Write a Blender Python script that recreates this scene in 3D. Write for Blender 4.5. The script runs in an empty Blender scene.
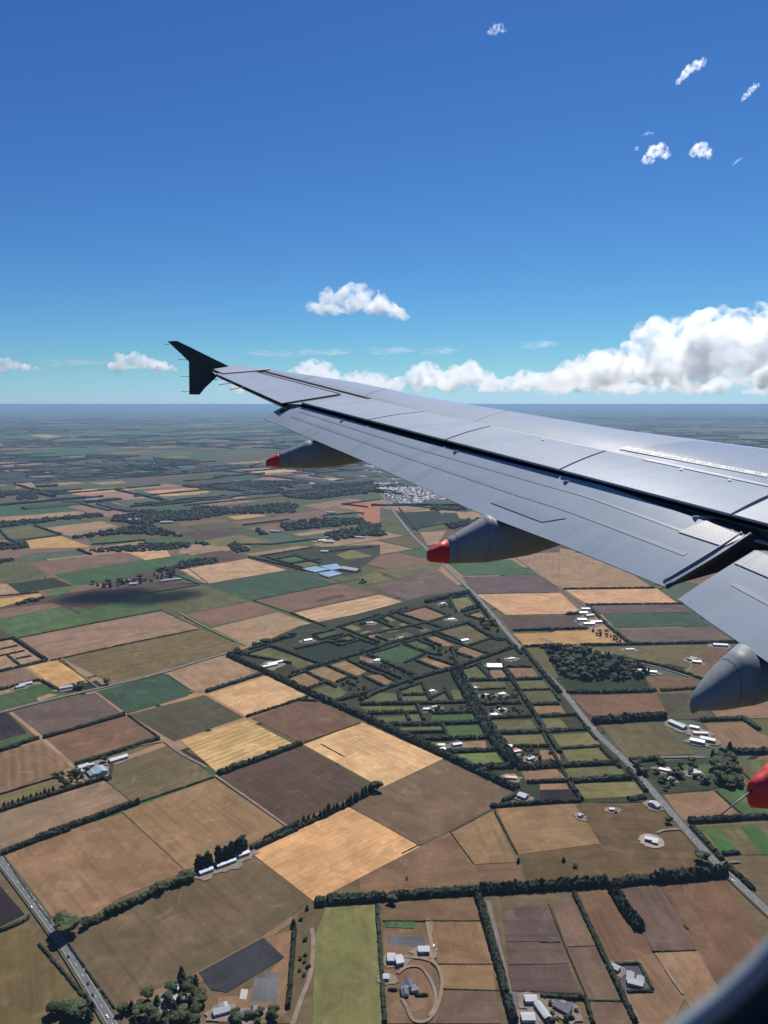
import bpy, bmesh, math, random, json
from mathutils import Vector, Matrix, noise
# ground survey in metres (x right, y ahead, camera over the origin at 600 m)
D = json.loads('''{\
"F":[["drygr",[[-590.4,906.9],[-205.2,1057.5],[208.2,1057.5],[468.5,1057.5],[553.2,906.9],[384.5,603.7],[-410.4,603.7]]],\
["sand",[[-2210.2,5159.8],[-1895.0,5356.6],[-1780.8,5159.8],[-2082.4,4918.4]]],\
["pink",[[-2082.4,4918.4],[-1780.8,5159.8],[-1482.3,4724.7],[-1719.7,4595.3],[-1794.5,4620.6]]],\
["sand",[[-1674.3,5112.8],[-1383.9,5322.8],[-1291.1,5159.8],[-1235.2,4932.8],[-1451.7,4819.6]]],\
["ggreen",[[-1670.7,4595.3],[-1447.7,4805.9],[-1235.2,4932.8],[-1143.0,4557.8],[-1249.6,4545.5],[-1454.2,4333.7]]],\
["green",[[-1450.6,4322.5],[-1249.6,4545.5],[-1059.3,4356.3],[-1252.1,4120.0]]],\
["pink",[[-1912.5,4379.1],[-1669.1,4545.5],[-1376.0,4140.5],[-1419.5,4011.1],[-1508.8,3926.1]]],\
["ggreen",[[-2304.4,4889.8],[-2145.5,5006.3],[-1784.9,4595.3],[-1922.3,4402.1]]],\
["green",[[-2293.5,4379.1],[-2225.2,4595.3],[-1992.7,4402.1],[-1915.3,4367.6],[-1723.0,4161.1],[-1933.3,4011.1],[-2080.1,3963.4]]],\
["dry",[[-2056.2,3916.8],[-1733.5,4150.8],[-1616.0,4020.8],[-1751.0,3826.8],[-1961.5,3732.4]]],\
["olive",[[-1844.1,3503.9],[-1742.7,3634.4],[-1543.6,3382.2],[-1691.5,3275.0]]],\
["dry",[[-1668.8,3571.8],[-1461.9,3783.3],[-1315.8,3618.5],[-1500.6,3417.1]]],\
["gold",[[-1616.6,3198.9],[-1494.8,3361.6],[-1240.2,3079.3],[-1480.3,3050.8]]],\
["dry",[[-1509.8,3410.1],[-1321.1,3579.5],[-1303.5,3396.1],[-1420.7,3327.8]]],\
["mgreen",[[-1322.3,3230.2],[-1151.7,3341.2],[-1062.7,3249.2],[-1263.1,3138.0]]],\
["ggreen",[[-1468.8,2915.5],[-1272.2,3022.7],[-1190.6,2925.9],[-1380.3,2796.1]]],\
["olive",[[-1454.2,2744.5],[-1398.1,2791.3],[-1184.8,2571.5],[-1190.6,2436.6],[-1296.1,2436.6]]],\
["pinkb",[[-1366.7,2767.7],[-1068.9,2968.2],[-942.8,2825.0],[-1181.0,2583.8]]],\
["green",[[-1175.6,2571.5],[-939.7,2815.3],[-810.0,2915.5],[-726.3,2864.5],[-850.6,2612.8],[-937.2,2488.9],[-969.1,2436.6],[-1029.3,2407.7]]],\
["sand",[[-1053.0,2968.2],[-903.9,3022.7],[-849.7,2889.8],[-924.5,2815.3]]],\
["pinkb",[[-895.3,3011.7],[-782.0,3090.9],[-751.8,2968.2],[-849.7,2889.8]]],\
["green",[[-4567.1,9594.8],[-4341.9,10806.3],[-3368.3,9084.8],[-3827.5,8210.5]]],\
["ggreen",[[-3199.8,8625.8],[-1786.3,7172.6],[-1617.7,6487.3],[-2620.5,6487.3]]],\
["dry",[[-4067.1,7833.1],[-3415.3,7488.5],[-2761.7,6134.8],[-3084.8,5920.1]]],\
["dry",[[-2813.7,5624.5],[-2582.7,5920.1],[-2276.6,5624.5],[-2640.5,5272.8]]],\
["sand",[[-6904.3,14442.4],[-6661.3,14689.0],[-5996.3,13860.5],[-6045.6,13323.4]]],\
["mauve",[[-2181.0,6025.6],[-1956.5,6487.3],[-1642.7,6248.0],[-1907.2,5532.4]]],\
["sand",[[-1277.8,6665.8],[-840.1,6938.2],[-674.2,6745.3],[-1049.0,6413.6]]],\
["green",[[-698.9,6995.4],[-282.5,7761.7],[-213.7,6487.3],[-666.4,6665.8]]],\
["pink",[[-1049.0,6413.6],[-213.7,6487.3],[-174.4,5920.1],[-473.8,6004.2],[-633.7,5719.8],[-1011.2,5920.1]]],\
["sand",[[-681.0,5778.5],[-473.8,6004.2],[-174.4,5920.1],[-169.7,5758.8],[-551.0,5496.3]]],\
["teal",[[-1445.7,6365.4],[-1049.0,6413.6],[-1011.2,5920.1],[-1224.4,5838.4]]],\
["gold",[[-1462.2,5272.8],[-1325.2,5322.8],[-1192.5,5036.2],[-1357.8,4889.8]]],\
["ggreen",[[-1350.0,4861.5],[-1158.9,5006.3],[-988.5,4778.5],[-1274.0,4582.7]]],\
["pink",[[-1221.9,4570.2],[-985.7,4764.9],[-798.1,4557.8],[-1049.4,4322.5]]],\
["gold",[[-847.2,3944.7],[-694.8,4040.2],[-632.5,3963.4],[-774.7,3826.8]]],\
["pinkb",[[-1044.3,3740.8],[-873.1,3871.3],[-789.6,3766.2],[-1006.7,3602.8]]],\
["pinkb",[[-791.0,3740.8],[-411.2,4079.8],[-336.2,3963.4],[-708.8,3658.4]]],\
["red",[[-202.2,4437.1],[-25.3,4646.2],[-20.5,3740.8],[-83.9,3715.7],[-147.5,4011.1]]],\
["pink",[[-487.4,4379.1],[-223.5,4724.7],[-136.7,4620.6],[-254.1,4379.1],[-364.5,4213.6]]],\
["brown",[[-959.9,3431.3],[-749.7,3602.8],[-638.9,3431.3],[-812.6,3230.2],[-935.3,3341.2]]],\
["yolive",[[-825.5,3198.9],[-668.6,3382.2],[-484.5,3198.9],[-632.8,3138.0],[-698.5,3079.3]]],\
["dry",[[-560.7,2931.1],[-359.9,3108.4],[-301.5,3079.3],[-490.8,2889.8]]],\
["dry",[[-428.7,3396.1],[-329.4,3503.9],[-181.9,3556.5],[-273.7,3431.3],[-386.1,3341.2]]],\
["pink",[[-856.1,3050.8],[-756.4,3090.9],[-710.2,3033.9],[-822.0,2925.9]]],\
["green",[[-812.2,2889.8],[-748.6,2925.9],[-702.5,2864.5],[-772.6,2744.5]]],\
["brown",[[-760.4,2931.1],[-672.8,3011.7],[-536.0,2864.5],[-631.4,2730.8]]],\
["verge",[[-539.8,2874.6],[-301.5,3079.3],[-17.3,3138.0],[-16.1,2915.5],[-122.6,2551.4],[-285.3,2612.8]]],\
["mgreen",[[-414.9,2829.9],[-350.8,2889.8],[-298.0,2829.9],[-353.1,2781.8]]],\
["olive",[[-358.3,2744.5],[-304.1,2791.3],[-240.0,2744.5],[-301.7,2677.1]]],\
["mgreen",[[-475.5,3138.0],[-353.8,3262.1],[-275.9,3168.1],[-404.4,3108.4]]],\
["yolive",[[-191.7,2915.5],[-133.6,3022.7],[-45.0,2889.8],[-145.6,2829.9]]],\
["dgreen",[[-520.6,3618.5],[-199.9,3916.8],[-111.1,3740.8],[-449.8,3467.2]]],\
["sandrow",[[-745.6,2645.8],[-534.2,2843.7],[-355.4,2645.8],[-599.6,2432.2]]],\
["teal",[[-590.0,2421.3],[-345.9,2645.8],[-157.0,2439.5],[-404.8,2221.7]]],\
["pinkb",[[-402.6,2218.6],[-156.5,2432.2],[-23.6,2300.9],[-270.9,2083.5]]],\
["brown",[[-215.8,2221.7],[-135.5,2294.3],[-116.0,2268.6],[-197.6,2197.5]]],\
["sandrow",[[-270.2,2077.9],[-22.3,2299.0],[92.3,2161.7],[-151.0,1944.1]]],\
["olive",[[-669.9,2368.3],[-608.4,2414.1],[-418.1,2215.6],[-572.0,2070.0],[-590.8,2078.1]]],\
["pinkr",[[-570.6,2064.7],[-406.1,2206.5],[-311.1,2099.9],[-471.0,1951.3]]],\
["dry",[[-465.7,1934.7],[-309.9,2091.6],[-164.7,1939.4],[-338.3,1786.7]]],\
["pinkr",[[-582.1,2046.2],[-491.8,1934.7],[-540.4,1893.3]]],\
["sandp",[[-471.8,1948.9],[-460.1,1934.7],[-336.4,1786.7],[-346.3,1794.8]]],\
["oliverow",[[-766.3,1694.9],[-490.5,1927.8],[-358.3,1786.2],[-373.3,1737.2],[-589.0,1531.9]]],\
["olive",[[-1444.3,2725.3],[-1378.5,2771.5],[-1180.0,2554.6],[-1280.0,2439.5],[-1307.1,2458.0]]],\
["dry",[[-1288.3,2421.3],[-1270.1,2428.6],[-1167.2,2307.5],[-1201.7,2252.7]]],\
["dgreen",[[-1267.5,2432.2],[-1158.6,2522.9],[-1039.1,2410.5],[-1163.1,2307.5]]],\
["gold",[[-1193.7,2237.1],[-1103.2,2304.2],[-1077.4,2275.0],[-1122.6,2191.5],[-1144.8,2141.9]]],\
["mgreen",[[-1100.1,2334.1],[-1040.4,2392.7],[-1004.5,2368.3],[-1037.5,2268.6]]],\
["pinkb",[[-1133.2,2119.3],[-1011.5,2191.5],[-960.9,2147.6],[-1085.0,2025.5]]],\
["brown",[[-1028.9,2252.7],[-990.5,2334.1],[-856.6,2385.7],[-741.8,2495.8],[-617.3,2421.3],[-760.7,2300.9],[-874.1,2124.9],[-975.8,2191.5]]],\
["olive",[[-755.5,2284.6],[-614.6,2410.5],[-536.2,2091.6],[-569.3,2064.7],[-639.7,2113.7],[-655.2,2119.3]]],\
["mgreen",[[-1085.0,2025.5],[-957.2,2139.0],[-801.9,1987.8],[-954.0,1849.2],[-1028.8,1916.1]]],\
["mgreen",[[-945.3,2147.6],[-871.9,2119.3],[-755.5,2284.6],[-656.7,2119.3],[-792.9,1992.7]]],\
["pinkrow",[[-942.9,1847.1],[-652.6,2105.4],[-497.6,1934.7],[-786.1,1676.6]]],\
["dry",[[-978.2,1817.5],[-955.5,1838.5],[-795.3,1676.6],[-868.9,1604.6]]],\
["pinkb",[[-867.2,1601.3],[-830.4,1634.7],[-755.5,1556.6],[-813.5,1496.8]]],\
["gold",[[-827.0,1636.4],[-770.0,1681.9],[-652.5,1556.6],[-701.3,1511.3]]],\
["mgreen",[[-802.6,1475.5],[-742.1,1533.7],[-674.7,1475.5],[-717.9,1434.5],[-763.5,1399.4]]],\
["dgreen",[[-689.4,1496.8],[-631.2,1553.5],[-601.1,1518.7],[-662.9,1479.7]]],\
["dry",[[-809.9,1489.6],[-780.6,1508.4],[-776.9,1489.6],[-799.0,1468.5]]],\
["dry",[[-716.7,1454.7],[-699.2,1475.5],[-678.3,1471.3],[-702.0,1434.5]]],\
["teal",[[-606.6,1489.7],[-494.4,1593.1],[-409.8,1503.5],[-407.0,1465.4],[-501.5,1375.2]]],\
["dry",[[-481.9,1604.4],[-370.6,1700.5],[-274.0,1591.9],[-375.4,1489.7],[-391.0,1476.1]]],\
["sandp",[[-491.4,1598.1],[-481.9,1604.4],[-384.7,1476.1],[-367.6,1465.4],[-373.3,1454.8],[-404.2,1486.9]]],\
["maurow",[[-733.5,1382.8],[-607.1,1483.6],[-507.9,1371.7],[-628.4,1280.0]]],\
["black",[[-750.6,1374.2],[-737.2,1377.9],[-657.4,1290.9],[-691.4,1258.9]]],\
["green",[[-687.6,1251.6],[-657.2,1285.4],[-629.2,1271.5],[-672.1,1221.4]]],\
["redb",[[-614.0,1264.1],[-503.3,1365.6],[-409.5,1269.4],[-519.0,1168.5]]],\
["tanrow",[[-668.1,1213.6],[-616.3,1253.7],[-525.1,1162.2],[-596.0,1073.1]]],\
["yolive",[[-592.8,1066.9],[-529.2,1118.9],[-517.5,1106.5],[-538.3,1070.8],[-581.3,1044.4]]],\
["sandp",[[-735.8,1380.3],[-731.0,1384.0],[-622.2,1276.8],[-516.6,1164.9],[-522.2,1159.6],[-620.1,1262.0]]],\
["grolive",[[-497.8,1371.9],[-373.4,1469.6],[-271.3,1359.8],[-377.3,1256.0]]],\
["yolive",[[-479.7,1194.4],[-411.0,1262.0],[-395.0,1258.9],[-445.6,1199.2],[-457.9,1171.3]]],\
["olrow",[[-456.2,1166.7],[-379.9,1243.4],[-310.9,1175.8],[-290.8,1114.8],[-372.8,1051.8],[-387.9,1055.6],[-442.1,1110.6]]],\
["pinkb2",[[-570.1,1022.8],[-450.3,1115.2],[-389.8,1055.5],[-488.7,959.7],[-522.1,929.2]]],\
["tan",[[-388.8,1023.8],[-273.6,1123.3],[-141.2,984.4],[-189.3,938.4],[-241.0,891.8],[-258.9,885.5]]],\
["tan2",[[-509.8,915.7],[-446.6,979.4],[-387.5,1018.4],[-257.8,881.4],[-324.0,830.4],[-355.5,781.1],[-378.1,774.5]]],\
["grtan",[[-352.2,751.2],[-349.5,777.8],[-321.4,823.0],[-238.9,883.4],[-178.0,917.9],[-90.5,826.7],[-109.0,798.1],[-139.7,761.6],[-200.8,709.4],[-270.5,663.2]]],\
["tanr",[[-109.0,798.1],[-139.7,761.6],[-200.8,709.4],[-270.5,663.2],[-258.3,658.3],[-196.2,692.9],[-161.0,720.7],[-137.2,753.7],[-105.4,787.8]]],\
["black",[[-483.1,853.2],[-426.6,800.5],[-445.3,779.7]]],\
["yolive2",[[-438.8,766.9],[-415.4,777.1],[-400.0,769.8],[-385.4,751.3],[-307.6,677.5],[-287.1,639.2],[-373.2,639.2]]],\
["gstripe",[[-366.4,1258.9],[-261.4,1346.5],[-164.4,1248.5],[-272.9,1140.2]]],\
["redb2",[[-257.1,1356.0],[-155.0,1455.8],[-43.8,1335.9],[-148.4,1250.6]]],\
["sandb",[[-365.1,1469.6],[-260.1,1578.3],[-159.3,1466.8],[-267.1,1364.4]]],\
["sandb",[[-142.9,1243.4],[-41.9,1336.2],[101.8,1189.8],[-7.1,1090.2],[-20.2,1110.8]]],\
["brnrow",[[-266.7,1125.7],[-144.6,1237.4],[-22.2,1106.5],[-37.9,1078.5],[-139.0,987.1]]],\
["olrow",[[-357.6,1223.4],[-276.4,1127.4],[-321.3,1090.4]]],\
["sandb2",[[-178.6,921.2],[-55.7,1039.0],[-5.8,992.1],[49.3,936.0],[-85.2,823.0]]],\
["grbrn",[[-7.1,1090.2],[100.5,1186.2],[205.8,1078.1],[170.4,1040.4],[93.7,974.4],[49.4,938.4],[-52.8,1040.4]]],\
["tanb",[[49.1,936.3],[93.0,969.3],[116.4,901.4],[134.0,855.9],[125.7,843.3],[-29.4,829.5],[-30.6,866.2]]],\
["tan",[[94.2,969.9],[162.2,1027.5],[175.6,901.4],[117.5,897.0]]],\
["tan",[[167.7,1032.1],[287.9,1046.1],[297.7,943.0],[180.2,917.9]]],\
["tanb",[[119.0,894.7],[174.3,898.1],[179.5,853.3],[125.7,843.3]]],\
["brnol",[[181.6,915.7],[238.9,927.4],[296.0,939.3],[296.5,871.5],[222.9,859.5],[180.9,852.3]]],\
["brnol",[[293.6,1050.0],[408.9,1042.7],[425.8,967.3],[438.5,889.2],[437.0,878.4],[346.0,868.8],[284.9,859.5],[300.9,942.4]]],\
["yolive3",[[-69.8,812.1],[-10.9,817.5],[-1.0,641.5],[-70.2,641.5],[-77.8,768.0]]],\
["drygr",[[-101.8,802.7],[-71.3,809.6],[-78.4,767.7],[-78.2,705.4],[-90.0,643.8],[-106.5,643.8],[-97.3,661.1]]],\
["tanr",[[-137.0,761.5],[-103.0,774.1],[-95.6,657.9],[-107.8,643.8],[-161.3,643.8],[-171.4,677.5],[-144.8,677.5],[-109.2,730.8]]],\
["black2",[[-197.9,709.0],[-137.0,761.5],[-109.3,731.5],[-161.8,682.6],[-178.7,686.0]]],\
["greypad",[[-137.0,701.8],[-109.3,700.0],[-108.9,669.2],[-135.6,670.9]]],\
["greypad",[[-128.8,710.9],[-117.0,709.8],[-115.6,700.4],[-127.8,701.1]]],\
["white",[[-147.9,687.1],[-140.5,686.4],[-140.0,673.5],[-147.3,674.2]]],\
["tanb",[[-3.8,816.7],[112.6,828.6],[115.4,789.4],[-0.7,789.4]]],\
["green",[[1.5,789.4],[35.9,788.5],[34.6,776.7],[2.4,778.5]]],\
["tan2",[[54.3,788.5],[115.3,788.5],[120.5,721.0],[58.7,722.8]]],\
["tanb",[[-1.3,776.3],[48.9,775.0],[49.4,733.5],[58.0,643.9],[0.7,643.9]]],\
["greypad",[[3.8,763.6],[45.3,763.6],[47.2,745.3],[3.7,749.3]]],\
["tan",[[58.5,720.2],[119.5,720.2],[121.8,685.1],[61.5,687.8]]],\
["brn3",[[62.7,685.4],[122.2,683.7],[126.8,643.9],[50.4,643.9]]],\
["sandp",[[48.3,791.6],[53.2,791.6],[56.6,733.5],[52.3,733.5]]],\
["maub",[[133.0,808.6],[198.9,819.3],[199.5,755.3],[127.4,755.3]]],\
["maub",[[129.3,752.9],[198.9,752.9],[199.2,722.2],[132.9,720.7]]],\
["maub",[[133.8,719.3],[198.5,719.3],[203.5,681.0],[132.2,684.9]]],\
["drygr",[[123.0,832.2],[142.7,832.2],[130.2,673.3],[128.7,641.5],[113.1,641.5]]],\
["greypad",[[132.0,683.6],[159.8,678.4],[157.0,641.5],[126.7,641.5]]],\
["brn3",[[203.3,819.0],[234.4,835.9],[237.2,749.3],[203.2,747.3]]],\
["brn3",[[204.2,745.3],[236.1,745.3],[240.6,672.6],[206.4,673.3]]],\
["brn3",[[208.2,670.3],[242.2,669.3],[244.5,640.8],[205.2,640.8]]],\
["redb",[[239.6,837.3],[282.4,845.8],[290.8,774.2],[297.6,763.6],[295.6,737.4],[243.9,718.3]]],\
["tanr",[[243.9,718.3],[295.6,737.4],[308.8,677.6],[278.8,640.8],[248.3,640.8],[249.2,682.7]]],\
["greypad2",[[245.9,720.2],[275.6,721.0],[277.2,684.4],[249.4,683.4]]],\
["maut",[[288.9,845.8],[346.4,851.8],[349.4,749.3],[346.4,742.1],[298.2,740.6],[295.3,778.5]]],\
["redb",[[348.1,851.8],[435.2,863.6],[431.6,819.0],[424.6,725.9],[346.2,643.9]]],\
["tanr",[[298.5,737.4],[347.2,740.6],[346.2,643.9],[310.4,631.8]]],\
["redb",[[388.2,1463.6],[569.5,1479.5],[652.4,1484.4],[552.5,1353.8],[415.1,1353.8],[397.9,1374.5]]],\
["grolive",[[569.5,1479.5],[652.4,1484.4],[644.0,1353.8],[549.9,1347.0]]],\
["olive2",[[406.7,1324.5],[536.6,1327.1],[537.4,1207.2],[414.9,1194.1]]],\
["tanr",[[605.7,1331.1],[685.8,1333.7],[691.5,1288.9],[700.5,1276.6],[668.8,1214.9],[593.8,1218.3]]],\
["tanr",[[648.3,1403.1],[796.6,1463.6],[740.2,1353.8],[644.0,1353.8]]],\
["redb",[[590.6,1555.4],[702.5,1573.3],[673.2,1504.0],[581.7,1495.8]]],\
["tanr",[[432.8,1071.6],[516.1,1083.1],[528.5,1007.6],[434.0,999.8]]],\
["olive2",[[449.2,984.5],[555.6,994.4],[516.1,917.5],[449.1,917.5]]],\
["brt",[[456.7,977.0],[477.3,980.8],[481.0,917.5],[453.1,917.5]]],\
["brt",[[510.6,988.3],[537.0,989.8],[532.9,917.5],[504.9,917.5]]],\
["mgreen",[[520.4,1087.6],[612.9,1106.0],[564.4,1011.5],[532.5,1011.5]]],\
["olive",[[589.1,1185.6],[653.8,1185.6],[615.3,1110.7],[583.0,1110.7]]],\
["verge",[[412.1,1169.9],[552.3,1194.1],[579.4,1164.7],[576.2,1096.7],[431.5,1074.2],[415.1,1134.7]]],\
["mgreen",[[489.9,1164.7],[546.9,1169.9],[545.6,1144.5],[485.0,1139.6]]],\
["dry",[[637.0,2966.0],[757.9,2982.2],[869.3,2852.6],[889.6,2371.0],[586.6,2357.2],[555.2,2574.0]]],\
["sand",[[589.2,2350.4],[895.6,2364.1],[892.3,2182.0],[615.6,2167.3]]],\
["mauve",[[617.2,2158.5],[890.0,2176.1],[897.2,2088.4],[628.0,2074.9]]],\
["teal",[[628.0,2069.5],[899.8,2085.7],[888.7,1955.6],[625.2,1931.9]]],\
["maurow",[[624.4,1924.9],[889.1,1948.4],[893.4,1821.2],[624.0,1800.5]]],\
["olive2",[[493.7,1780.3],[887.0,1800.5],[716.4,1559.4],[646.4,1632.7],[553.9,1722.0]]],\
["redb",[[784.5,1760.4],[862.6,1790.3],[793.8,1667.3],[726.7,1583.1],[699.4,1615.8]]],\
["dgreen",[[659.1,1658.5],[694.3,1632.7],[670.7,1596.1],[643.4,1632.7]]],\
["sand",[[292.5,2290.3],[564.6,2311.7],[574.6,2071.8],[350.6,2061.5]]],\
["brown",[[333.9,2046.3],[564.8,2056.4],[555.2,1927.8],[341.9,1910.0]]],\
["gold",[[340.1,1884.0],[549.1,1905.7],[583.5,1809.7],[351.8,1778.5]]],\
["woodf",[[395.3,1776.3],[486.2,1776.3],[549.9,1709.0],[616.3,1615.8],[573.0,1559.4],[573.7,1497.9],[560.0,1475.2],[385.9,1475.2]]],\
["redb",[[574.6,1564.1],[627.2,1581.5],[677.4,1534.9],[641.6,1475.2],[565.4,1475.2]]],\
["green",[[239.1,2775.2],[494.5,2823.1],[540.2,2574.0],[280.0,2549.8]]],\
["mauve",[[273.7,2533.9],[539.9,2549.8],[575.4,2357.2],[567.4,2323.4],[293.4,2300.2]]],\
["mauve",[[383.6,2828.0],[520.2,2913.4],[601.5,3065.5],[755.8,3123.7],[718.6,2966.0],[523.0,2929.0]]],\
["dry",[[520.2,2913.4],[716.1,2955.3],[583.6,2392.0],[547.4,2541.8]]],\
["maurow",[[-53.7,2392.0],[197.8,2645.0],[260.2,2340.2],[101.0,2182.0]]],\
["olive2",[[-30.5,2636.4],[188.5,2794.2],[216.8,2770.5],[207.0,2666.6],[52.2,2502.7]]],\
["yolive",[[-83.8,2522.1],[-32.3,2623.7],[24.9,2483.6],[-80.1,2409.8]]],\
["verge",[[-372.0,1719.0],[-301.9,1825.8],[-229.4,1955.0],[-75.1,2071.8],[129.5,2274.2],[273.8,2350.4],[311.2,1918.9],[373.1,1497.9],[412.8,1118.4],[422.5,1048.9],[206.7,1048.9],[207.4,1087.2],[-154.7,1476.1]]],\
["olive",[[-338.6,1718.7],[-281.9,1780.7],[-231.7,1743.4],[-153.0,1646.7],[-195.0,1617.8],[-214.5,1655.4],[-280.2,1687.4]]],\
["green",[[-186.4,1871.0],[-131.4,1916.1],[-105.2,1882.1],[-162.7,1832.2]]],\
["olive2",[[-144.9,1817.5],[-91.0,1871.0],[-62.3,1827.9],[-109.6,1782.7]]],\
["dgreen",[[-220.5,1756.9],[-147.7,1811.2],[-55.6,1827.9],[-10.0,1782.7],[-9.9,1762.8],[-147.7,1655.4]]],\
["yolive",[[-115.0,1934.7],[-88.1,1963.3],[-58.5,1927.7],[-81.9,1900.1]]],\
["tan",[[-64.3,1888.8],[-44.1,1911.5],[-10.5,1871.0],[-29.2,1845.0]]],\
["tan",[[-214.8,1564.4],[-178.4,1601.3],[-126.7,1541.3],[-167.4,1496.8]]],\
["tan",[[-172.9,1604.6],[-134.2,1638.1],[-74.2,1572.3],[-103.8,1538.2]]],\
["tan",[[-122.8,1646.7],[-88.1,1676.6],[-40.3,1604.6],[-60.0,1578.7]]],\
["olive",[[-150.8,1496.8],[-109.0,1530.7],[-78.4,1482.5],[-97.4,1437.1]]],\
["yolive",[[204.6,2236.5],[260.4,2264.7],[272.1,2158.5],[211.5,2083.0]]],\
["tanr",[[43.4,2069.5],[122.7,2144.2],[179.0,2056.2],[114.0,1987.3]]],\
["yolive",[[-9.0,2030.2],[17.0,2053.6],[40.8,2009.7],[12.9,1984.8]]],\
["yolive",[[-7.1,1931.9],[16.2,1953.2],[38.9,1911.1],[12.3,1888.4]]],\
["yolive",[[37.8,1967.7],[63.5,1989.7],[86.0,1955.6],[61.8,1934.3]]],\
["yolive",[[90.8,1920.3],[107.7,1936.6],[129.2,1908.8],[105.2,1888.4]]],\
["tanr",[[-63.3,1886.1],[-36.2,1906.5],[-6.2,1866.2],[-31.7,1844.5]]],\
["olive",[[27.2,1875.0],[60.6,1895.1],[82.0,1861.8],[46.9,1840.2]]],\
["olive",[[-13.4,1825.4],[18.8,1851.0],[37.2,1823.3],[11.7,1802.6]]],\
["green",[[-32.9,1722.0],[37.8,1788.3],[99.5,1722.0],[47.4,1660.3],[10.9,1670.9]]],\
["mgreen",[[45.9,1800.5],[85.3,1829.6],[120.9,1780.3],[88.3,1752.6]]],\
["tanr",[[100.7,1842.4],[134.3,1861.8],[178.5,1784.3],[143.1,1782.3]]],\
["olive2",[[138.1,1897.4],[241.2,1962.8],[274.1,1842.4],[213.7,1784.3],[197.3,1815.0]]],\
["tanr",[[165.5,1741.0],[200.0,1778.3],[249.4,1722.0],[214.9,1687.0]]],\
["tan",[[73.6,1676.2],[104.6,1701.6],[162.4,1641.2],[129.9,1609.2]]],\
["olive",[[174.9,1615.8],[225.0,1655.0],[234.4,1562.6],[181.4,1551.7]]],\
["tanr",[[281.4,1632.7],[340.1,1632.7],[343.7,1568.8],[280.1,1561.0]]],\
["tanr",[[246.3,1646.4],[267.7,1648.1],[280.2,1568.8],[235.3,1561.0]]],\
["olive",[[181.5,1542.5],[257.0,1542.5],[258.3,1497.9],[182.1,1497.9]]],\
["olive",[[273.6,1550.1],[346.2,1553.2],[354.1,1506.7],[276.0,1497.9]]],\
["tan",[[231.3,2056.2],[277.6,2091.1],[293.6,1979.9]]],\
["tanr",[[-46.4,1575.2],[-7.1,1589.6],[34.2,1528.9],[4.4,1508.1]]],\
["tanr",[[-57.7,1709.0],[-21.1,1683.4],[-42.5,1653.3],[-55.6,1646.4]]],\
["olive",[[-48.7,1429.2],[-12.1,1481.1],[25.0,1475.5],[28.0,1435.8]]],\
["olive",[[32.9,1491.0],[77.7,1532.2],[82.2,1476.9],[43.5,1475.5]]],\
["olive",[[37.6,1460.2],[86.8,1462.9],[90.7,1437.1],[38.1,1435.8]]],\
["grolive",[[96.2,1449.3],[129.4,1488.2],[133.1,1435.8],[100.6,1434.5]]],\
["olive",[[140.6,1496.8],[158.8,1496.8],[160.0,1439.8],[144.9,1437.1]]],\
["olive",[[-48.0,1408.3],[60.4,1410.9],[66.3,1379.3],[-25.5,1373.2]]],\
["olive",[[-25.2,1357.4],[39.4,1364.7],[45.1,1337.3],[-0.1,1331.5]]],\
["olive",[[48.1,1369.5],[67.0,1370.7],[72.5,1339.7],[51.5,1337.3]]],\
["brt",[[94.0,1373.2],[175.1,1379.3],[179.8,1343.2],[89.2,1337.3]]],\
["olive",[[13.5,1309.9],[106.3,1314.4],[113.3,1292.2],[32.5,1286.7]]],\
["mgreen",[[114.9,1317.8],[182.6,1322.3],[187.5,1272.8],[120.1,1270.6]]],\
["dgreen",[[32.4,1284.6],[109.5,1292.2],[113.8,1269.6],[50.8,1264.3]]],\
["tan",[[129.3,1248.8],[181.7,1258.0],[180.9,1224.6],[140.6,1223.6]]],\
["ybrt",[[111.4,1203.2],[193.7,1212.8],[201.3,1166.9],[155.3,1158.8],[135.4,1175.1]]],\
["olive",[[203.9,1340.8],[280.7,1344.4],[286.1,1303.2],[207.3,1297.7]]],\
["yolive",[[211.4,1277.0],[292.1,1281.3],[295.0,1234.5],[220.4,1231.5]]],\
["tan",[[287.7,1414.8],[354.5,1418.7],[355.3,1374.4],[293.7,1367.1]]],\
["yolive",[[295.1,1349.1],[338.7,1351.5],[344.2,1308.8],[298.2,1305.4]]],\
["tanr",[[225.1,1143.9],[278.8,1148.2],[317.3,1114.9],[228.8,1107.5]]],\
["olive",[[181.4,1541.3],[260.2,1544.3],[263.7,1504.0],[193.4,1499.7]]],\
["olive",[[270.3,1547.4],[346.4,1548.9],[350.3,1506.9],[276.3,1499.7]]],\
["olive",[[274.0,1486.8],[355.8,1489.6],[357.8,1437.1],[285.4,1430.5]]],\
["yolive",[[68.8,1248.8],[96.9,1250.8],[95.6,1233.5],[81.6,1230.5]]],\
["yolive",[[302.7,1280.2],[377.6,1290.1],[384.5,1242.1],[307.4,1230.6]]],\
["yolive",[[310.0,1219.4],[384.9,1230.6],[393.8,1186.7],[312.3,1176.1]]],\
["olive",[[297.1,1154.5],[392.7,1163.7],[394.4,1133.7],[302.8,1118.2]]],\
["yolive",[[299.4,1105.1],[401.9,1109.7],[402.7,1067.2],[306.0,1058.5]]],\
["black",[[244.2,1083.1],[291.4,1085.8],[298.5,1059.4],[238.2,1054.2]]],\
["tanr",[[248.4,1103.2],[290.5,1105.1],[290.9,1087.6],[244.8,1085.8]]],\
["tan",[[272.9,1220.5],[303.5,1218.3],[301.0,1185.6],[265.6,1185.6]]],\
["tanr",[[258.1,1149.5],[285.0,1153.5],[292.0,1111.6],[249.4,1107.9]]],\
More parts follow.
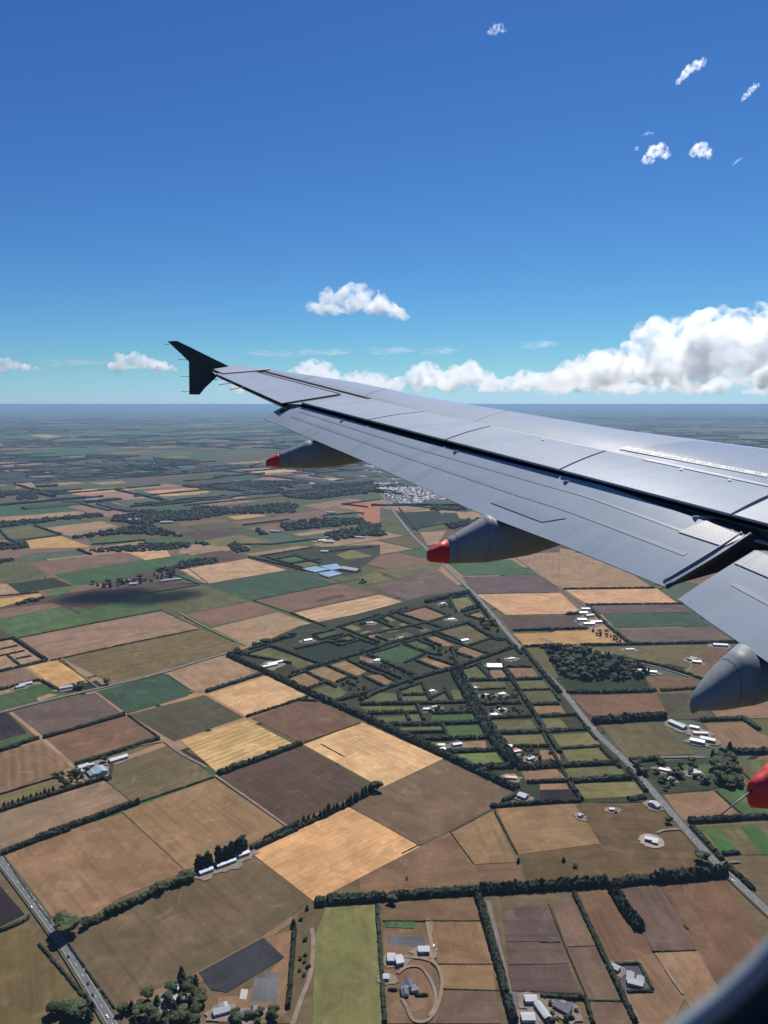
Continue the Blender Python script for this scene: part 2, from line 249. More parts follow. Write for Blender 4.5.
["greypad",[[-250.3,7712.5],[-81.9,7221.3],[295.6,5654.7],[451.4,4577.7],[387.1,4397.5],[90.3,4397.5],[13.1,4706.2],[-84.3,5654.7]]],\
["dgreen",[[69.4,4075.8],[307.2,4157.0],[329.1,3885.8],[230.3,3631.2],[135.3,3515.8],[109.6,3712.4]]],\
["dgreen",[[330.3,4075.8],[444.2,4056.0],[470.5,3797.1],[324.4,3671.3],[281.2,3797.1]]],\
["dry",[[407.7,4126.1],[549.2,3978.6],[443.5,3797.1],[398.3,3885.8]]],\
["dry",[[169.5,3442.7],[295.4,3478.9],[234.1,3147.6],[187.3,3117.8]]]],"H":[[6,5,0,[[-983.6,1827.9],[-958.7,1845.0]]],[8,6,0,[[-958.7,1845.0],[-795.3,1676.6]]],[8,6,0,[[-795.3,1676.6],[-868.9,1604.6]]],[5,4,0,[[-947.1,1756.9],[-916.7,1786.7]]],[5,4,0,[[-922.7,1709.3],[-881.4,1747.2]]],[5,4,0,[[-905.8,1713.1],[-839.7,1641.5]]],[5,4,0,[[-874.3,1687.4],[-847.6,1709.3]]],[7,6,0,[[-813.5,1496.8],[-753.4,1552.0]]],[5,5,0,[[-749.1,1548.9],[-689.4,1496.8]]],[5,5,0,[[-689.4,1496.8],[-668.5,1526.2]]],[3,3,0,[[-786.1,1676.6],[-766.2,1694.6]]],[2,2,0,[[-652.6,2105.4],[-497.6,1934.7]]],[3,3,0,[[-943.9,1849.2],[-791.0,1987.8],[-652.6,2105.4]]],[3,3,0,[[-786.1,1676.6],[-652.6,1796.8],[-499.7,1920.7]]],[3,3,0,[[-770.3,2595.3],[-617.3,2421.3]]],[3,3,0,[[-760.7,2300.9],[-615.5,2414.1]]],[4,4,0,[[-1209.8,2268.6],[-1109.3,2317.4]]],[2,2,0,[[-770.0,1681.9],[-645.5,1553.5]]],[8,6,0,[[-669.6,1216.5],[-625.9,1269.4]]],[8,6,0,[[-617.8,1267.3],[-504.5,1369.3]]],[9,6,0,[[-517.4,1166.7],[-464.2,1213.6],[-406.6,1266.2]]],[3,3,0,[[-499.5,1369.3],[-407.6,1269.4]]],[8,6,0,[[-570.9,1024.2],[-514.1,1070.8],[-453.0,1123.1]]],[10,8,0,[[-484.6,951.2],[-429.1,998.5],[-372.1,1049.6]]],[3,2.5,0,[[-372.6,1049.8],[-321.3,1090.2],[-276.0,1126.5]]],[3,2.5,0,[[-596.0,1073.1],[-533.9,1124.8]]],[5,4,0,[[-457.9,1171.3],[-442.2,1118.9]]],[5,4,0,[[-443.6,1114.8],[-454.6,1127.4]]],[10.3,8.0,0,[[-272.0,1135.9],[-214.2,1185.1],[-147.8,1245.5]]],[5.8,4.6,0,[[-266.3,1359.6],[-157.9,1458.5]]],[9.2,6.9,0,[[-374.3,1485.3],[-273.3,1588.3]]],[2,1.5,0,[[-143.5,1248.5],[-43.7,1332.4]]],[3,1.2,0,[[-113.0,1245.5],[-66.2,1194.4]]],[8,6,0,[[-165.8,951.2],[-140.0,975.3],[-121.5,991.8]]],[12.6,9.2,0,[[-375.4,1711.9],[-260.5,1591.9],[-154.7,1476.1]]],[13.8,9.2,0,[[-154.7,1476.1],[-46.6,1365.8],[64.2,1246.1],[143.3,1158.2],[210.0,1084.2]]],[9,7,0,[[-513.9,916.7],[-484.2,946.5],[-446.5,976.9]]],[3,2,0,[[-510.9,915.6],[-446.7,845.7],[-377.9,774.1]]],[3,3,0,[[-354.8,751.3],[-309.1,701.8],[-269.7,661.1]]],[4,3,0,[[-386.9,751.3],[-343.3,710.9],[-307.6,677.5]]],[6,4,0,[[-441.4,772.0],[-421.2,789.3],[-420.9,798.2]]],[8,6,0,[[-181.7,929.0],[-150.0,954.6],[-123.6,976.9]]],[8,6,0,[[-124.1,979.4],[-72.8,1023.8],[-48.6,1048.9]]],[6,6,0,[[-102.8,772.0],[-99.0,712.7],[-96.0,661.1]]],[15,9,0,[[-83.7,819.3],[-53.6,823.9],[-4.9,828.5]]],[14,8,0,[[-4.9,828.5],[56.8,836.0],[119.3,841.6]]],[16,10,0,[[119.3,841.6],[201.7,849.3],[283.0,857.1]]],[15,9,0,[[289.9,855.2],[318.4,861.1],[344.5,863.1]]],[17,12,0,[[344.5,863.1],[391.4,869.1],[441.2,877.2]]],[6,4,0,[[-8.6,816.7],[-3.5,733.5],[0.7,643.9]]],[11,8,0,[[115.4,833.4],[122.3,733.5],[127.2,643.3]]],[7,5,0,[[235.1,838.3],[241.0,737.4],[246.3,642.3]]],[16,11,0,[[284.8,848.3],[288.8,805.1],[295.3,774.2]]],[4,3,0,[[246.0,720.6],[275.9,721.7]]],[4,3,0,[[275.9,721.7],[278.0,684.4]]],[4,3,0,[[249.2,682.7],[277.6,683.4]]],[6,4,0,[[159.5,676.9],[205.3,674.3]]],[5,4,0,[[205.3,674.3],[204.4,642.3]]],[2,1.5,0,[[199.2,819.0],[202.7,745.3],[207.5,672.6]]],[2,1.5,0,[[175.4,753.4],[199.0,754.2]]],[2,1.5,0,[[206.0,671.9],[242.5,670.3]]],[2,1.5,0,[[296.6,740.2],[346.1,741.4]]],[3,2,0,[[348.3,782.8],[349.9,772.1]]],[10,7,0,[[440.7,994.9],[519.5,1003.7]]],[9,6,0,[[439.8,983.6],[444.4,942.4],[448.7,904.3]]],[7,5,0,[[455.1,918.6],[480.4,921.5]]],[9,6,0,[[449.0,895.8],[460.0,843.3]]],[2,1.5,0,[[94.2,969.9],[117.7,898.1]]],[2,1.5,0,[[93.1,969.9],[162.3,1028.2]]],[3,2,0,[[164.1,1026.7],[179.7,918.6]]],[2,1.5,0,[[-1.3,788.9],[115.3,788.9]]],[1.5,1.2,0,[[58.5,721.0],[119.9,721.0]]],[1.5,1.2,0,[[61.4,686.8],[121.7,684.4]]],[4,3,0,[[3.5,685.1],[14.2,684.4]]],[4,3,0,[[31.4,677.6],[45.3,678.3]]],[2,1.5,0,[[23.8,919.7],[51.2,942.4]]],[16.1,11.5,0,[[398.0,1333.7],[470.1,1347.0],[544.9,1356.5]]],[10,7,0,[[605.1,1343.0],[691.4,1351.1]]],[10,7,0,[[691.4,1351.1],[696.7,1301.4]]],[8.0,5.8,0,[[302.1,1360.7],[372.9,1367.5]]],[8.0,5.8,0,[[299.4,1295.1],[384.2,1303.9]]],[6.9,4.6,0,[[305.3,1226.1],[383.6,1235.2]]],[11.5,8.0,0,[[259.7,1157.6],[395.6,1173.0]]],[11.5,8.0,0,[[298.5,1110.7],[399.1,1123.0]]],[8,5,0,[[237.3,1050.0],[301.4,1053.4]]],[10,6,0,[[372.7,1056.8],[402.1,1062.8]]],[9.2,6.9,0,[[415.5,1180.3],[471.1,1187.7]]],[5.8,4.6,0,[[291.1,1307.7],[296.4,1106.0]]],[8.0,5.8,0,[[296.4,1106.0],[301.6,1054.2]]],[9.2,6.9,0,[[382.4,1482.8],[477.2,1482.8],[574.9,1490.9]]],[8,6,0,[[583.1,1490.9],[673.2,1504.0]]],[12,8,0,[[590.3,1210.5],[667.7,1212.7]]],[10,7,0,[[442.0,998.2],[527.3,1005.2],[562.4,1007.6]]],[3,3,0,[[518.4,1083.1],[528.5,1007.6]]],[3,3,0,[[589.5,1154.5],[590.2,1106.0]]],[13.8,9.2,0,[[156.0,1598.0],[176.9,1416.1],[192.7,1269.6]]],[13.8,9.2,0,[[192.7,1269.6],[206.7,1209.0],[217.3,1160.6]]],[13.8,10.3,0,[[171.0,1606.2],[192.0,1372.0],[222.3,1169.6]]],[10.3,6.9,0,[[-48.3,1418.7],[56.7,1422.6],[167.9,1429.2]]],[11.5,6.9,0,[[8.8,1322.3],[102.4,1326.9],[184.7,1335.0]]],[10.3,6.9,0,[[60.0,1260.1],[192.6,1268.5]]],[10.3,6.9,0,[[107.7,1212.8],[194.6,1218.7]]],[12.6,8.0,0,[[157.0,1155.3],[216.4,1160.6]]],[13.8,8.0,0,[[219.8,1155.3],[294.6,1164.2]]],[11.5,6.9,0,[[202.2,1285.6],[326.0,1297.7]]],[9.2,5.8,0,[[204.5,1352.6],[286.4,1361.0]]],[9.2,5.8,0,[[291.0,1358.6],[342.6,1368.3]]],[10.3,6.9,0,[[195.6,1418.7],[278.1,1425.2]]],[6.9,4.6,0,[[189.1,1496.8],[259.3,1504.0]]],[6.9,4.6,0,[[273.7,1491.0],[352.5,1499.7]]],[8.0,5.8,0,[[172.7,1550.4],[236.6,1558.2]]],[8.0,5.8,0,[[264.0,1550.4],[348.7,1559.7]]],[6.9,5.8,0,[[216.3,1648.4],[233.7,1558.2]]],[9.2,6.9,0,[[270.7,1648.4],[284.7,1491.0],[295.1,1353.8]]],[9.2,6.9,0,[[295.1,1353.8],[305.1,1209.0]]],[6.9,5.8,0,[[83.4,1532.2],[94.5,1438.5]]],[6.9,5.8,0,[[128.9,1502.6],[137.0,1438.5]]],[6.9,5.8,0,[[30.6,1483.9],[33.3,1435.8]]],[6.9,5.8,0,[[67.1,1420.0],[76.1,1342.0]]],[6.9,5.8,0,[[44.6,1369.5],[48.6,1338.5]]],[6.9,5.8,0,[[109.6,1324.6],[116.2,1269.6]]],[5.8,4.6,0,[[39.4,1465.7],[85.5,1468.5]]],[9,6,0,[[180.5,1049.7],[212.3,1078.7]]],[9,6,0,[[159.6,1036.5],[268.2,1052.0]]],[10.3,8.0,0,[[-49.0,1439.2],[10.7,1509.1],[79.7,1567.4],[152.7,1617.2]]],[10.3,8.0,0,[[152.7,1617.2],[255.1,1711.9],[329.4,1778.5]]],[13.8,10.3,0,[[126.7,2187.9],[193.0,2242.7],[266.7,2306.8]]],[13.8,10.3,0,[[225.7,2088.4],[281.3,2138.4]]],[10.3,9.2,0,[[271.0,2323.4],[291.0,2124.3],[306.2,1943.7]]],[10.3,8.0,0,[[234.6,1967.7],[286.6,1836.0],[314.1,1840.2]]],[10.3,6.9,0,[[-58.6,1737.2],[38.4,1821.2],[236.6,1984.8]]],[9.2,6.9,0,[[-65.7,1960.4],[13.3,2056.2],[67.9,2132.8]]],[8.0,5.8,0,[[-62.5,1859.6],[113.6,1979.9],[193.0,2061.5]]],[6.9,5.8,0,[[-30.9,2017.4],[26.5,1927.2]]],[6.9,5.8,0,[[7.3,2056.2],[103.4,1920.3]]],[6.9,5.8,0,[[-21.8,1859.6],[18.4,1806.7]]],[8.0,5.8,0,[[128.4,1875.0],[200.9,1786.3],[250.7,1722.0]]],[8.0,5.8,0,[[51.1,1796.4],[112.3,1725.8],[137.0,1718.3]]],[9.2,6.9,0,[[-39.1,1718.3],[22.7,1637.8],[79.4,1567.3]]],[9.2,6.9,0,[[-56.2,1663.8],[4.6,1599.3],[60.9,1533.4]]],[9.2,6.9,0,[[170.4,1612.5],[186.5,1497.9]]],[6.9,5.8,0,[[223.7,1658.5],[236.8,1559.4]]],[6.9,5.8,0,[[269.7,1681.6],[286.3,1564.1]]],[6.9,5.8,0,[[344.7,1908.8],[472.5,1920.3]]],[6.9,5.8,0,[[349.5,1778.3],[442.0,1790.3]]],[9.2,6.9,0,[[180.8,1545.5],[348.3,1557.9]]],[6.9,5.8,0,[[113.9,1984.8],[153.2,1931.9]]],[8.0,6.9,0,[[166.8,1770.3],[170.7,1615.8]]],[9.2,6.9,0,[[-296.5,1790.8],[-222.9,1724.3],[-147.3,1650.2]]],[9.2,6.9,0,[[-206.6,1591.5],[-135.6,1655.4],[-9.9,1770.7]]],[6.9,5.8,0,[[-211.9,1564.4],[-177.4,1602.9]]],[6.9,5.8,0,[[-177.4,1602.9],[-101.9,1508.4]]],[6.9,5.8,0,[[-134.8,1645.0],[-59.1,1555.1]]],[6.9,5.8,0,[[-88.2,1680.2],[-28.4,1601.3],[-9.0,1588.3]]],[9.2,6.9,0,[[-97.2,1434.5],[-8.5,1499.7]]],[6.9,5.8,0,[[-129.1,1934.7],[-11.5,2059.4]]],[6.9,5.8,0,[[-116.4,1934.7],[-10.1,1807.1]]],[8.0,5.8,0,[[-332.9,1756.9],[-296.5,1790.8]]],[2,2,0,[[-782.5,2780.9],[-590.8,2432.2]]],[2,2,0,[[-687.4,2432.2],[-592.6,2432.2]]],[2,2,0,[[-402.6,2218.6],[-156.7,2435.9]]],[2,2,0,[[-402.6,2218.6],[-270.6,2080.8]]],[2.5,2,0,[[-270.9,2083.5],[-12.8,2300.9]]],[5.8,4.6,0,[[-270.6,2080.8],[-158.0,1944.2]]],[5.8,4.6,0,[[-172.1,1441.2],[-97.2,1434.5]]],[9,7,0,[[-1879.0,3571.8],[-1745.0,3783.3],[-1612.2,4011.1]]],[9,7,0,[[-1740.1,3634.4],[-1494.7,3375.3]]],[7,6,0,[[-1488.8,3361.6],[-1625.0,3211.3]]],[8,6,0,[[-1844.1,3503.9],[-1691.5,3275.0],[-1625.0,3211.3]]],[7,6,0,[[-1258.5,3126.1],[-1058.6,3236.5]]],[10,8,0,[[-1272.2,3022.7],[-1176.0,2915.5]]],[8.0,6.9,0,[[-241.6,4437.1],[-25.3,4646.2]]],[9.2,6.9,0,[[-336.2,3963.4],[-134.8,4059.9],[-118.7,4001.5]]],[9.2,8.0,0,[[-257.4,4437.1],[-96.6,4289.3]]],[9,7,0,[[-705.7,3642.4],[-495.3,3826.8]]],[7,5,0,[[-490.8,2889.8],[-300.4,3067.8]]],[7,6,0,[[-536.0,2864.5],[-375.0,2721.7],[-286.6,2625.4]]],[6.9,5.8,0,[[-414.9,2829.9],[-351.4,2894.9]]],[6,5,0,[[-466.1,2864.5],[-301.7,2677.1]]],[6.9,5.8,0,[[-350.8,2889.8],[-240.0,2744.5]]],[6.9,5.8,0,[[-358.3,2744.5],[-246.8,2825.0]]],[6.9,5.8,0,[[-237.7,2968.2],[-47.8,3079.3]]],[8,6,0,[[-475.5,3138.0],[-283.9,3262.1],[-18.6,3396.1]]],[6,5,0,[[-632.8,3138.0],[-475.5,3138.0]]],[7,6,0,[[586.6,2357.2],[889.6,2371.0]]],[9,8,0,[[523.8,2064.2],[570.9,2072.2]]],[6,5,0,[[618.0,2167.3],[934.5,2179.0]]],[8.0,6.9,0,[[417.9,1915.6],[546.6,1927.2]]],[10,7,0,[[492.0,1786.3],[621.3,1792.4],[896.1,1812.9]]],[9,7,0,[[611.7,2167.3],[611.2,1955.6],[622.6,1796.4]]],[8,6,0,[[548.2,1703.4],[646.4,1632.7],[697.2,1554.8]]],[2,2,0,[[575.7,1567.3],[572.6,1495.1]]],[9.2,6.9,0,[[59.9,4456.0],[269.4,4263.0],[459.5,4198.8]]],[8.0,5.8,0,[[87.6,4263.0],[158.8,3478.9]]],[8.0,5.8,0,[[135.3,3515.8],[314.7,3712.4]]],[9.2,6.9,0,[[387.6,1770.3],[458.7,1770.3]]],[5.8,4.6,0,[[374.6,1374.5],[382.3,1258.5]]],[6.9,5.8,0,[[381.3,1227.2],[392.3,1154.5]]],[6.9,5.8,0,[[404.6,1154.5],[410.0,1078.7]]],[9.2,6.9,0,[[314.4,1842.4],[332.6,1722.0]]],[10.3,8.0,0,[[342.9,1760.4],[368.4,1478.0]]],[6.9,5.8,0,[[-338.6,1718.7],[-310.2,1749.7],[-281.9,1780.7]]],[6.9,5.8,0,[[-214.5,1655.4],[-247.4,1671.4],[-280.2,1687.4]]],[6.9,5.8,0,[[-280.2,1687.4],[-309.4,1703.0],[-338.6,1718.7]]],[6.9,5.8,0,[[-186.4,1871.0],[-158.9,1893.6],[-131.4,1916.1]]],[6.9,5.8,0,[[-105.2,1882.1],[-134.0,1857.2],[-162.7,1832.2]]],[6.9,5.8,0,[[-162.7,1832.2],[-174.6,1851.6],[-186.4,1871.0]]],[6.9,5.8,0,[[-144.9,1817.5],[-118.0,1844.2],[-91.0,1871.0]]],[6.9,5.8,0,[[-91.0,1871.0],[-76.6,1849.4],[-62.3,1827.9]]],[6.9,5.8,0,[[-62.3,1827.9],[-85.9,1805.3],[-109.6,1782.7]]],[6.9,5.8,0,[[-109.6,1782.7],[-127.2,1800.1],[-144.9,1817.5]]],[6.9,5.8,0,[[-220.5,1756.9],[-184.1,1784.0],[-147.7,1811.2]]],[6.9,5.8,0,[[-147.7,1811.2],[-101.6,1819.6],[-55.6,1827.9]]],[6.9,5.8,0,[[-55.6,1827.9],[-32.8,1805.3],[-10.0,1782.7]]],[6.9,5.8,0,[[-126.7,1541.3],[-147.0,1519.0],[-167.4,1496.8]]],[6.9,5.8,0,[[-74.2,1572.3],[-89.0,1555.2],[-103.8,1538.2]]],[6.9,5.8,0,[[204.6,2236.5],[232.5,2250.6],[260.4,2264.7]]],[6.9,5.8,0,[[211.5,2083.0],[208.0,2159.8],[204.6,2236.5]]],[6.9,5.8,0,[[43.4,2069.5],[83.0,2106.8],[122.7,2144.2]]],[6.9,5.8,0,[[122.7,2144.2],[150.8,2100.2],[179.0,2056.2]]],[6.9,5.8,0,[[114.0,1987.3],[78.7,2028.4],[43.4,2069.5]]],[6.9,5.8,0,[[12.9,1984.8],[2.0,2007.5],[-9.0,2030.2]]],[6.9,5.8,0,[[-32.9,1722.0],[2.4,1755.2],[37.8,1788.3]]],[6.9,5.8,0,[[99.5,1722.0],[73.4,1691.2],[47.4,1660.3]]],[6.9,5.8,0,[[45.9,1800.5],[65.6,1815.0],[85.3,1829.6]]],[6.9,5.8,0,[[85.3,1829.6],[103.1,1805.0],[120.9,1780.3]]],[6.9,5.8,0,[[143.1,1782.3],[121.9,1812.4],[100.7,1842.4]]],[6.9,5.8,0,[[274.1,1842.4],[243.9,1813.4],[213.7,1784.3]]],[6.9,5.8,0,[[197.3,1815.0],[167.7,1856.2],[138.1,1897.4]]],[6.9,5.8,0,[[214.9,1687.0],[190.2,1714.0],[165.5,1741.0]]],[6.9,5.8,0,[[104.6,1701.6],[133.5,1671.4],[162.4,1641.2]]],[6.9,5.8,0,[[129.9,1609.2],[101.8,1642.7],[73.6,1676.2]]],[6.9,5.8,0,[[174.9,1615.8],[200.0,1635.4],[225.0,1655.0]]],[6.9,5.8,0,[[281.4,1632.7],[310.8,1632.7],[340.1,1632.7]]],[6.9,5.8,0,[[231.3,2056.2],[254.4,2073.6],[277.6,2091.1]]],[6.9,5.8,0,[[293.6,1979.9],[262.5,2018.0],[231.3,2056.2]]],[6.9,5.8,0,[[-7.1,1589.6],[13.6,1559.2],[34.2,1528.9]]],[6.9,5.8,0,[[4.4,1508.1],[-21.0,1541.6],[-46.4,1575.2]]],[6.9,5.8,0,[[32.9,1491.0],[55.3,1511.6],[77.7,1532.2]]],[6.9,5.8,0,[[96.2,1449.3],[112.8,1468.8],[129.4,1488.2]]],[6.9,5.8,0,[[66.3,1379.3],[20.4,1376.2],[-25.5,1373.2]]],[6.9,5.8,0,[[94.0,1373.2],[134.6,1376.2],[175.1,1379.3]]],[6.9,5.8,0,[[113.3,1292.2],[72.9,1289.4],[32.5,1286.7]]],[6.9,5.8,0,[[295.0,1234.5],[257.7,1233.0],[220.4,1231.5]]],[6.9,5.8,0,[[287.7,1414.8],[321.1,1416.8],[354.5,1418.7]]],[6.9,5.8,0,[[317.3,1114.9],[273.0,1111.2],[228.8,1107.5]]],[6.9,5.8,0,[[355.8,1489.6],[356.8,1463.4],[357.8,1437.1]]]],"R":[["road",11,[[-174.6,6783.0],[-27.6,5065.4],[115.5,3511.3],[217.6,2782.4],[288.1,2290.3],[334.9,1809.7],[375.1,1506.3],[388.9,1301.3],[410.3,1180.5],[422.1,1061.0],[433.7,929.2],[447.8,853.2],[468.9,755.3]]],\
["road",10,[[-633.2,1029.3],[-510.6,906.9],[-374.5,766.4],[-266.0,643.8],[-222.1,593.3]]],\
["road",8,[[-753.5,1379.9],[-681.3,1447.0],[-589.2,1520.4],[-500.4,1598.1],[-434.1,1676.9],[-377.5,1733.5]]],\
["lane",7,[[513.4,2935.5],[553.2,2564.2],[603.4,2157.3],[614.7,1992.5],[624.0,1801.8]]],\
["lane",6,[[404.2,1850.3],[457.3,1770.9],[546.4,1704.8],[633.9,1630.1],[693.9,1549.5]]],\
["lane",5,[[126.3,823.8],[128.7,737.4],[129.3,643.9]]],\
["lane",7,[[412.2,1185.6],[470.9,1194.1],[549.8,1194.1]]],\
["lane",7,[[162.2,1601.3],[182.4,1396.8],[206.8,1238.6],[219.4,1160.6]]],\
["track",4,[[-275.3,1131.6],[-204.4,1055.6],[-139.5,985.1]]],\
["track",5,[[-83.7,776.2],[-79.3,751.3],[-78.2,705.4],[-85.0,667.6],[-89.4,639.2]]],\
["track",4,[[-393.5,1253.7],[-348.4,1204.0],[-309.7,1171.3],[-296.9,1157.8]]],\
["track",3.5,[[19.4,731.6],[44.8,727.8],[56.9,718.3],[60.8,696.6],[54.5,666.0],[42.9,646.9],[28.9,646.9],[23.0,662.8],[18.0,674.3]]],\
["track",3.5,[[14.6,707.3],[24.6,716.5],[38.6,716.5],[46.8,703.7],[52.0,686.1],[51.9,666.0],[44.5,651.6]]],\
["track",3.5,[[55.7,787.2],[51.1,737.4],[56.9,718.3]]],\
["track",5,[[246.5,682.7],[248.0,662.8],[249.6,640.8]]],\
["track",3,[[301.4,714.6],[304.2,693.0],[306.8,679.3]]],\
["track",3,[[547.6,1722.0],[566.1,1741.0],[636.2,1741.0]]],\
["track",3,[[677.6,1591.2],[709.8,1641.2],[708.3,1667.3]]],\
["track",2.5,[[-488.4,1593.1],[-408.0,1496.8],[-388.1,1489.6]]],\
["track",3,[[-393.5,1253.7],[-429.2,1238.4],[-450.1,1218.5]]],\
["lane",4,[[446.1,898.6],[470.8,901.4]]],\
["track",4,[[385.4,967.3],[396.9,973.8],[422.3,977.0]]],\
["track",3,[[-765.7,1690.7],[-673.2,1579.6],[-610.6,1509.1]]],\
["track",5,[[-590.8,2078.1],[-492.3,1951.3],[-394.6,1838.5],[-348.1,1786.7]]]],"T":[["broadleaf_tree",-363.8,765.6,27,"tall round crown overhanging the left road"],\
["broadleaf_tree",-345.1,779.3,11.7,"row climbing from the left road between tan fields"],\
["broadleaf_tree",-341.7,784.4,10.4,"row climbing from the left road between tan fields"],\
["broadleaf_tree",-337.6,788.3,9.0,"row climbing from the left road between tan fields"],\
["broadleaf_tree",-332.4,791.0,9.2,"row climbing from the left road between tan fields"],\
["broadleaf_tree",-328.3,797.2,9.3,"row climbing from the left road between tan fields"],\
["broadleaf_tree",-324.8,800.5,13.0,"row climbing from the left road between tan fields"],\
["broadleaf_tree",-319.6,803.8,13.1,"row climbing from the left road between tan fields"],\
["broadleaf_tree",-317.0,809.2,10.1,"row climbing from the left road between tan fields"],\
["broadleaf_tree",-312.6,810.9,10.2,"row climbing from the left road between tan fields"],\
["broadleaf_tree",-306.5,815.0,11.4,"row climbing from the left road between tan fields"],\
["broadleaf_tree",-302.8,819.5,11.2,"row climbing from the left road between tan fields"],\
["broadleaf_tree",-300.3,822.4,9.7,"row climbing from the left road between tan fields"],\
["broadleaf_tree",-294.2,827.3,10.2,"row climbing from the left road between tan fields"],\
["broadleaf_tree",-290.2,831.2,10.1,"row climbing from the left road between tan fields"],\
["broadleaf_tree",-285.4,835.8,9.9,"row climbing from the left road between tan fields"],\
["broadleaf_tree",-281.8,839.1,12.7,"row climbing from the left road between tan fields"],\
["broadleaf_tree",-277.1,842.2,13.1,"row climbing from the left road between tan fields"],\
["broadleaf_tree",-274.7,846.5,12.1,"row climbing from the left road between tan fields"],\
["broadleaf_tree",-270.0,850.1,9.0,"row climbing from the left road between tan fields"],\
["broadleaf_tree",-263.7,854.0,11.3,"row climbing from the left road between tan fields"],\
["broadleaf_tree",-258.3,855.8,11.9,"row climbing from the left road between tan fields"],\
["broadleaf_tree",-254.3,859.7,10.8,"row climbing from the left road between tan fields"],\
["broadleaf_tree",-248.8,863.9,10.9,"row climbing from the left road between tan fields"],\
["broadleaf_tree",-244.5,864.3,11.9,"row climbing from the left road between tan fields"],\
["broadleaf_tree",-256.0,866.7,11.3,"row climbing from the left road between tan fields"],\
["broadleaf_tree",-250.4,869.9,10.7,"row climbing from the left road between tan fields"],\
["poplar_tree",-243.1,882.7,19.1,"shelter belt by the long sheds"],\
["poplar_tree",-239.9,883.6,24.4,"shelter belt by the long sheds"],\
["poplar_tree",-236.8,885.6,21.0,"shelter belt by the long sheds"],\
["poplar_tree",-232.4,886.9,21.6,"shelter belt by the long sheds"],\
["poplar_tree",-230.0,890.2,24.8,"shelter belt by the long sheds"],\
["poplar_tree",-226.4,890.6,21.3,"shelter belt by the long sheds"],\
["poplar_tree",-217.6,900.5,27.2,"shelter belt by the long sheds"],\
["poplar_tree",-214.4,901.6,20.5,"shelter belt by the long sheds"],\
["poplar_tree",-210.6,904.7,23.8,"shelter belt by the long sheds"],\
["poplar_tree",-206.8,906.3,22.3,"shelter belt by the long sheds"],\
["poplar_tree",-202.9,909.9,27.2,"shelter belt by the long sheds"],\
["poplar_tree",-199.2,913.0,24.1,"shelter belt by the long sheds"],\
["poplar_tree",-196.1,915.2,26.7,"shelter belt by the long sheds"],\
["poplar_tree",-192.9,920.1,25.7,"shelter belt by the long sheds"],\
["poplar_tree",-190.5,922.3,19.4,"shelter belt by the long sheds"],\
["poplar_tree",-187.0,924.8,19.0,"shelter belt by the long sheds"],\
["conifer_tree",-115.8,993.0,14.0,"row below the dark ploughed field"],\
["conifer_tree",-109.2,996.9,12.9,"row below the dark ploughed field"],\
["conifer_tree",-101.9,1002.4,12.2,"row below the dark ploughed field"],\
["conifer_tree",-92.5,1007.6,12.9,"row below the dark ploughed field"],\
["conifer_tree",-87.2,1011.2,14.2,"row below the dark ploughed field"],\
["conifer_tree",-81.5,1018.4,18.0,"row below the dark ploughed field"],\
["conifer_tree",-74.5,1023.1,12.5,"row below the dark ploughed field"],\
["conifer_tree",-69.6,1028.5,13.6,"row below the dark ploughed field"],\
["conifer_tree",-61.4,1033.9,12.1,"row below the dark ploughed field"],\
["conifer_tree",-55.0,1040.8,12.9,"row below the dark ploughed field"],\
["conifer_tree",-50.4,1045.3,15.2,"row below the dark ploughed field"],\
["conifer_tree",-43.5,1054.0,16.2,"row below the dark ploughed field"],\
["conifer_tree",-40.0,1058.7,13.0,"row below the dark ploughed field"],\
["conifer_tree",-32.9,1065.5,16.7,"row below the dark ploughed field"],\
["conifer_tree",-28.6,1070.7,16.9,"row below the dark ploughed field"],\
["conifer_tree",-21.0,1078.8,16.8,"row below the dark ploughed field"],\
["broadleaf_tree",-11.6,1084.0,20,"largest crown right of the row below the ploughed field"],\
["broadleaf_tree",-195.2,953.7,9,"standing alone at the foot of the big tan field"],\
["broadleaf_tree",-472.6,1177.7,12,"round crown beside the white farm shed at left"],\
["conifer_tree",-572.2,1039.3,8.0,"spaced row on the olive strip"],\
["conifer_tree",-567.3,1042.1,7.3,"spaced row on the olive strip"],\
["conifer_tree",-562.9,1045.5,8.1,"spaced row on the olive strip"],\
["conifer_tree",-556.2,1050.4,8.8,"spaced row on the olive strip"],\
["conifer_tree",-550.3,1054.0,10.6,"spaced row on the olive strip"],\
["conifer_tree",-546.2,1056.3,8.0,"spaced row on the olive strip"],\
["conifer_tree",-542.0,1060.8,9.4,"spaced row on the olive strip"],\
["conifer_tree",-536.0,1066.6,8.9,"spaced row on the olive strip"],\
["conifer_tree",-531.9,1071.1,7.5,"spaced row on the olive strip"],\
["conifer_tree",-527.3,1075.8,10.0,"spaced row on the olive strip"],\
["conifer_tree",-522.5,1079.5,7.8,"spaced row on the olive strip"],\
["conifer_tree",-517.8,1083.8,10.1,"spaced row on the olive strip"],\
["broadleaf_tree",-487.9,1153.2,7.8,"garden trees of the left farmstead"],\
["broadleaf_tree",-491.7,1165.3,10.6,"garden trees of the left farmstead"],\
["broadleaf_tree",-514.7,1135.2,7.7,"garden trees of the left farmstead"],\
["broadleaf_tree",-500.2,1133.6,12.1,"garden trees of the left farmstead"],\
["broadleaf_tree",-519.4,1117.3,8.3,"garden trees of the left farmstead"],\
["broadleaf_tree",-503.3,1114.9,9.3,"garden trees of the left farmstead"],\
["broadleaf_tree",-503.4,1160.0,9.3,"garden trees of the left farmstead"],\
["broadleaf_tree",-530.7,1127.6,8.0,"garden trees of the left farmstead"],\
["broadleaf_tree",-523.3,1129.9,11.0,"garden trees of the left farmstead"],\
["broadleaf_tree",-507.1,1136.1,11.2,"garden trees of the left farmstead"],\
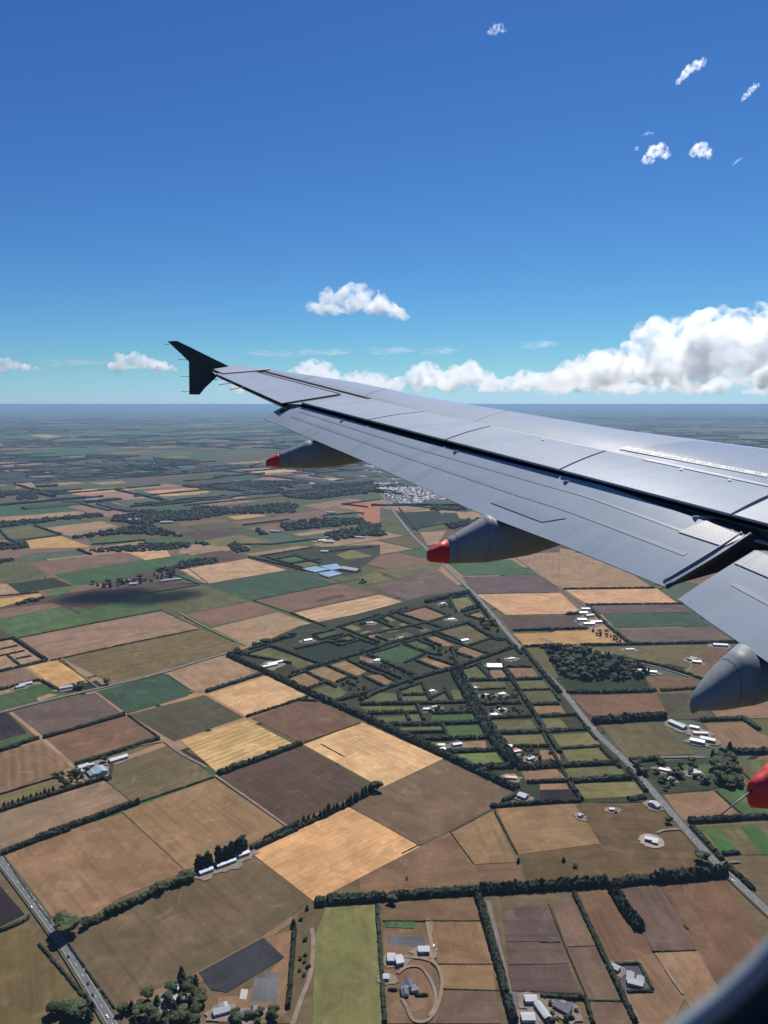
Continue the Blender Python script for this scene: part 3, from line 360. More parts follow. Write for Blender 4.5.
["broadleaf_tree",-506.9,1145.2,9.5,"garden trees of the left farmstead"],\
["broadleaf_tree",-486.1,1145.7,11.8,"garden trees of the left farmstead"],\
["broadleaf_tree",-504.8,1127.6,7.1,"garden trees of the left farmstead"],\
["broadleaf_tree",-506.9,1101.3,12.4,"garden trees of the left farmstead"],\
["broadleaf_tree",-492.0,1114.9,7.8,"garden trees of the left farmstead"],\
["broadleaf_tree",-489.9,1128.5,8.9,"garden trees of the left farmstead"],\
["broadleaf_tree",-599.3,1529.2,16,"alone beside the left cross road near the teal field"],\
["broadleaf_tree",-653.9,1501.0,12.9,"clump beside the left cross road"],\
["broadleaf_tree",-656.0,1506.9,11.3,"clump beside the left cross road"],\
["broadleaf_tree",-646.3,1502.6,11.6,"clump beside the left cross road"],\
["broadleaf_tree",-648.6,1512.8,15.1,"clump beside the left cross road"],\
["broadleaf_tree",-355.9,1728.5,19.4,"clump where the cross road ends"],\
["broadleaf_tree",-347.7,1724.6,16.0,"clump where the cross road ends"],\
["broadleaf_tree",-360.6,1715.5,13.4,"clump where the cross road ends"],\
["broadleaf_tree",-323.2,1776.5,15.0,"row above the olive garden paddock"],\
["broadleaf_tree",-319.0,1779.9,12.8,"row above the olive garden paddock"],\
["broadleaf_tree",-310.4,1786.6,13.7,"row above the olive garden paddock"],\
["broadleaf_tree",-304.1,1798.6,16.6,"row above the olive garden paddock"],\
["broadleaf_tree",-294.8,1801.5,16.6,"row above the olive garden paddock"],\
["broadleaf_tree",-288.7,1809.3,11.2,"row above the olive garden paddock"],\
["broadleaf_tree",-281.1,1817.5,14.0,"row above the olive garden paddock"],\
["broadleaf_tree",-275.0,1825.2,11.2,"row above the olive garden paddock"],\
["broadleaf_tree",-267.4,1830.3,13.4,"row above the olive garden paddock"],\
["broadleaf_tree",-261.6,1837.4,12.9,"row above the olive garden paddock"],\
["broadleaf_tree",-253.2,1848.3,14.2,"row above the olive garden paddock"],\
["broadleaf_tree",-243.0,1856.2,15.2,"row above the olive garden paddock"],\
["broadleaf_tree",-235.0,1862.2,13.0,"row above the olive garden paddock"],\
["conifer_tree",-104.9,779.7,11,"at the top of the narrow hedge beside the track"],\
["conifer_tree",-92.1,808.2,8,"small one at the corner of the bright stubble field"],\
["broadleaf_tree",10.4,821.4,11,"swelling in the long shelter hedge"],\
["conifer_tree",237.6,902.6,8,"pointed crown on the brown paddock below the tan field"],\
["broadleaf_tree",250.2,891.4,7,"low dark bush on the brown paddock"],\
["broadleaf_tree",411.3,994.9,13,"large airy crown beside the main road near the white shed"],\
["broadleaf_tree",421.7,904.3,15,"large airy crown overhanging the main road below the gravel yard"],\
["broadleaf_tree",445.2,994.9,8,"at the end of the hedge across the main road"],\
["broadleaf_tree",295.6,777.6,12,"rounded end of the short thick hedge"],\
["conifer_tree",177.7,901.4,8,"thin crown on the brown paddock by the dark hedge"],\
["broadleaf_tree",29.2,866.2,4,"small bush on the brown field"],\
["broadleaf_tree",585.1,1177.9,19.6,"dark clump by the right farmyard"],\
["conifer_tree",584.4,1161.1,18.8,"dark clump by the right farmyard"],\
["broadleaf_tree",569.4,1160.0,19.6,"dark clump by the right farmyard"],\
["broadleaf_tree",546.4,1098.9,17.9,"dark clump by the right farmyard"],\
["broadleaf_tree",563.7,1101.5,17.8,"dark clump by the right farmyard"],\
["broadleaf_tree",570.3,1179.9,18.9,"dark clump by the right farmyard"],\
["conifer_tree",565.5,1199.3,14.1,"dark clump by the right farmyard"],\
["broadleaf_tree",550.7,1155.0,21.2,"dark clump by the right farmyard"],\
["broadleaf_tree",571.4,1135.1,20.7,"dark clump by the right farmyard"],\
["conifer_tree",547.9,1129.2,13.7,"dark clump by the right farmyard"],\
["conifer_tree",597.7,1199.6,20.4,"dark clump by the right farmyard"],\
["broadleaf_tree",541.4,1115.8,16.6,"dark clump by the right farmyard"],\
["broadleaf_tree",553.4,1142.4,20.2,"dark clump by the right farmyard"],\
["conifer_tree",579.1,1193.6,12.7,"dark clump by the right farmyard"],\
["broadleaf_tree",567.2,1120.8,14.1,"dark clump by the right farmyard"],\
["conifer_tree",580.5,1143.7,21.1,"dark clump by the right farmyard"],\
["conifer_tree",534.4,1105.3,20.8,"dark clump by the right farmyard"],\
["broadleaf_tree",587.6,1213.1,12.1,"dark clump by the right farmyard"],\
["conifer_tree",603.4,1218.0,19.3,"dark clump by the right farmyard"],\
["conifer_tree",566.3,1147.6,18.1,"dark clump by the right farmyard"],\
["conifer_tree",559.4,1168.8,18.8,"dark clump by the right farmyard"],\
["broadleaf_tree",556.5,1114.2,12.3,"dark clump by the right farmyard"],\
["broadleaf_tree",422.8,1164.5,13.9,"clump on the main road corner"],\
["conifer_tree",419.2,1145.3,13.0,"clump on the main road corner"],\
["conifer_tree",420.7,1155.4,11.9,"clump on the main road corner"],\
["conifer_tree",425.1,1129.1,13.8,"clump on the main road corner"],\
["broadleaf_tree",426.2,1138.7,13.6,"clump on the main road corner"],\
["conifer_tree",421.0,1173.9,10.9,"clump on the main road corner"],\
["conifer_tree",416.5,1135.3,14.9,"clump on the main road corner"],\
["broadleaf_tree",427.2,1147.8,13.2,"clump on the main road corner"],\
["broadleaf_tree",459.3,1106.6,12.5,"white roofed gardens by the main road"],\
["broadleaf_tree",441.4,1086.1,9.1,"white roofed gardens by the main road"],\
["broadleaf_tree",495.1,1160.5,13.3,"white roofed gardens by the main road"],\
["broadleaf_tree",465.4,1173.8,13.8,"white roofed gardens by the main road"],\
["broadleaf_tree",448.1,1095.5,8.6,"white roofed gardens by the main road"],\
["broadleaf_tree",518.6,1173.2,12.6,"white roofed gardens by the main road"],\
["broadleaf_tree",516.1,1153.2,10.3,"white roofed gardens by the main road"],\
["broadleaf_tree",508.7,1105.9,10.5,"white roofed gardens by the main road"],\
["broadleaf_tree",504.1,1124.0,10.5,"white roofed gardens by the main road"],\
["broadleaf_tree",463.6,1161.3,12.0,"white roofed gardens by the main road"],\
["broadleaf_tree",479.4,1137.7,13.7,"white roofed gardens by the main road"],\
["broadleaf_tree",445.8,1138.0,10.7,"white roofed gardens by the main road"],\
["broadleaf_tree",516.8,1112.0,14.6,"white roofed gardens by the main road"],\
["broadleaf_tree",502.3,1138.4,9.1,"white roofed gardens by the main road"],\
["broadleaf_tree",464.5,1127.6,11.0,"white roofed gardens by the main road"],\
["broadleaf_tree",448.1,1112.3,14.3,"white roofed gardens by the main road"],\
["broadleaf_tree",480.5,1125.2,14.2,"white roofed gardens by the main road"],\
["broadleaf_tree",-318.4,657.0,11.6,"grove by the left road"],\
["conifer_tree",-313.3,648.3,13.8,"grove by the left road"],\
["conifer_tree",-290.4,648.7,14.0,"grove by the left road"],\
["broadleaf_tree",-312.9,662.2,12.7,"grove by the left road"],\
["conifer_tree",-291.5,661.1,10.3,"grove by the left road"],\
["broadleaf_tree",-325.7,654.8,14.8,"grove by the left road"],\
["conifer_tree",-299.7,665.3,15.1,"grove by the left road"],\
["broadleaf_tree",-299.1,650.4,13.7,"grove by the left road"],\
["broadleaf_tree",-306.3,652.8,15.5,"grove by the left road"],\
["broadleaf_tree",-244.7,663.5,10.1,"grove round the grey roofed house"],\
["conifer_tree",-228.9,666.9,11.8,"grove round the grey roofed house"],\
["broadleaf_tree",-188.0,659.1,11.0,"grove round the grey roofed house"],\
["broadleaf_tree",-218.7,682.8,12.6,"grove round the grey roofed house"],\
["conifer_tree",-193.7,670.9,13.3,"grove round the grey roofed house"],\
["conifer_tree",-212.4,678.0,10.2,"grove round the grey roofed house"],\
["conifer_tree",-231.0,640.0,14.4,"grove round the grey roofed house"],\
["conifer_tree",-215.3,645.8,13.3,"grove round the grey roofed house"],\
["broadleaf_tree",-231.7,652.1,14.5,"grove round the grey roofed house"],\
["broadleaf_tree",-203.1,688.7,10.7,"grove round the grey roofed house"],\
["conifer_tree",-210.2,689.0,11.5,"grove round the grey roofed house"],\
["broadleaf_tree",-240.2,672.5,13.5,"grove round the grey roofed house"],\
["conifer_tree",-206.7,668.5,10.8,"grove round the grey roofed house"],\
["conifer_tree",-208.9,658.7,11.2,"grove round the grey roofed house"],\
["conifer_tree",-191.5,642.7,13.6,"grove round the grey roofed house"],\
["broadleaf_tree",-210.7,640.1,9.8,"grove round the grey roofed house"],\
["broadleaf_tree",-259.5,657.0,12.2,"grove round the grey roofed house"],\
["conifer_tree",-191.5,650.5,10.7,"grove round the grey roofed house"],\
["broadleaf_tree",-188.3,676.2,12.8,"grove round the grey roofed house"],\
["broadleaf_tree",-242.8,653.4,11.5,"grove round the grey roofed house"],\
["broadleaf_tree",-217.3,668.6,13.0,"grove round the grey roofed house"],\
["conifer_tree",-251.8,658.7,12.8,"grove round the grey roofed house"],\
["conifer_tree",-198.8,652.0,10.7,"grove round the grey roofed house"],\
["conifer_tree",-243.9,642.4,10.3,"grove round the grey roofed house"],\
["conifer_tree",-193.8,663.7,14.2,"grove round the grey roofed house"],\
["broadleaf_tree",-223.0,646.4,10.5,"grove round the grey roofed house"],\
["broadleaf_tree",-205.2,675.5,9.8,"grove round the grey roofed house"],\
["broadleaf_tree",-199.4,645.4,14.1,"grove round the grey roofed house"],\
["broadleaf_tree",-184.8,640.0,13.6,"grove round the grey roofed house"],\
["conifer_tree",-216.9,654.9,9.6,"grove round the grey roofed house"],\
["broadleaf_tree",-186.3,669.5,13.8,"grove round the grey roofed house"],\
["conifer_tree",-208.4,648.6,12.0,"grove round the grey roofed house"],\
["broadleaf_tree",-200.8,681.4,13.2,"grove round the grey roofed house"],\
["conifer_tree",-197.4,696.7,10.3,"grove round the grey roofed house"],\
["conifer_tree",-214.1,703.8,13.0,"grove beside the dark plot"],\
["conifer_tree",-210.7,695.1,13.6,"grove beside the dark plot"],\
["broadleaf_tree",-202.3,691.3,12.6,"grove beside the dark plot"],\
["broadleaf_tree",-206.5,669.8,9.4,"grove beside the dark plot"],\
["conifer_tree",-196.0,691.7,9.8,"grove beside the dark plot"],\
["broadleaf_tree",-186.7,656.1,9.6,"grove beside the dark plot"],\
["conifer_tree",-202.0,677.1,12.4,"grove beside the dark plot"],\
["conifer_tree",-207.7,679.5,13.1,"grove beside the dark plot"],\
["broadleaf_tree",-196.9,673.2,8.8,"grove beside the dark plot"],\
["broadleaf_tree",-142.9,645.1,9.8,"garden by the grey pad"],\
["broadleaf_tree",-133.1,651.1,8.3,"garden by the grey pad"],\
["broadleaf_tree",-124.2,644.6,6.5,"garden by the grey pad"],\
["broadleaf_tree",-147.9,652.2,10.2,"garden by the grey pad"],\
["broadleaf_tree",-125.9,651.1,7.6,"garden by the grey pad"],\
["broadleaf_tree",-109.0,648.9,11.0,"garden by the grey pad"],\
["broadleaf_tree",-109.7,655.1,11.1,"garden by the grey pad"],\
["broadleaf_tree",-121.8,655.9,8.6,"garden by the grey pad"],\
["broadleaf_tree",-88.6,758.1,5.5,"planting beside the dirt track"],\
["broadleaf_tree",-86.4,733.6,4.3,"planting beside the dirt track"],\
["broadleaf_tree",-97.0,790.3,5.6,"planting beside the dirt track"],\
["broadleaf_tree",-86.3,724.3,4.6,"planting beside the dirt track"],\
["broadleaf_tree",-84.6,705.1,4.0,"planting beside the dirt track"],\
["broadleaf_tree",-90.3,711.4,3.7,"planting beside the dirt track"],\
["broadleaf_tree",-81.1,716.5,5.5,"planting beside the dirt track"],\
["broadleaf_tree",-90.9,728.3,5.2,"planting beside the dirt track"],\
["broadleaf_tree",176.6,660.9,4.7,"garden of the dark blue house"],\
["broadleaf_tree",165.4,645.4,6.6,"garden of the dark blue house"],\
["broadleaf_tree",179.9,647.8,7.1,"garden of the dark blue house"],\
["broadleaf_tree",167.4,655.0,4.7,"garden of the dark blue house"],\
["broadleaf_tree",167.6,666.6,5.3,"garden of the dark blue house"],\
["broadleaf_tree",184.9,649.6,5.8,"garden of the dark blue house"],\
["broadleaf_tree",170.6,647.7,4.2,"garden of the dark blue house"],\
["broadleaf_tree",192.0,658.1,4.8,"garden of the dark blue house"],\
["broadleaf_tree",174.7,668.5,4.9,"garden of the dark blue house"],\
["broadleaf_tree",159.2,646.3,6.2,"garden of the dark blue house"],\
["broadleaf_tree",44.3,1571.7,6.2,"garden trees in the hedged paddocks"],\
["conifer_tree",25.3,1572.6,6.0,"garden trees in the hedged paddocks"],\
["conifer_tree",12.5,1602.3,5.8,"garden trees in the hedged paddocks"],\
["conifer_tree",90.9,1580.4,9.9,"garden trees in the hedged paddocks"],\
["conifer_tree",12.1,1630.5,9.0,"garden trees in the hedged paddocks"],\
["broadleaf_tree",38.0,1545.5,5.7,"garden trees in the hedged paddocks"],\
["broadleaf_tree",70.5,1563.4,9.3,"garden trees in the hedged paddocks"],\
["broadleaf_tree",62.5,1591.8,8.7,"garden trees in the hedged paddocks"],\
["broadleaf_tree",-6.2,1634.6,5.8,"garden trees in the hedged paddocks"],\
["conifer_tree",1.7,1630.0,8.7,"garden trees in the hedged paddocks"],\
["broadleaf_tree",57.4,1606.5,7.3,"garden trees in the hedged paddocks"],\
["conifer_tree",23.7,1588.8,9.2,"garden trees in the hedged paddocks"],\
["conifer_tree",34.9,1609.6,6.1,"garden trees in the hedged paddocks"],\
["broadleaf_tree",6.4,1613.5,6.2,"garden trees in the hedged paddocks"],\
["broadleaf_tree",273.5,1459.4,9.2,"gardens amid the hedged paddocks"],\
["broadleaf_tree",269.1,1471.4,5.8,"gardens amid the hedged paddocks"],\
["broadleaf_tree",248.7,1441.9,8.6,"gardens amid the hedged paddocks"],\
["broadleaf_tree",217.8,1455.1,9.7,"gardens amid the hedged paddocks"],\
["broadleaf_tree",238.6,1449.9,9.8,"gardens amid the hedged paddocks"],\
["broadleaf_tree",219.0,1443.8,8.4,"gardens amid the hedged paddocks"],\
["broadleaf_tree",205.0,1457.5,9.8,"gardens amid the hedged paddocks"],\
["broadleaf_tree",207.4,1435.1,6.2,"gardens amid the hedged paddocks"],\
["broadleaf_tree",265.4,1458.3,8.1,"gardens amid the hedged paddocks"],\
["broadleaf_tree",254.5,1451.2,8.0,"gardens amid the hedged paddocks"],\
["broadleaf_tree",227.0,1457.1,5.7,"gardens amid the hedged paddocks"],\
["broadleaf_tree",224.5,1470.3,6.6,"gardens amid the hedged paddocks"],\
["broadleaf_tree",246.8,1387.4,6.9,"gardens amid the hedged paddocks"],\
["broadleaf_tree",264.4,1372.8,5.9,"gardens amid the hedged paddocks"],\
["broadleaf_tree",272.5,1385.1,5.9,"gardens amid the hedged paddocks"],\
["broadleaf_tree",233.0,1385.1,8.8,"gardens amid the hedged paddocks"],\
["broadleaf_tree",213.9,1380.6,7.2,"gardens amid the hedged paddocks"],\
["broadleaf_tree",256.5,1392.8,9.3,"gardens amid the hedged paddocks"],\
["broadleaf_tree",263.4,1386.7,9.1,"gardens amid the hedged paddocks"],\
["broadleaf_tree",259.2,1405.9,6.2,"gardens amid the hedged paddocks"],\
["broadleaf_tree",213.1,1391.0,8.2,"gardens amid the hedged paddocks"],\
["broadleaf_tree",227.8,1402.8,9.3,"gardens amid the hedged paddocks"],\
["broadleaf_tree",294.1,1182.1,6.5,"gardens amid the hedged paddocks"],\
["broadleaf_tree",257.6,1219.4,7.9,"gardens amid the hedged paddocks"],\
["broadleaf_tree",259.2,1198.4,7.5,"gardens amid the hedged paddocks"],\
["broadleaf_tree",249.0,1190.1,7.2,"gardens amid the hedged paddocks"],\
["broadleaf_tree",246.0,1220.9,7.5,"gardens amid the hedged paddocks"],\
["broadleaf_tree",259.8,1176.7,6.3,"gardens amid the hedged paddocks"],\
["broadleaf_tree",250.0,1200.7,7.1,"gardens amid the hedged paddocks"],\
["broadleaf_tree",282.8,1180.4,6.1,"gardens amid the hedged paddocks"],\
["broadleaf_tree",289.0,1207.4,8.1,"gardens amid the hedged paddocks"],\
["broadleaf_tree",251.5,1179.6,6.0,"gardens amid the hedged paddocks"],\
["broadleaf_tree",233.1,1181.0,7.3,"gardens amid the hedged paddocks"],\
["broadleaf_tree",266.0,1189.9,8.7,"gardens amid the hedged paddocks"],\
["broadleaf_tree",250.8,1212.5,6.1,"gardens amid the hedged paddocks"],\
["broadleaf_tree",264.6,1206.3,5.7,"gardens amid the hedged paddocks"],\
["broadleaf_tree",239.3,1205.2,6.9,"gardens amid the hedged paddocks"],\
["broadleaf_tree",230.6,1211.1,5.3,"gardens amid the hedged paddocks"],\
["broadleaf_tree",91.2,1384.6,7.9,"gardens amid the hedged paddocks"],\
["broadleaf_tree",155.9,1401.4,9.1,"gardens amid the hedged paddocks"],\
["broadleaf_tree",151.2,1390.4,8.7,"gardens amid the hedged paddocks"],\
["broadleaf_tree",113.9,1384.5,6.8,"gardens amid the hedged paddocks"],\
["broadleaf_tree",134.4,1391.4,7.6,"gardens amid the hedged paddocks"],\
["broadleaf_tree",168.1,1394.8,8.3,"gardens amid the hedged paddocks"],\
["broadleaf_tree",165.5,1410.6,7.0,"gardens amid the hedged paddocks"],\
["broadleaf_tree",109.4,1401.0,9.8,"gardens amid the hedged paddocks"],\
["broadleaf_tree",104.0,1392.9,8.8,"gardens amid the hedged paddocks"],\
["broadleaf_tree",-28.8,1377.8,9.2,"row across the small paddock"],\
["broadleaf_tree",-19.8,1380.7,7.2,"row across the small paddock"],\
["broadleaf_tree",-13.1,1380.0,7.0,"row across the small paddock"],\
["broadleaf_tree",-1.9,1380.6,8.2,"row across the small paddock"],\
["broadleaf_tree",2.6,1382.6,7.6,"row across the small paddock"],\
["broadleaf_tree",11.7,1381.7,6.8,"row across the small paddock"],\
["broadleaf_tree",21.4,1383.8,7.2,"row across the small paddock"],\
["broadleaf_tree",26.8,1384.5,7.2,"row across the small paddock"],\
["broadleaf_tree",34.2,1387.0,7.5,"row across the small paddock"],\
["broadleaf_tree",42.6,1466.6,6.7,"row across the small paddock"],\
["broadleaf_tree",50.5,1467.8,6.8,"row across the small paddock"],\
["broadleaf_tree",58.6,1468.7,9.0,"row across the small paddock"],\
["broadleaf_tree",65.7,1468.7,8.7,"row across the small paddock"],\
["broadleaf_tree",73.9,1470.8,7.1,"row across the small paddock"],\
["broadleaf_tree",82.7,1470.8,7.1,"row across the small paddock"],\
["conifer_tree",165.0,1699.4,10.2,"gardens among the upper hedged paddocks"],\
["broadleaf_tree",158.2,1693.4,10.7,"gardens among the upper hedged paddocks"],\
["conifer_tree",122.6,1772.1,7.2,"gardens among the upper hedged paddocks"],\
["broadleaf_tree",165.8,1685.1,9.1,"gardens among the upper hedged paddocks"],\
["broadleaf_tree",174.9,1706.8,7.4,"gardens among the upper hedged paddocks"],\
["conifer_tree",136.2,1767.8,8.6,"gardens among the upper hedged paddocks"],\
["conifer_tree",163.1,1748.9,11.9,"gardens among the upper hedged paddocks"],\
["broadleaf_tree",135.0,1742.2,10.9,"gardens among the upper hedged paddocks"],\
["broadleaf_tree",137.2,1714.1,10.0,"gardens among the upper hedged paddocks"],\
["conifer_tree",150.6,1731.4,10.7,"gardens among the upper hedged paddocks"],\
["conifer_tree",124.0,1761.2,12.0,"gardens among the upper hedged paddocks"],\
["broadleaf_tree",176.6,1739.3,12.4,"gardens among the upper hedged paddocks"],\
["conifer_tree",140.1,1779.7,10.8,"gardens among the upper hedged paddocks"],\
["broadleaf_tree",143.4,1759.3,8.5,"gardens among the upper hedged paddocks"],\
["conifer_tree",1.0,1660.7,7.5,"gardens among the upper hedged paddocks"],\
["conifer_tree",24.2,1606.0,7.8,"gardens among the upper hedged paddocks"],\
["broadleaf_tree",55.3,1569.4,7.8,"gardens among the upper hedged paddocks"],\
["conifer_tree",64.9,1573.1,6.7,"gardens among the upper hedged paddocks"],\
["conifer_tree",40.4,1598.9,8.7,"gardens among the upper hedged paddocks"],\
["broadleaf_tree",5.0,1631.3,7.1,"gardens among the upper hedged paddocks"],\
["broadleaf_tree",63.0,1564.9,8.2,"gardens among the upper hedged paddocks"],\
["conifer_tree",69.6,1558.1,5.7,"gardens among the upper hedged paddocks"],\
["conifer_tree",81.8,1563.9,7.7,"gardens among the upper hedged paddocks"],\
["broadleaf_tree",-4.7,1639.5,6.9,"gardens among the upper hedged paddocks"],\
["broadleaf_tree",9.9,1622.7,6.0,"gardens among the upper hedged paddocks"],\
["conifer_tree",59.2,1582.3,7.3,"gardens among the upper hedged paddocks"],\
["broadleaf_tree",52.6,1587.9,7.2,"gardens among the upper hedged paddocks"],\
["conifer_tree",43.7,1589.5,6.7,"gardens among the upper hedged paddocks"],\
["conifer_tree",195.7,2160.2,13.2,"gardens among the upper hedged paddocks"],\
["broadleaf_tree",179.1,2134.6,9.5,"gardens among the upper hedged paddocks"],\
["conifer_tree",169.4,2138.2,8.4,"gardens among the upper hedged paddocks"],\
["conifer_tree",190.3,2186.4,9.3,"gardens among the upper hedged paddocks"],\
["broadleaf_tree",196.3,2137.1,10.9,"gardens among the upper hedged paddocks"],\
["conifer_tree",181.7,2165.5,9.0,"gardens among the upper hedged paddocks"],\
["broadleaf_tree",275.4,1934.6,17.3,"gardens among the upper hedged paddocks"],\
["conifer_tree",297.5,1957.4,14.2,"gardens among the upper hedged paddocks"],\
["broadleaf_tree",281.5,1920.5,12.1,"gardens among the upper hedged paddocks"],\
["broadleaf_tree",276.6,1999.8,16.3,"gardens among the upper hedged paddocks"],\
["broadleaf_tree",269.0,1977.5,10.9,"gardens among the upper hedged paddocks"],\
["conifer_tree",291.4,1949.1,12.6,"gardens among the upper hedged paddocks"],\
["conifer_tree",302.2,1897.9,14.8,"gardens among the upper hedged paddocks"],\
["conifer_tree",266.8,1966.8,11.5,"gardens among the upper hedged paddocks"],\
["broadleaf_tree",298.8,1976.8,16.4,"gardens among the upper hedged paddocks"],\
["broadleaf_tree",-57.1,1538.5,7.0,"gardens among the upper hedged paddocks"],\
["broadleaf_tree",-69.3,1523.2,10.5,"gardens among the upper hedged paddocks"],\
["broadleaf_tree",-72.3,1532.5,9.0,"gardens among the upper hedged paddocks"],\
["broadleaf_tree",-71.2,1501.7,8.1,"gardens among the upper hedged paddocks"],\
["broadleaf_tree",-61.3,1517.9,6.5,"gardens among the upper hedged paddocks"],\
["broadleaf_tree",-41.3,1501.4,11.2,"gardens among the upper hedged paddocks"],\
["broadleaf_tree",-78.7,1540.6,10.3,"gardens among the upper hedged paddocks"],\
["broadleaf_tree",-53.2,1497.4,7.6,"gardens among the upper hedged paddocks"],\
["broadleaf_tree",-87.5,1523.5,8.9,"gardens among the upper hedged paddocks"],\
["conifer_tree",475.5,1654.7,12.8,"wood on the right of the main road"],\
["broadleaf_tree",517.5,1725.7,12.2,"wood on the right of the main road"],\
["conifer_tree",596.6,1598.9,13.7,"wood on the right of the main road"],\
["conifer_tree",495.1,1733.7,13.0,"wood on the right of the main road"],\
["conifer_tree",401.9,1569.0,13.6,"wood on the right of the main road"],\
["conifer_tree",518.7,1609.6,19.7,"wood on the right of the main road"],\
["conifer_tree",526.1,1600.6,20.8,"wood on the right of the main road"],\
["broadleaf_tree",400.3,1621.5,16.5,"wood on the right of the main road"],\
["broadleaf_tree",503.3,1551.2,12.6,"wood on the right of the main road"],\
["conifer_tree",533.2,1689.9,19.8,"wood on the right of the main road"],\
["broadleaf_tree",495.5,1595.9,15.3,"wood on the right of the main road"],\
["broadleaf_tree",426.0,1685.4,13.5,"wood on the right of the main road"],\
["conifer_tree",523.7,1631.8,14.8,"wood on the right of the main road"],\
["broadleaf_tree",446.9,1600.3,17.8,"wood on the right of the main road"],\
["conifer_tree",556.5,1576.5,14.5,"wood on the right of the main road"],\
["broadleaf_tree",506.8,1603.3,21.2,"wood on the right of the main road"],\
["broadleaf_tree",404.8,1670.9,20.1,"wood on the right of the main road"],\
["conifer_tree",536.3,1626.1,19.3,"wood on the right of the main road"],\
["broadleaf_tree",449.4,1724.3,18.3,"wood on the right of the main road"],\
["conifer_tree",463.9,1716.7,16.7,"wood on the right of the main road"],\
["conifer_tree",410.5,1620.3,20.2,"wood on the right of the main road"],\
["broadleaf_tree",568.7,1658.0,19.5,"wood on the right of the main road"],\
["conifer_tree",442.3,1745.1,15.7,"wood on the right of the main road"],\
["broadleaf_tree",484.0,1718.8,17.4,"wood on the right of the main road"],\
["conifer_tree",428.8,1706.9,18.7,"wood on the right of the main road"],\
["broadleaf_tree",471.9,1752.5,17.4,"wood on the right of the main road"],\
["conifer_tree",463.9,1624.0,15.2,"wood on the right of the main road"],\
["broadleaf_tree",566.9,1640.9,19.7,"wood on the right of the main road"],\
["conifer_tree",467.2,1583.7,17.0,"wood on the right of the main road"],\
["conifer_tree",407.7,1645.4,20.0,"wood on the right of the main road"],\
["broadleaf_tree",539.2,1588.5,20.9,"wood on the right of the main road"],\
["conifer_tree",528.9,1561.9,18.6,"wood on the right of the main road"],\
["conifer_tree",468.0,1550.2,15.0,"wood on the right of the main road"],\
["conifer_tree",486.1,1697.6,13.5,"wood on the right of the main road"],\
["conifer_tree",416.4,1682.7,21.1,"wood on the right of the main road"],\
["broadleaf_tree",484.8,1756.8,12.1,"wood on the right of the main road"],\
["conifer_tree",466.7,1692.0,12.4,"wood on the right of the main road"],\
["conifer_tree",531.8,1707.9,13.4,"wood on the right of the main road"],\
["broadleaf_tree",401.4,1591.6,15.2,"wood on the right of the main road"],\
["broadleaf_tree",476.5,1621.9,18.0,"wood on the right of the main road"],\
["conifer_tree",529.0,1618.9,19.5,"wood on the right of the main road"],\
["conifer_tree",517.6,1703.9,15.3,"wood on the right of the main road"],\
["broadleaf_tree",452.7,1670.3,18.0,"wood on the right of the main road"],\
["broadleaf_tree",566.8,1626.0,15.6,"wood on the right of the main road"],\
["broadleaf_tree",534.1,1571.7,17.1,"wood on the right of the main road"],\
["conifer_tree",437.1,1756.7,18.8,"wood on the right of the main road"],\
["broadleaf_tree",513.0,1623.4,16.0,"wood on the right of the main road"],\
["conifer_tree",585.6,1592.2,20.3,"wood on the right of the main road"],\
["broadleaf_tree",482.5,1592.0,12.9,"wood on the right of the main road"],\
["conifer_tree",557.9,1558.8,18.2,"wood on the right of the main road"],\
["conifer_tree",474.1,1595.6,15.7,"wood on the right of the main road"],\
["conifer_tree",441.8,1715.8,14.7,"wood on the right of the main road"],\
["conifer_tree",522.0,1579.5,20.8,"wood on the right of the main road"],\
["broadleaf_tree",427.2,1611.9,15.0,"wood on the right of the main road"],\
["broadleaf_tree",503.6,1745.6,14.9,"wood on the right of the main road"],\
["broadleaf_tree",443.7,1555.8,19.9,"wood on the right of the main road"],\
["conifer_tree",492.5,1575.6,18.3,"wood on the right of the main road"],\
["broadleaf_tree",573.6,1578.4,13.1,"wood on the right of the main road"],\
["conifer_tree",463.6,1657.7,12.8,"wood on the right of the main road"],\
["broadleaf_tree",434.3,1698.5,15.8,"wood on the right of the main road"],\
["broadleaf_tree",441.4,1686.0,12.3,"wood on the right of the main road"],\
["conifer_tree",401.7,1768.2,12.5,"wood on the right of the main road"],\
["broadleaf_tree",421.5,1760.6,16.8,"wood on the right of the main road"],\
["broadleaf_tree",515.7,1687.3,16.9,"wood on the right of the main road"],\
["broadleaf_tree",456.2,1762.7,16.7,"wood on the right of the main road"],\
["conifer_tree",486.7,1670.0,14.4,"wood on the right of the main road"],\
["conifer_tree",496.7,1607.8,18.4,"wood on the right of the main road"],\
["conifer_tree",554.5,1634.4,16.9,"wood on the right of the main road"],\
["conifer_tree",481.2,1578.2,20.1,"wood on the right of the main road"],\
["conifer_tree",536.4,1598.1,18.4,"wood on the right of the main road"],\
["conifer_tree",404.7,1706.1,18.4,"wood on the right of the main road"],\
["conifer_tree",509.0,1678.0,14.1,"wood on the right of the main road"],\
["conifer_tree",480.3,1705.2,21.0,"wood on the right of the main road"],\
["conifer_tree",455.6,1693.3,12.6,"wood on the right of the main road"],\
["conifer_tree",454.7,1734.3,16.8,"wood on the right of the main road"],\
["conifer_tree",428.4,1753.9,16.8,"wood on the right of the main road"],\
["conifer_tree",449.6,1583.0,13.6,"wood on the right of the main road"],\
["conifer_tree",586.4,1640.9,13.3,"wood on the right of the main road"],\
["conifer_tree",452.4,1567.3,18.1,"wood on the right of the main road"],\
["conifer_tree",542.3,1606.2,21.2,"wood on the right of the main road"],\
["conifer_tree",549.5,1645.7,18.7,"wood on the right of the main road"],\
["broadleaf_tree",435.5,1661.1,18.3,"wood on the right of the main road"],\
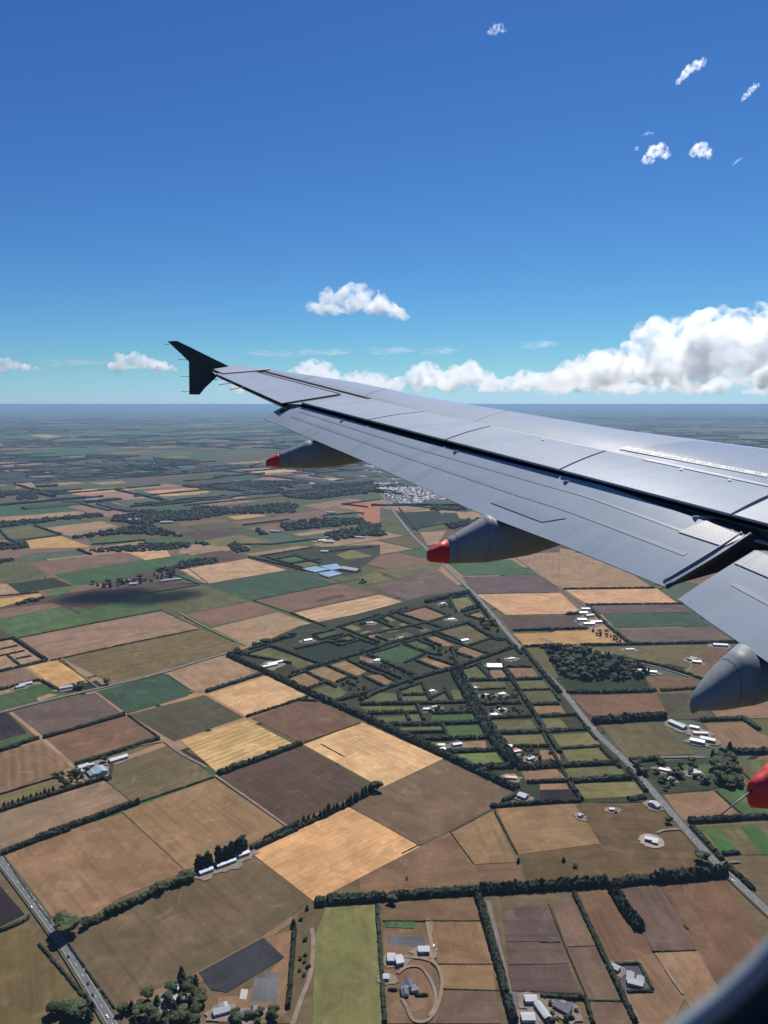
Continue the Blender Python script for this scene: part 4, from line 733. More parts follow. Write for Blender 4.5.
["conifer_tree",449.3,1627.9,19.4,"wood on the right of the main road"],\
["conifer_tree",493.2,1662.8,19.9,"wood on the right of the main road"],\
["conifer_tree",441.5,1639.8,17.7,"wood on the right of the main road"],\
["conifer_tree",478.7,1553.9,15.4,"wood on the right of the main road"],\
["broadleaf_tree",483.4,1637.8,12.9,"wood on the right of the main road"],\
["broadleaf_tree",411.6,1634.0,16.7,"wood on the right of the main road"],\
["broadleaf_tree",565.9,1570.7,19.8,"wood on the right of the main road"],\
["conifer_tree",522.4,1547.5,12.7,"wood on the right of the main road"],\
["broadleaf_tree",562.3,1671.7,19.6,"wood on the right of the main road"],\
["broadleaf_tree",441.1,1619.9,17.0,"wood on the right of the main road"],\
["broadleaf_tree",428.0,1636.1,20.1,"wood on the right of the main road"],\
["conifer_tree",510.8,1545.4,16.8,"wood on the right of the main road"],\
["broadleaf_tree",483.8,1744.5,14.8,"wood on the right of the main road"],\
["broadleaf_tree",464.1,1573.8,16.9,"wood on the right of the main road"],\
["broadleaf_tree",477.4,1725.4,16.2,"wood on the right of the main road"],\
["conifer_tree",552.1,1694.2,12.0,"wood on the right of the main road"],\
["conifer_tree",412.1,1759.3,12.2,"wood on the right of the main road"],\
["conifer_tree",441.2,1591.4,15.7,"wood on the right of the main road"],\
["broadleaf_tree",589.5,1833.1,8.0,"yard of the farm above the wood"],\
["broadleaf_tree",570.0,1880.8,8.5,"yard of the farm above the wood"],\
["broadleaf_tree",589.0,1891.5,10.7,"yard of the farm above the wood"],\
["broadleaf_tree",596.8,1826.8,10.8,"yard of the farm above the wood"],\
["conifer_tree",556.0,1902.1,11.8,"yard of the farm above the wood"],\
["broadleaf_tree",596.6,1843.0,13.0,"yard of the farm above the wood"],\
["broadleaf_tree",558.3,1870.9,8.6,"yard of the farm above the wood"],\
["conifer_tree",589.5,1857.9,8.4,"yard of the farm above the wood"],\
["conifer_tree",602.8,1821.0,9.4,"yard of the farm above the wood"],\
["broadleaf_tree",572.4,1894.9,11.2,"yard of the farm above the wood"],\
["conifer_tree",564.4,1863.5,12.2,"yard of the farm above the wood"],\
["broadleaf_tree",580.7,1861.3,7.9,"yard of the farm above the wood"],\
["broadleaf_tree",-852.9,2466.5,14.9,"band behind the cloud shadowed field"],\
["conifer_tree",-809.3,2548.4,12.7,"band behind the cloud shadowed field"],\
["broadleaf_tree",-882.0,2399.3,12.1,"band behind the cloud shadowed field"],\
["conifer_tree",-952.9,2400.3,15.9,"band behind the cloud shadowed field"],\
["broadleaf_tree",-874.2,2454.8,13.7,"band behind the cloud shadowed field"],\
["broadleaf_tree",-756.1,2546.4,19.0,"band behind the cloud shadowed field"],\
["broadleaf_tree",-977.9,2428.6,14.9,"band behind the cloud shadowed field"],\
["broadleaf_tree",-924.0,2386.3,16.6,"band behind the cloud shadowed field"],\
["broadleaf_tree",-902.0,2465.0,18.1,"band behind the cloud shadowed field"],\
["conifer_tree",-877.3,2427.4,19.2,"band behind the cloud shadowed field"],\
["conifer_tree",-787.3,2511.7,14.6,"band behind the cloud shadowed field"],\
["conifer_tree",-828.1,2461.9,18.5,"band behind the cloud shadowed field"],\
["conifer_tree",-903.7,2383.5,17.0,"band behind the cloud shadowed field"],\
["broadleaf_tree",-933.5,2437.9,19.6,"band behind the cloud shadowed field"],\
["conifer_tree",-765.0,2482.4,16.5,"band behind the cloud shadowed field"],\
["broadleaf_tree",-888.6,2446.8,11.9,"band behind the cloud shadowed field"],\
["broadleaf_tree",-907.3,2480.0,13.8,"band behind the cloud shadowed field"],\
["broadleaf_tree",-817.0,2473.9,12.3,"band behind the cloud shadowed field"],\
["conifer_tree",-916.6,2418.4,13.9,"band behind the cloud shadowed field"],\
["broadleaf_tree",-747.5,2567.4,19.2,"band behind the cloud shadowed field"],\
["conifer_tree",-777.7,2535.5,15.1,"band behind the cloud shadowed field"],\
["broadleaf_tree",-850.4,2508.3,20.0,"band behind the cloud shadowed field"],\
["conifer_tree",-743.9,2524.2,19.7,"band behind the cloud shadowed field"],\
["broadleaf_tree",-789.8,2449.8,13.0,"band behind the cloud shadowed field"],\
["conifer_tree",-819.3,2430.7,12.9,"band behind the cloud shadowed field"],\
["conifer_tree",-930.6,2400.0,17.0,"band behind the cloud shadowed field"]],"WD":[[[-1408.0,3783.3],[-1452.6,3944.7],[-1346.5,4140.5],[-1052.1,4140.5],[-963.1,3826.8],[-1146.8,3766.2],[-1185.3,3634.4]],[[-1416.3,3275.0],[-1369.7,3410.1],[-1282.1,3541.3],[-1159.4,3634.4],[-921.2,3327.8],[-1050.4,3361.6],[-1182.2,3396.1],[-1283.0,3341.2]],[[-1235.2,3011.7],[-1136.8,3067.8],[-1033.0,3156.0],[-841.0,3156.0],[-819.2,3050.8],[-998.0,2978.9],[-1164.7,2968.2]],[[-828.8,2633.9],[-763.9,2744.5],[-714.2,2815.3],[-696.8,2744.5],[-739.8,2655.3],[-797.4,2592.0]],[[-2654.4,5081.9],[-2206.0,5128.3],[-2159.5,4976.6],[-2382.4,4889.8],[-2526.9,4833.5]],[[-2407.0,4805.9],[-2286.2,4861.5],[-2211.9,4672.1],[-2317.3,4633.4]],[[-3471.5,7112.5],[-3339.9,7264.6],[-3141.9,6882.0],[-3321.6,6826.6]],[[-2996.5,6826.6],[-2742.6,6854.2],[-2663.5,6537.3],[-2939.3,6613.8]],[[-3543.8,8803.8],[-2835.7,8625.8],[-2930.7,8290.4],[-3371.6,8371.8]],[[-2580.6,8290.4],[-1966.7,7905.8],[-1824.3,7327.2],[-2267.8,7358.9]],[[-2268.7,6179.6],[-1947.5,6613.8],[-1903.6,6462.5],[-2164.3,5920.1]],[[-3084.8,5920.1],[-2628.1,6025.6],[-2565.0,5879.0],[-3022.3,5798.3]],[[-2579.9,5443.1],[-2431.6,5478.5],[-2385.9,5373.7],[-2531.6,5339.7]],[[-1986.7,4496.7],[-1752.3,4595.3],[-1729.0,4533.2],[-1935.1,4413.7]],[[-1965.8,3740.8],[-1757.1,3871.3],[-1559.0,4040.2],[-1512.3,3935.3],[-1710.4,3766.2],[-1879.0,3571.8]],[[-1491.7,5443.1],[-1369.5,5478.5],[-1318.9,5272.8],[-1421.6,5322.8]],[[-1656.2,3138.0],[-1567.2,3186.5],[-1491.3,3050.8],[-1591.4,3011.7]],[[-1171.9,5681.3],[-905.7,5778.5],[-635.8,5739.2],[-558.1,5568.9],[-797.6,5322.8],[-1081.6,5425.6]],[[-539.5,5478.5],[-87.7,5719.8],[-84.9,5532.4],[-349.8,5390.9],[-515.0,5322.8]],[[-1131.4,4059.9],[-1088.4,4356.3],[-915.0,4267.4],[-828.1,4059.9],[-925.0,3916.8],[-1055.9,3783.3]],[[-884.7,4267.4],[-577.0,4472.7],[-500.4,4356.3],[-498.3,4079.8],[-832.6,4011.1]],[[-719.7,5036.2],[-491.6,5272.8],[-83.5,5443.1],[-68.8,5066.6],[-434.1,4646.2],[-608.9,4724.7]],[[-1412.4,5443.1],[-1141.6,5532.4],[-752.9,5272.8],[-709.3,4962.0],[-1056.4,5112.8],[-1300.9,5223.8]],[[-531.9,3699.1],[-307.9,3871.3],[-113.6,3826.8],[-97.2,3715.7],[-285.2,3579.5],[-476.5,3481.8]],[[-665.4,3079.3],[-653.7,3186.5],[-548.6,3011.7],[-595.3,2946.9]],[[-785.3,2791.3],[-659.1,2854.6],[-632.6,2758.4],[-750.6,2664.0]],[[-626.1,3556.5],[-555.5,3431.3],[-529.4,3341.2],[-604.5,3431.3]],[[-283.1,3396.1],[-20.3,3699.1],[-18.6,3396.1],[-211.8,3230.2]],[[-1814.1,6562.6],[-1721.1,6745.3],[-1465.9,6665.8],[-1649.9,6462.5]],[[-893.1,3186.5],[-842.8,3168.1],[-830.8,3079.3],[-860.7,3067.8]],[[-820.1,3168.1],[-759.1,3150.0],[-755.0,3108.4],[-792.4,3102.5]],[[-175.6,5384.0],[-102.6,5561.5],[-59.4,5217.3],[-160.5,4912.7]],[[274.2,4340.5],[474.7,4340.5],[472.1,4177.8],[262.9,4157.0]],[[311.3,3671.3],[508.9,3885.8],[473.5,3712.4],[311.0,3515.8]],[[-127.5,3885.8],[-54.6,3631.2],[21.3,3338.5],[-62.2,3338.5],[-114.5,3478.9]],[[-1492.6,2819.2],[-1446.3,2848.6],[-1427.1,2809.5],[-1458.5,2752.8]],[[-1122.6,2191.5],[-1059.3,2262.2],[-1043.9,2237.1],[-1103.1,2167.9]],[[-82.5,2483.6],[-59.7,2464.7],[-63.0,2420.6],[-80.5,2420.6]],[[21.0,2083.0],[75.6,2132.8],[82.5,2110.3],[35.9,2069.5]],[[397.0,1784.3],[416.0,1796.4],[414.8,1776.3],[395.3,1770.3]],[[395.2,1760.4],[482.0,1760.4],[547.1,1699.7],[613.9,1609.2],[572.8,1567.3],[530.3,1551.7],[406.3,1557.9],[398.7,1649.8]]],"B":[["farm_shed",-497.1,1159.6,24,12,4,"white",40,"white farm shed at the top of the tree ringed left farmstead"],\
["farm_shed",-500.0,1140.2,14,10,4,"white",-50,"small white shed on the left side of the left farmstead"],\
["farm_shed",-478.3,1135.9,26,12,4,"grey",-50,"grey roofed shed in the middle of the left farmstead"],\
["farm_shed",-466.1,1141.9,24,16,5,"blue",-50,"blue white shed at the right end of the left farmstead"],\
["farm_shed",-451.8,1185.1,30,11,4,"white",40,"long white shed alone beyond the left farmstead"],\
["farmhouse",-214.0,671.5,20,12,4,"grey",35,"grey roofed house in the grove at the bottom left"],\
["farm_shed",-210.0,687.1,13,7,3,"white",35,"narrow white shed above the grey roofed house in the grove"],\
["farmhouse",-161.5,656.3,16,12,4,"grey",20,"grey roofed house with pale gravel beside the grove at the bottom"],\
["farmhouse",-132.4,652.8,15,11,4,"navy",10,"dark roofed house below the grey pad"],\
["farm_shed",-207.5,687.8,9,6,3,"white",40,"tiny white shed in the trees by the black plot"],\
["farm_shed",-230.1,879.4,18,7,3.5,"blue",35,"first long pale shed from the left below the tall shelter trees"],\
["farm_shed",-207.3,895.7,26,6,3.5,"blue",35,"middle long pale shed below the tall shelter trees"],\
["farm_shed",-190.6,914.4,20,7,3.5,"white",35,"white long shed at the right end of the tall shelter trees"],\
["farm_shed",44.0,738.6,12,8,4,"white",0,"white shed with a grey apron above the curved driveway"],\
["farm_shed",7.9,726.6,8,11,4,"white",0,"left one of two white sheds beside the green field"],\
["farm_shed",16.3,723.6,8,12,4,"white",15,"right one of two white sheds beside the green field"],\
["farm_shed",2.2,700.1,6,6,3,"white",0,"tiny white shed against the green field hedge"],\
["farm_shed",148.5,670.3,12,8,4,"white",0,"square white shed in the gravel yard at the bottom"],\
["farm_shed",157.3,655.7,20,7,4,"white",-70,"long white shed pointing down beside the hedge at the bottom"],\
["farm_shed",141.5,647.6,13,9,4,"white",0,"white shed at the very bottom edge of the gravel yard"],\
["farmhouse",178.1,660.2,17,13,4,"navy",-40,"dark blue roofed house in the hedged garden at the bottom"],\
["farm_shed",247.9,713.2,8,7,3,"grey",-45,"small grey garage at the corner of the hedged grey yard"],\
["farm_shed",288.2,1009.9,5,7,3,"white",-60,"small white hut at the edge of the tan field"],\
["farm_shed",339.2,1026.7,7,5,3,"white",0,"tiny white hut beside a dark truck on the brown paddock"],\
["farm_shed",405.9,1039.7,12,8,4,"white",-55,"white shed beside the main road above the large tree"],\
["farm_shed",551.6,1318.0,34,12,5,"blue",-60,"long blue grey shed pointing down from the dark hedge"],\
["farm_shed",579.1,1307.7,16,9,4,"grey",-30,"small grey shed above the farmyard below the dark wing fairing"],\
["farm_shed",579.6,1282.7,26,8,4,"white",-5,"pale long shed second from the top of the right farmyard"],\
["farm_shed",560.1,1249.1,24,12,5,"blue",-30,"blue roofed shed at the bottom of the right farmyard"],\
["farm_shed",581.7,1256.2,24,12,5,"navy",-30,"dark roofed shed at the right of the right farmyard"],\
["farmhouse",463.2,1146.5,17,11,4,"white",-30,"white roofed house nearest the main road corner"],\
["farmhouse",508.5,1137.6,19,12,4,"white",0,"white roofed house on the right among the garden trees"],\
["farmhouse",459.7,1115.4,12,9,4,"blue",0,"pale blue roofed house below the white one by the main road"],\
["farm_shed",406.9,1038.2,9,16,4,"white",35,"white shed standing on the main road edge"],\
["packing_shed",252.8,1629.6,34,24,6,"white",-2,"large white striped shed among the hedged paddocks"],\
["farmhouse",189.8,1502.6,14,9,4,"white",0,"white roofed house below the large white shed"],\
["farmhouse",214.0,1365.9,13,12,4,"white",0,"white roofed house in the green garden beside the avenue"],\
["farm_shed",101.2,1234.5,12,8,4,"white",0,"upper one of two white sheds left of the navy roofed house"],\
["farm_shed",101.8,1218.7,9,10,4,"white",30,"lower one of two white sheds left of the navy roofed house"],\
["farmhouse",129.2,1238.6,17,14,5,"navy",20,"navy roofed house above the yellow green paddock"],\
["farm_shed",219.3,1230.5,12,9,4,"white",0,"white shed on the right side of the avenue"],\
["farmhouse",230.0,1212.8,14,12,4,"rust",20,"red roofed house on the right side of the avenue"],\
["farmhouse",249.7,1186.2,15,11,4,"grey",30,"grey roofed house in the orchard garden"],\
["farmhouse",205.4,1121.6,18,12,4,"rust",-10,"red roofed house in the corner below the avenue"],\
["farm_shed",213.5,1063.3,14,12,4,"white",-40,"white shed at the lower corner of the hedged paddocks"],\
["farmhouse",100.1,1485.3,12,9,4,"white",30,"white roofed house left of the avenue between paddocks"],\
["farmhouse",102.6,1401.9,12,9,4,"blue",0,"pale blue roofed house above the bright green paddock"],\
["farm_shed",83.8,1390.5,12,8,4,"white",0,"small white shed at the corner of the bright green paddock"],\
["farmhouse",209.4,1462.9,14,9,4,"grey",10,"grey roofed house in the garden right of the avenue"],\
["farmhouse",245.6,1469.9,14,10,4,"white",0,"white roofed house in the middle of the paddock gardens"],\
["farmhouse",233.1,1390.5,14,10,4,"navy",0,"dark roofed house in the garden beside the avenue"],\
["farmhouse",188.3,2009.7,20,12,4,"white",10,"white roofed house near the top of the hedged paddocks"],\
["farm_shed",204.6,1821.2,22,12,4,"white",30,"white shed in the wide dry paddock"],\
["farmhouse",-16.7,1676.2,14,10,4,"white",30,"white roofed house at the left of the green paddock"],\
["farmhouse",45.6,1842.4,14,10,4,"white",0,"white roofed house between small dry paddocks"],\
["farmhouse",178.0,2176.1,16,10,4,"blue",20,"pale blue roofed house behind the tall hedge by the main road"],\
["farmhouse",301.2,1685.2,18,10,4,"grey",20,"grey roofed house inside the oval hedge"],\
["farm_shed",-195.0,1821.6,22,12,4,"white",30,"white shed beside the small green paddock"],\
["farm_shed",-265.9,1634.7,44,9,4,"grey",35,"long grey shed in the lower garden of the olive paddock"],\
["farm_shed",-253.9,1655.4,40,8,4,"blue",35,"long pale shed above the grey one in the olive paddock"],\
["packing_shed",-121.4,2628.8,75,32,7,"white",-35,"big white shed beside the glasshouses"],\
["farmhouse",-38.3,1975.5,20,12,4,"white",0,"white roofed house at the top left of the hedged paddocks"],\
["farmhouse",-17.4,1669.5,16,10,4,"blue",0,"pale roofed house at the left of the green garden"],\
["farm_shed",552.4,2002.2,26,14,5,"white",0,"left white shed of the farm above the wood"],\
["farm_shed",561.9,1962.8,30,12,5,"white",0,"lowest white shed of the farm above the wood"],\
["farm_shed",584.6,1979.9,34,14,5,"white",10,"long white shed right of centre in the farm above the wood"],\
["farm_shed",573.9,2069.5,24,14,5,"grey",0,"grey shed in the farm above the wood"],\
["farm_shed",585.4,2043.1,26,12,5,"blue",20,"blue white shed in the middle of the farm above the wood"],\
["farm_shed",592.4,2110.3,24,10,5,"white",0,"topmost white shed of the farm above the wood"],\
["farmhouse",604.3,1750.7,22,14,5,"navy",0,"dark roofed house in the gravel yard right of the wood"],\
["farmhouse",729.4,1681.6,24,14,5,"grey",20,"grey roofed house at the end of the forked drive"],\
["farm_shed",731.0,1660.3,20,12,5,"navy",-20,"dark shed beside the house at the forked drive"],\
["farm_shed",840.6,1782.3,34,12,5,"blue",-10,"pale blue shed under the wing beside the long hedge"],\
["farm_shed",584.4,1605.9,26,10,4,"grey",0,"grey shed at the right tip of the wood"],\
["farm_shed",601.0,1597.7,26,10,4,"blue",-20,"pale shed outside the right tip of the wood"],\
["farm_shed",-731.8,2476.8,70,8,4,"white",30,"long thin white roof beside the cloud shadow"],\
["farm_shed",-772.1,1523.2,26,12,4,"white",40,"white shed at the upper left green paddock"],\
["farm_shed",-776.2,1508.4,18,10,4,"blue",40,"pale blue shed at the upper left green paddock"],\
["farm_shed",-677.6,1504.0,26,12,4,"blue",30,"pale shed on the far side of the left cross road"],\
["farm_shed",-881.6,2458.0,30,14,5,"grey",30,"grey shed in the tree band by the cloud shadow"],\
["farm_shed",-839.7,2417.7,26,12,5,"blue",30,"pale blue shed below the tree band by the cloud shadow"],\
["farm_shed",-1830.6,4607.9,70,22,7,"white",10,"white shed on the distant pink field"],\
["farm_shed",-1299.2,3800.6,60,22,7,"white",10,"white shed inside the distant wood at left"],\
["farm_shed",-1105.3,3715.7,60,20,7,"white",10,"white shed at the lower edge of the distant wood"],\
["farm_shed",-242.8,3180.3,50,16,6,"white",0,"white shed beyond the glasshouses"],\
["farm_shed",-273.8,3211.3,36,14,6,"white",30,"smaller white shed beyond the glasshouses"],\
["farm_shed",-513.5,3445.6,50,16,6,"blue",-20,"pale shed at the dark distant wood"],\
["farm_shed",-293.7,4059.9,50,18,6,"blue",-20,"pale shed beside the distant zigzag hedge"],\
["farm_shed",-243.0,2968.2,30,14,5,"white",0,"white shed among the distant hedged paddocks"],\
["farm_shed",-110.0,3294.6,50,16,5,"white",-20,"white sheds row near the distant dark orchards"],\
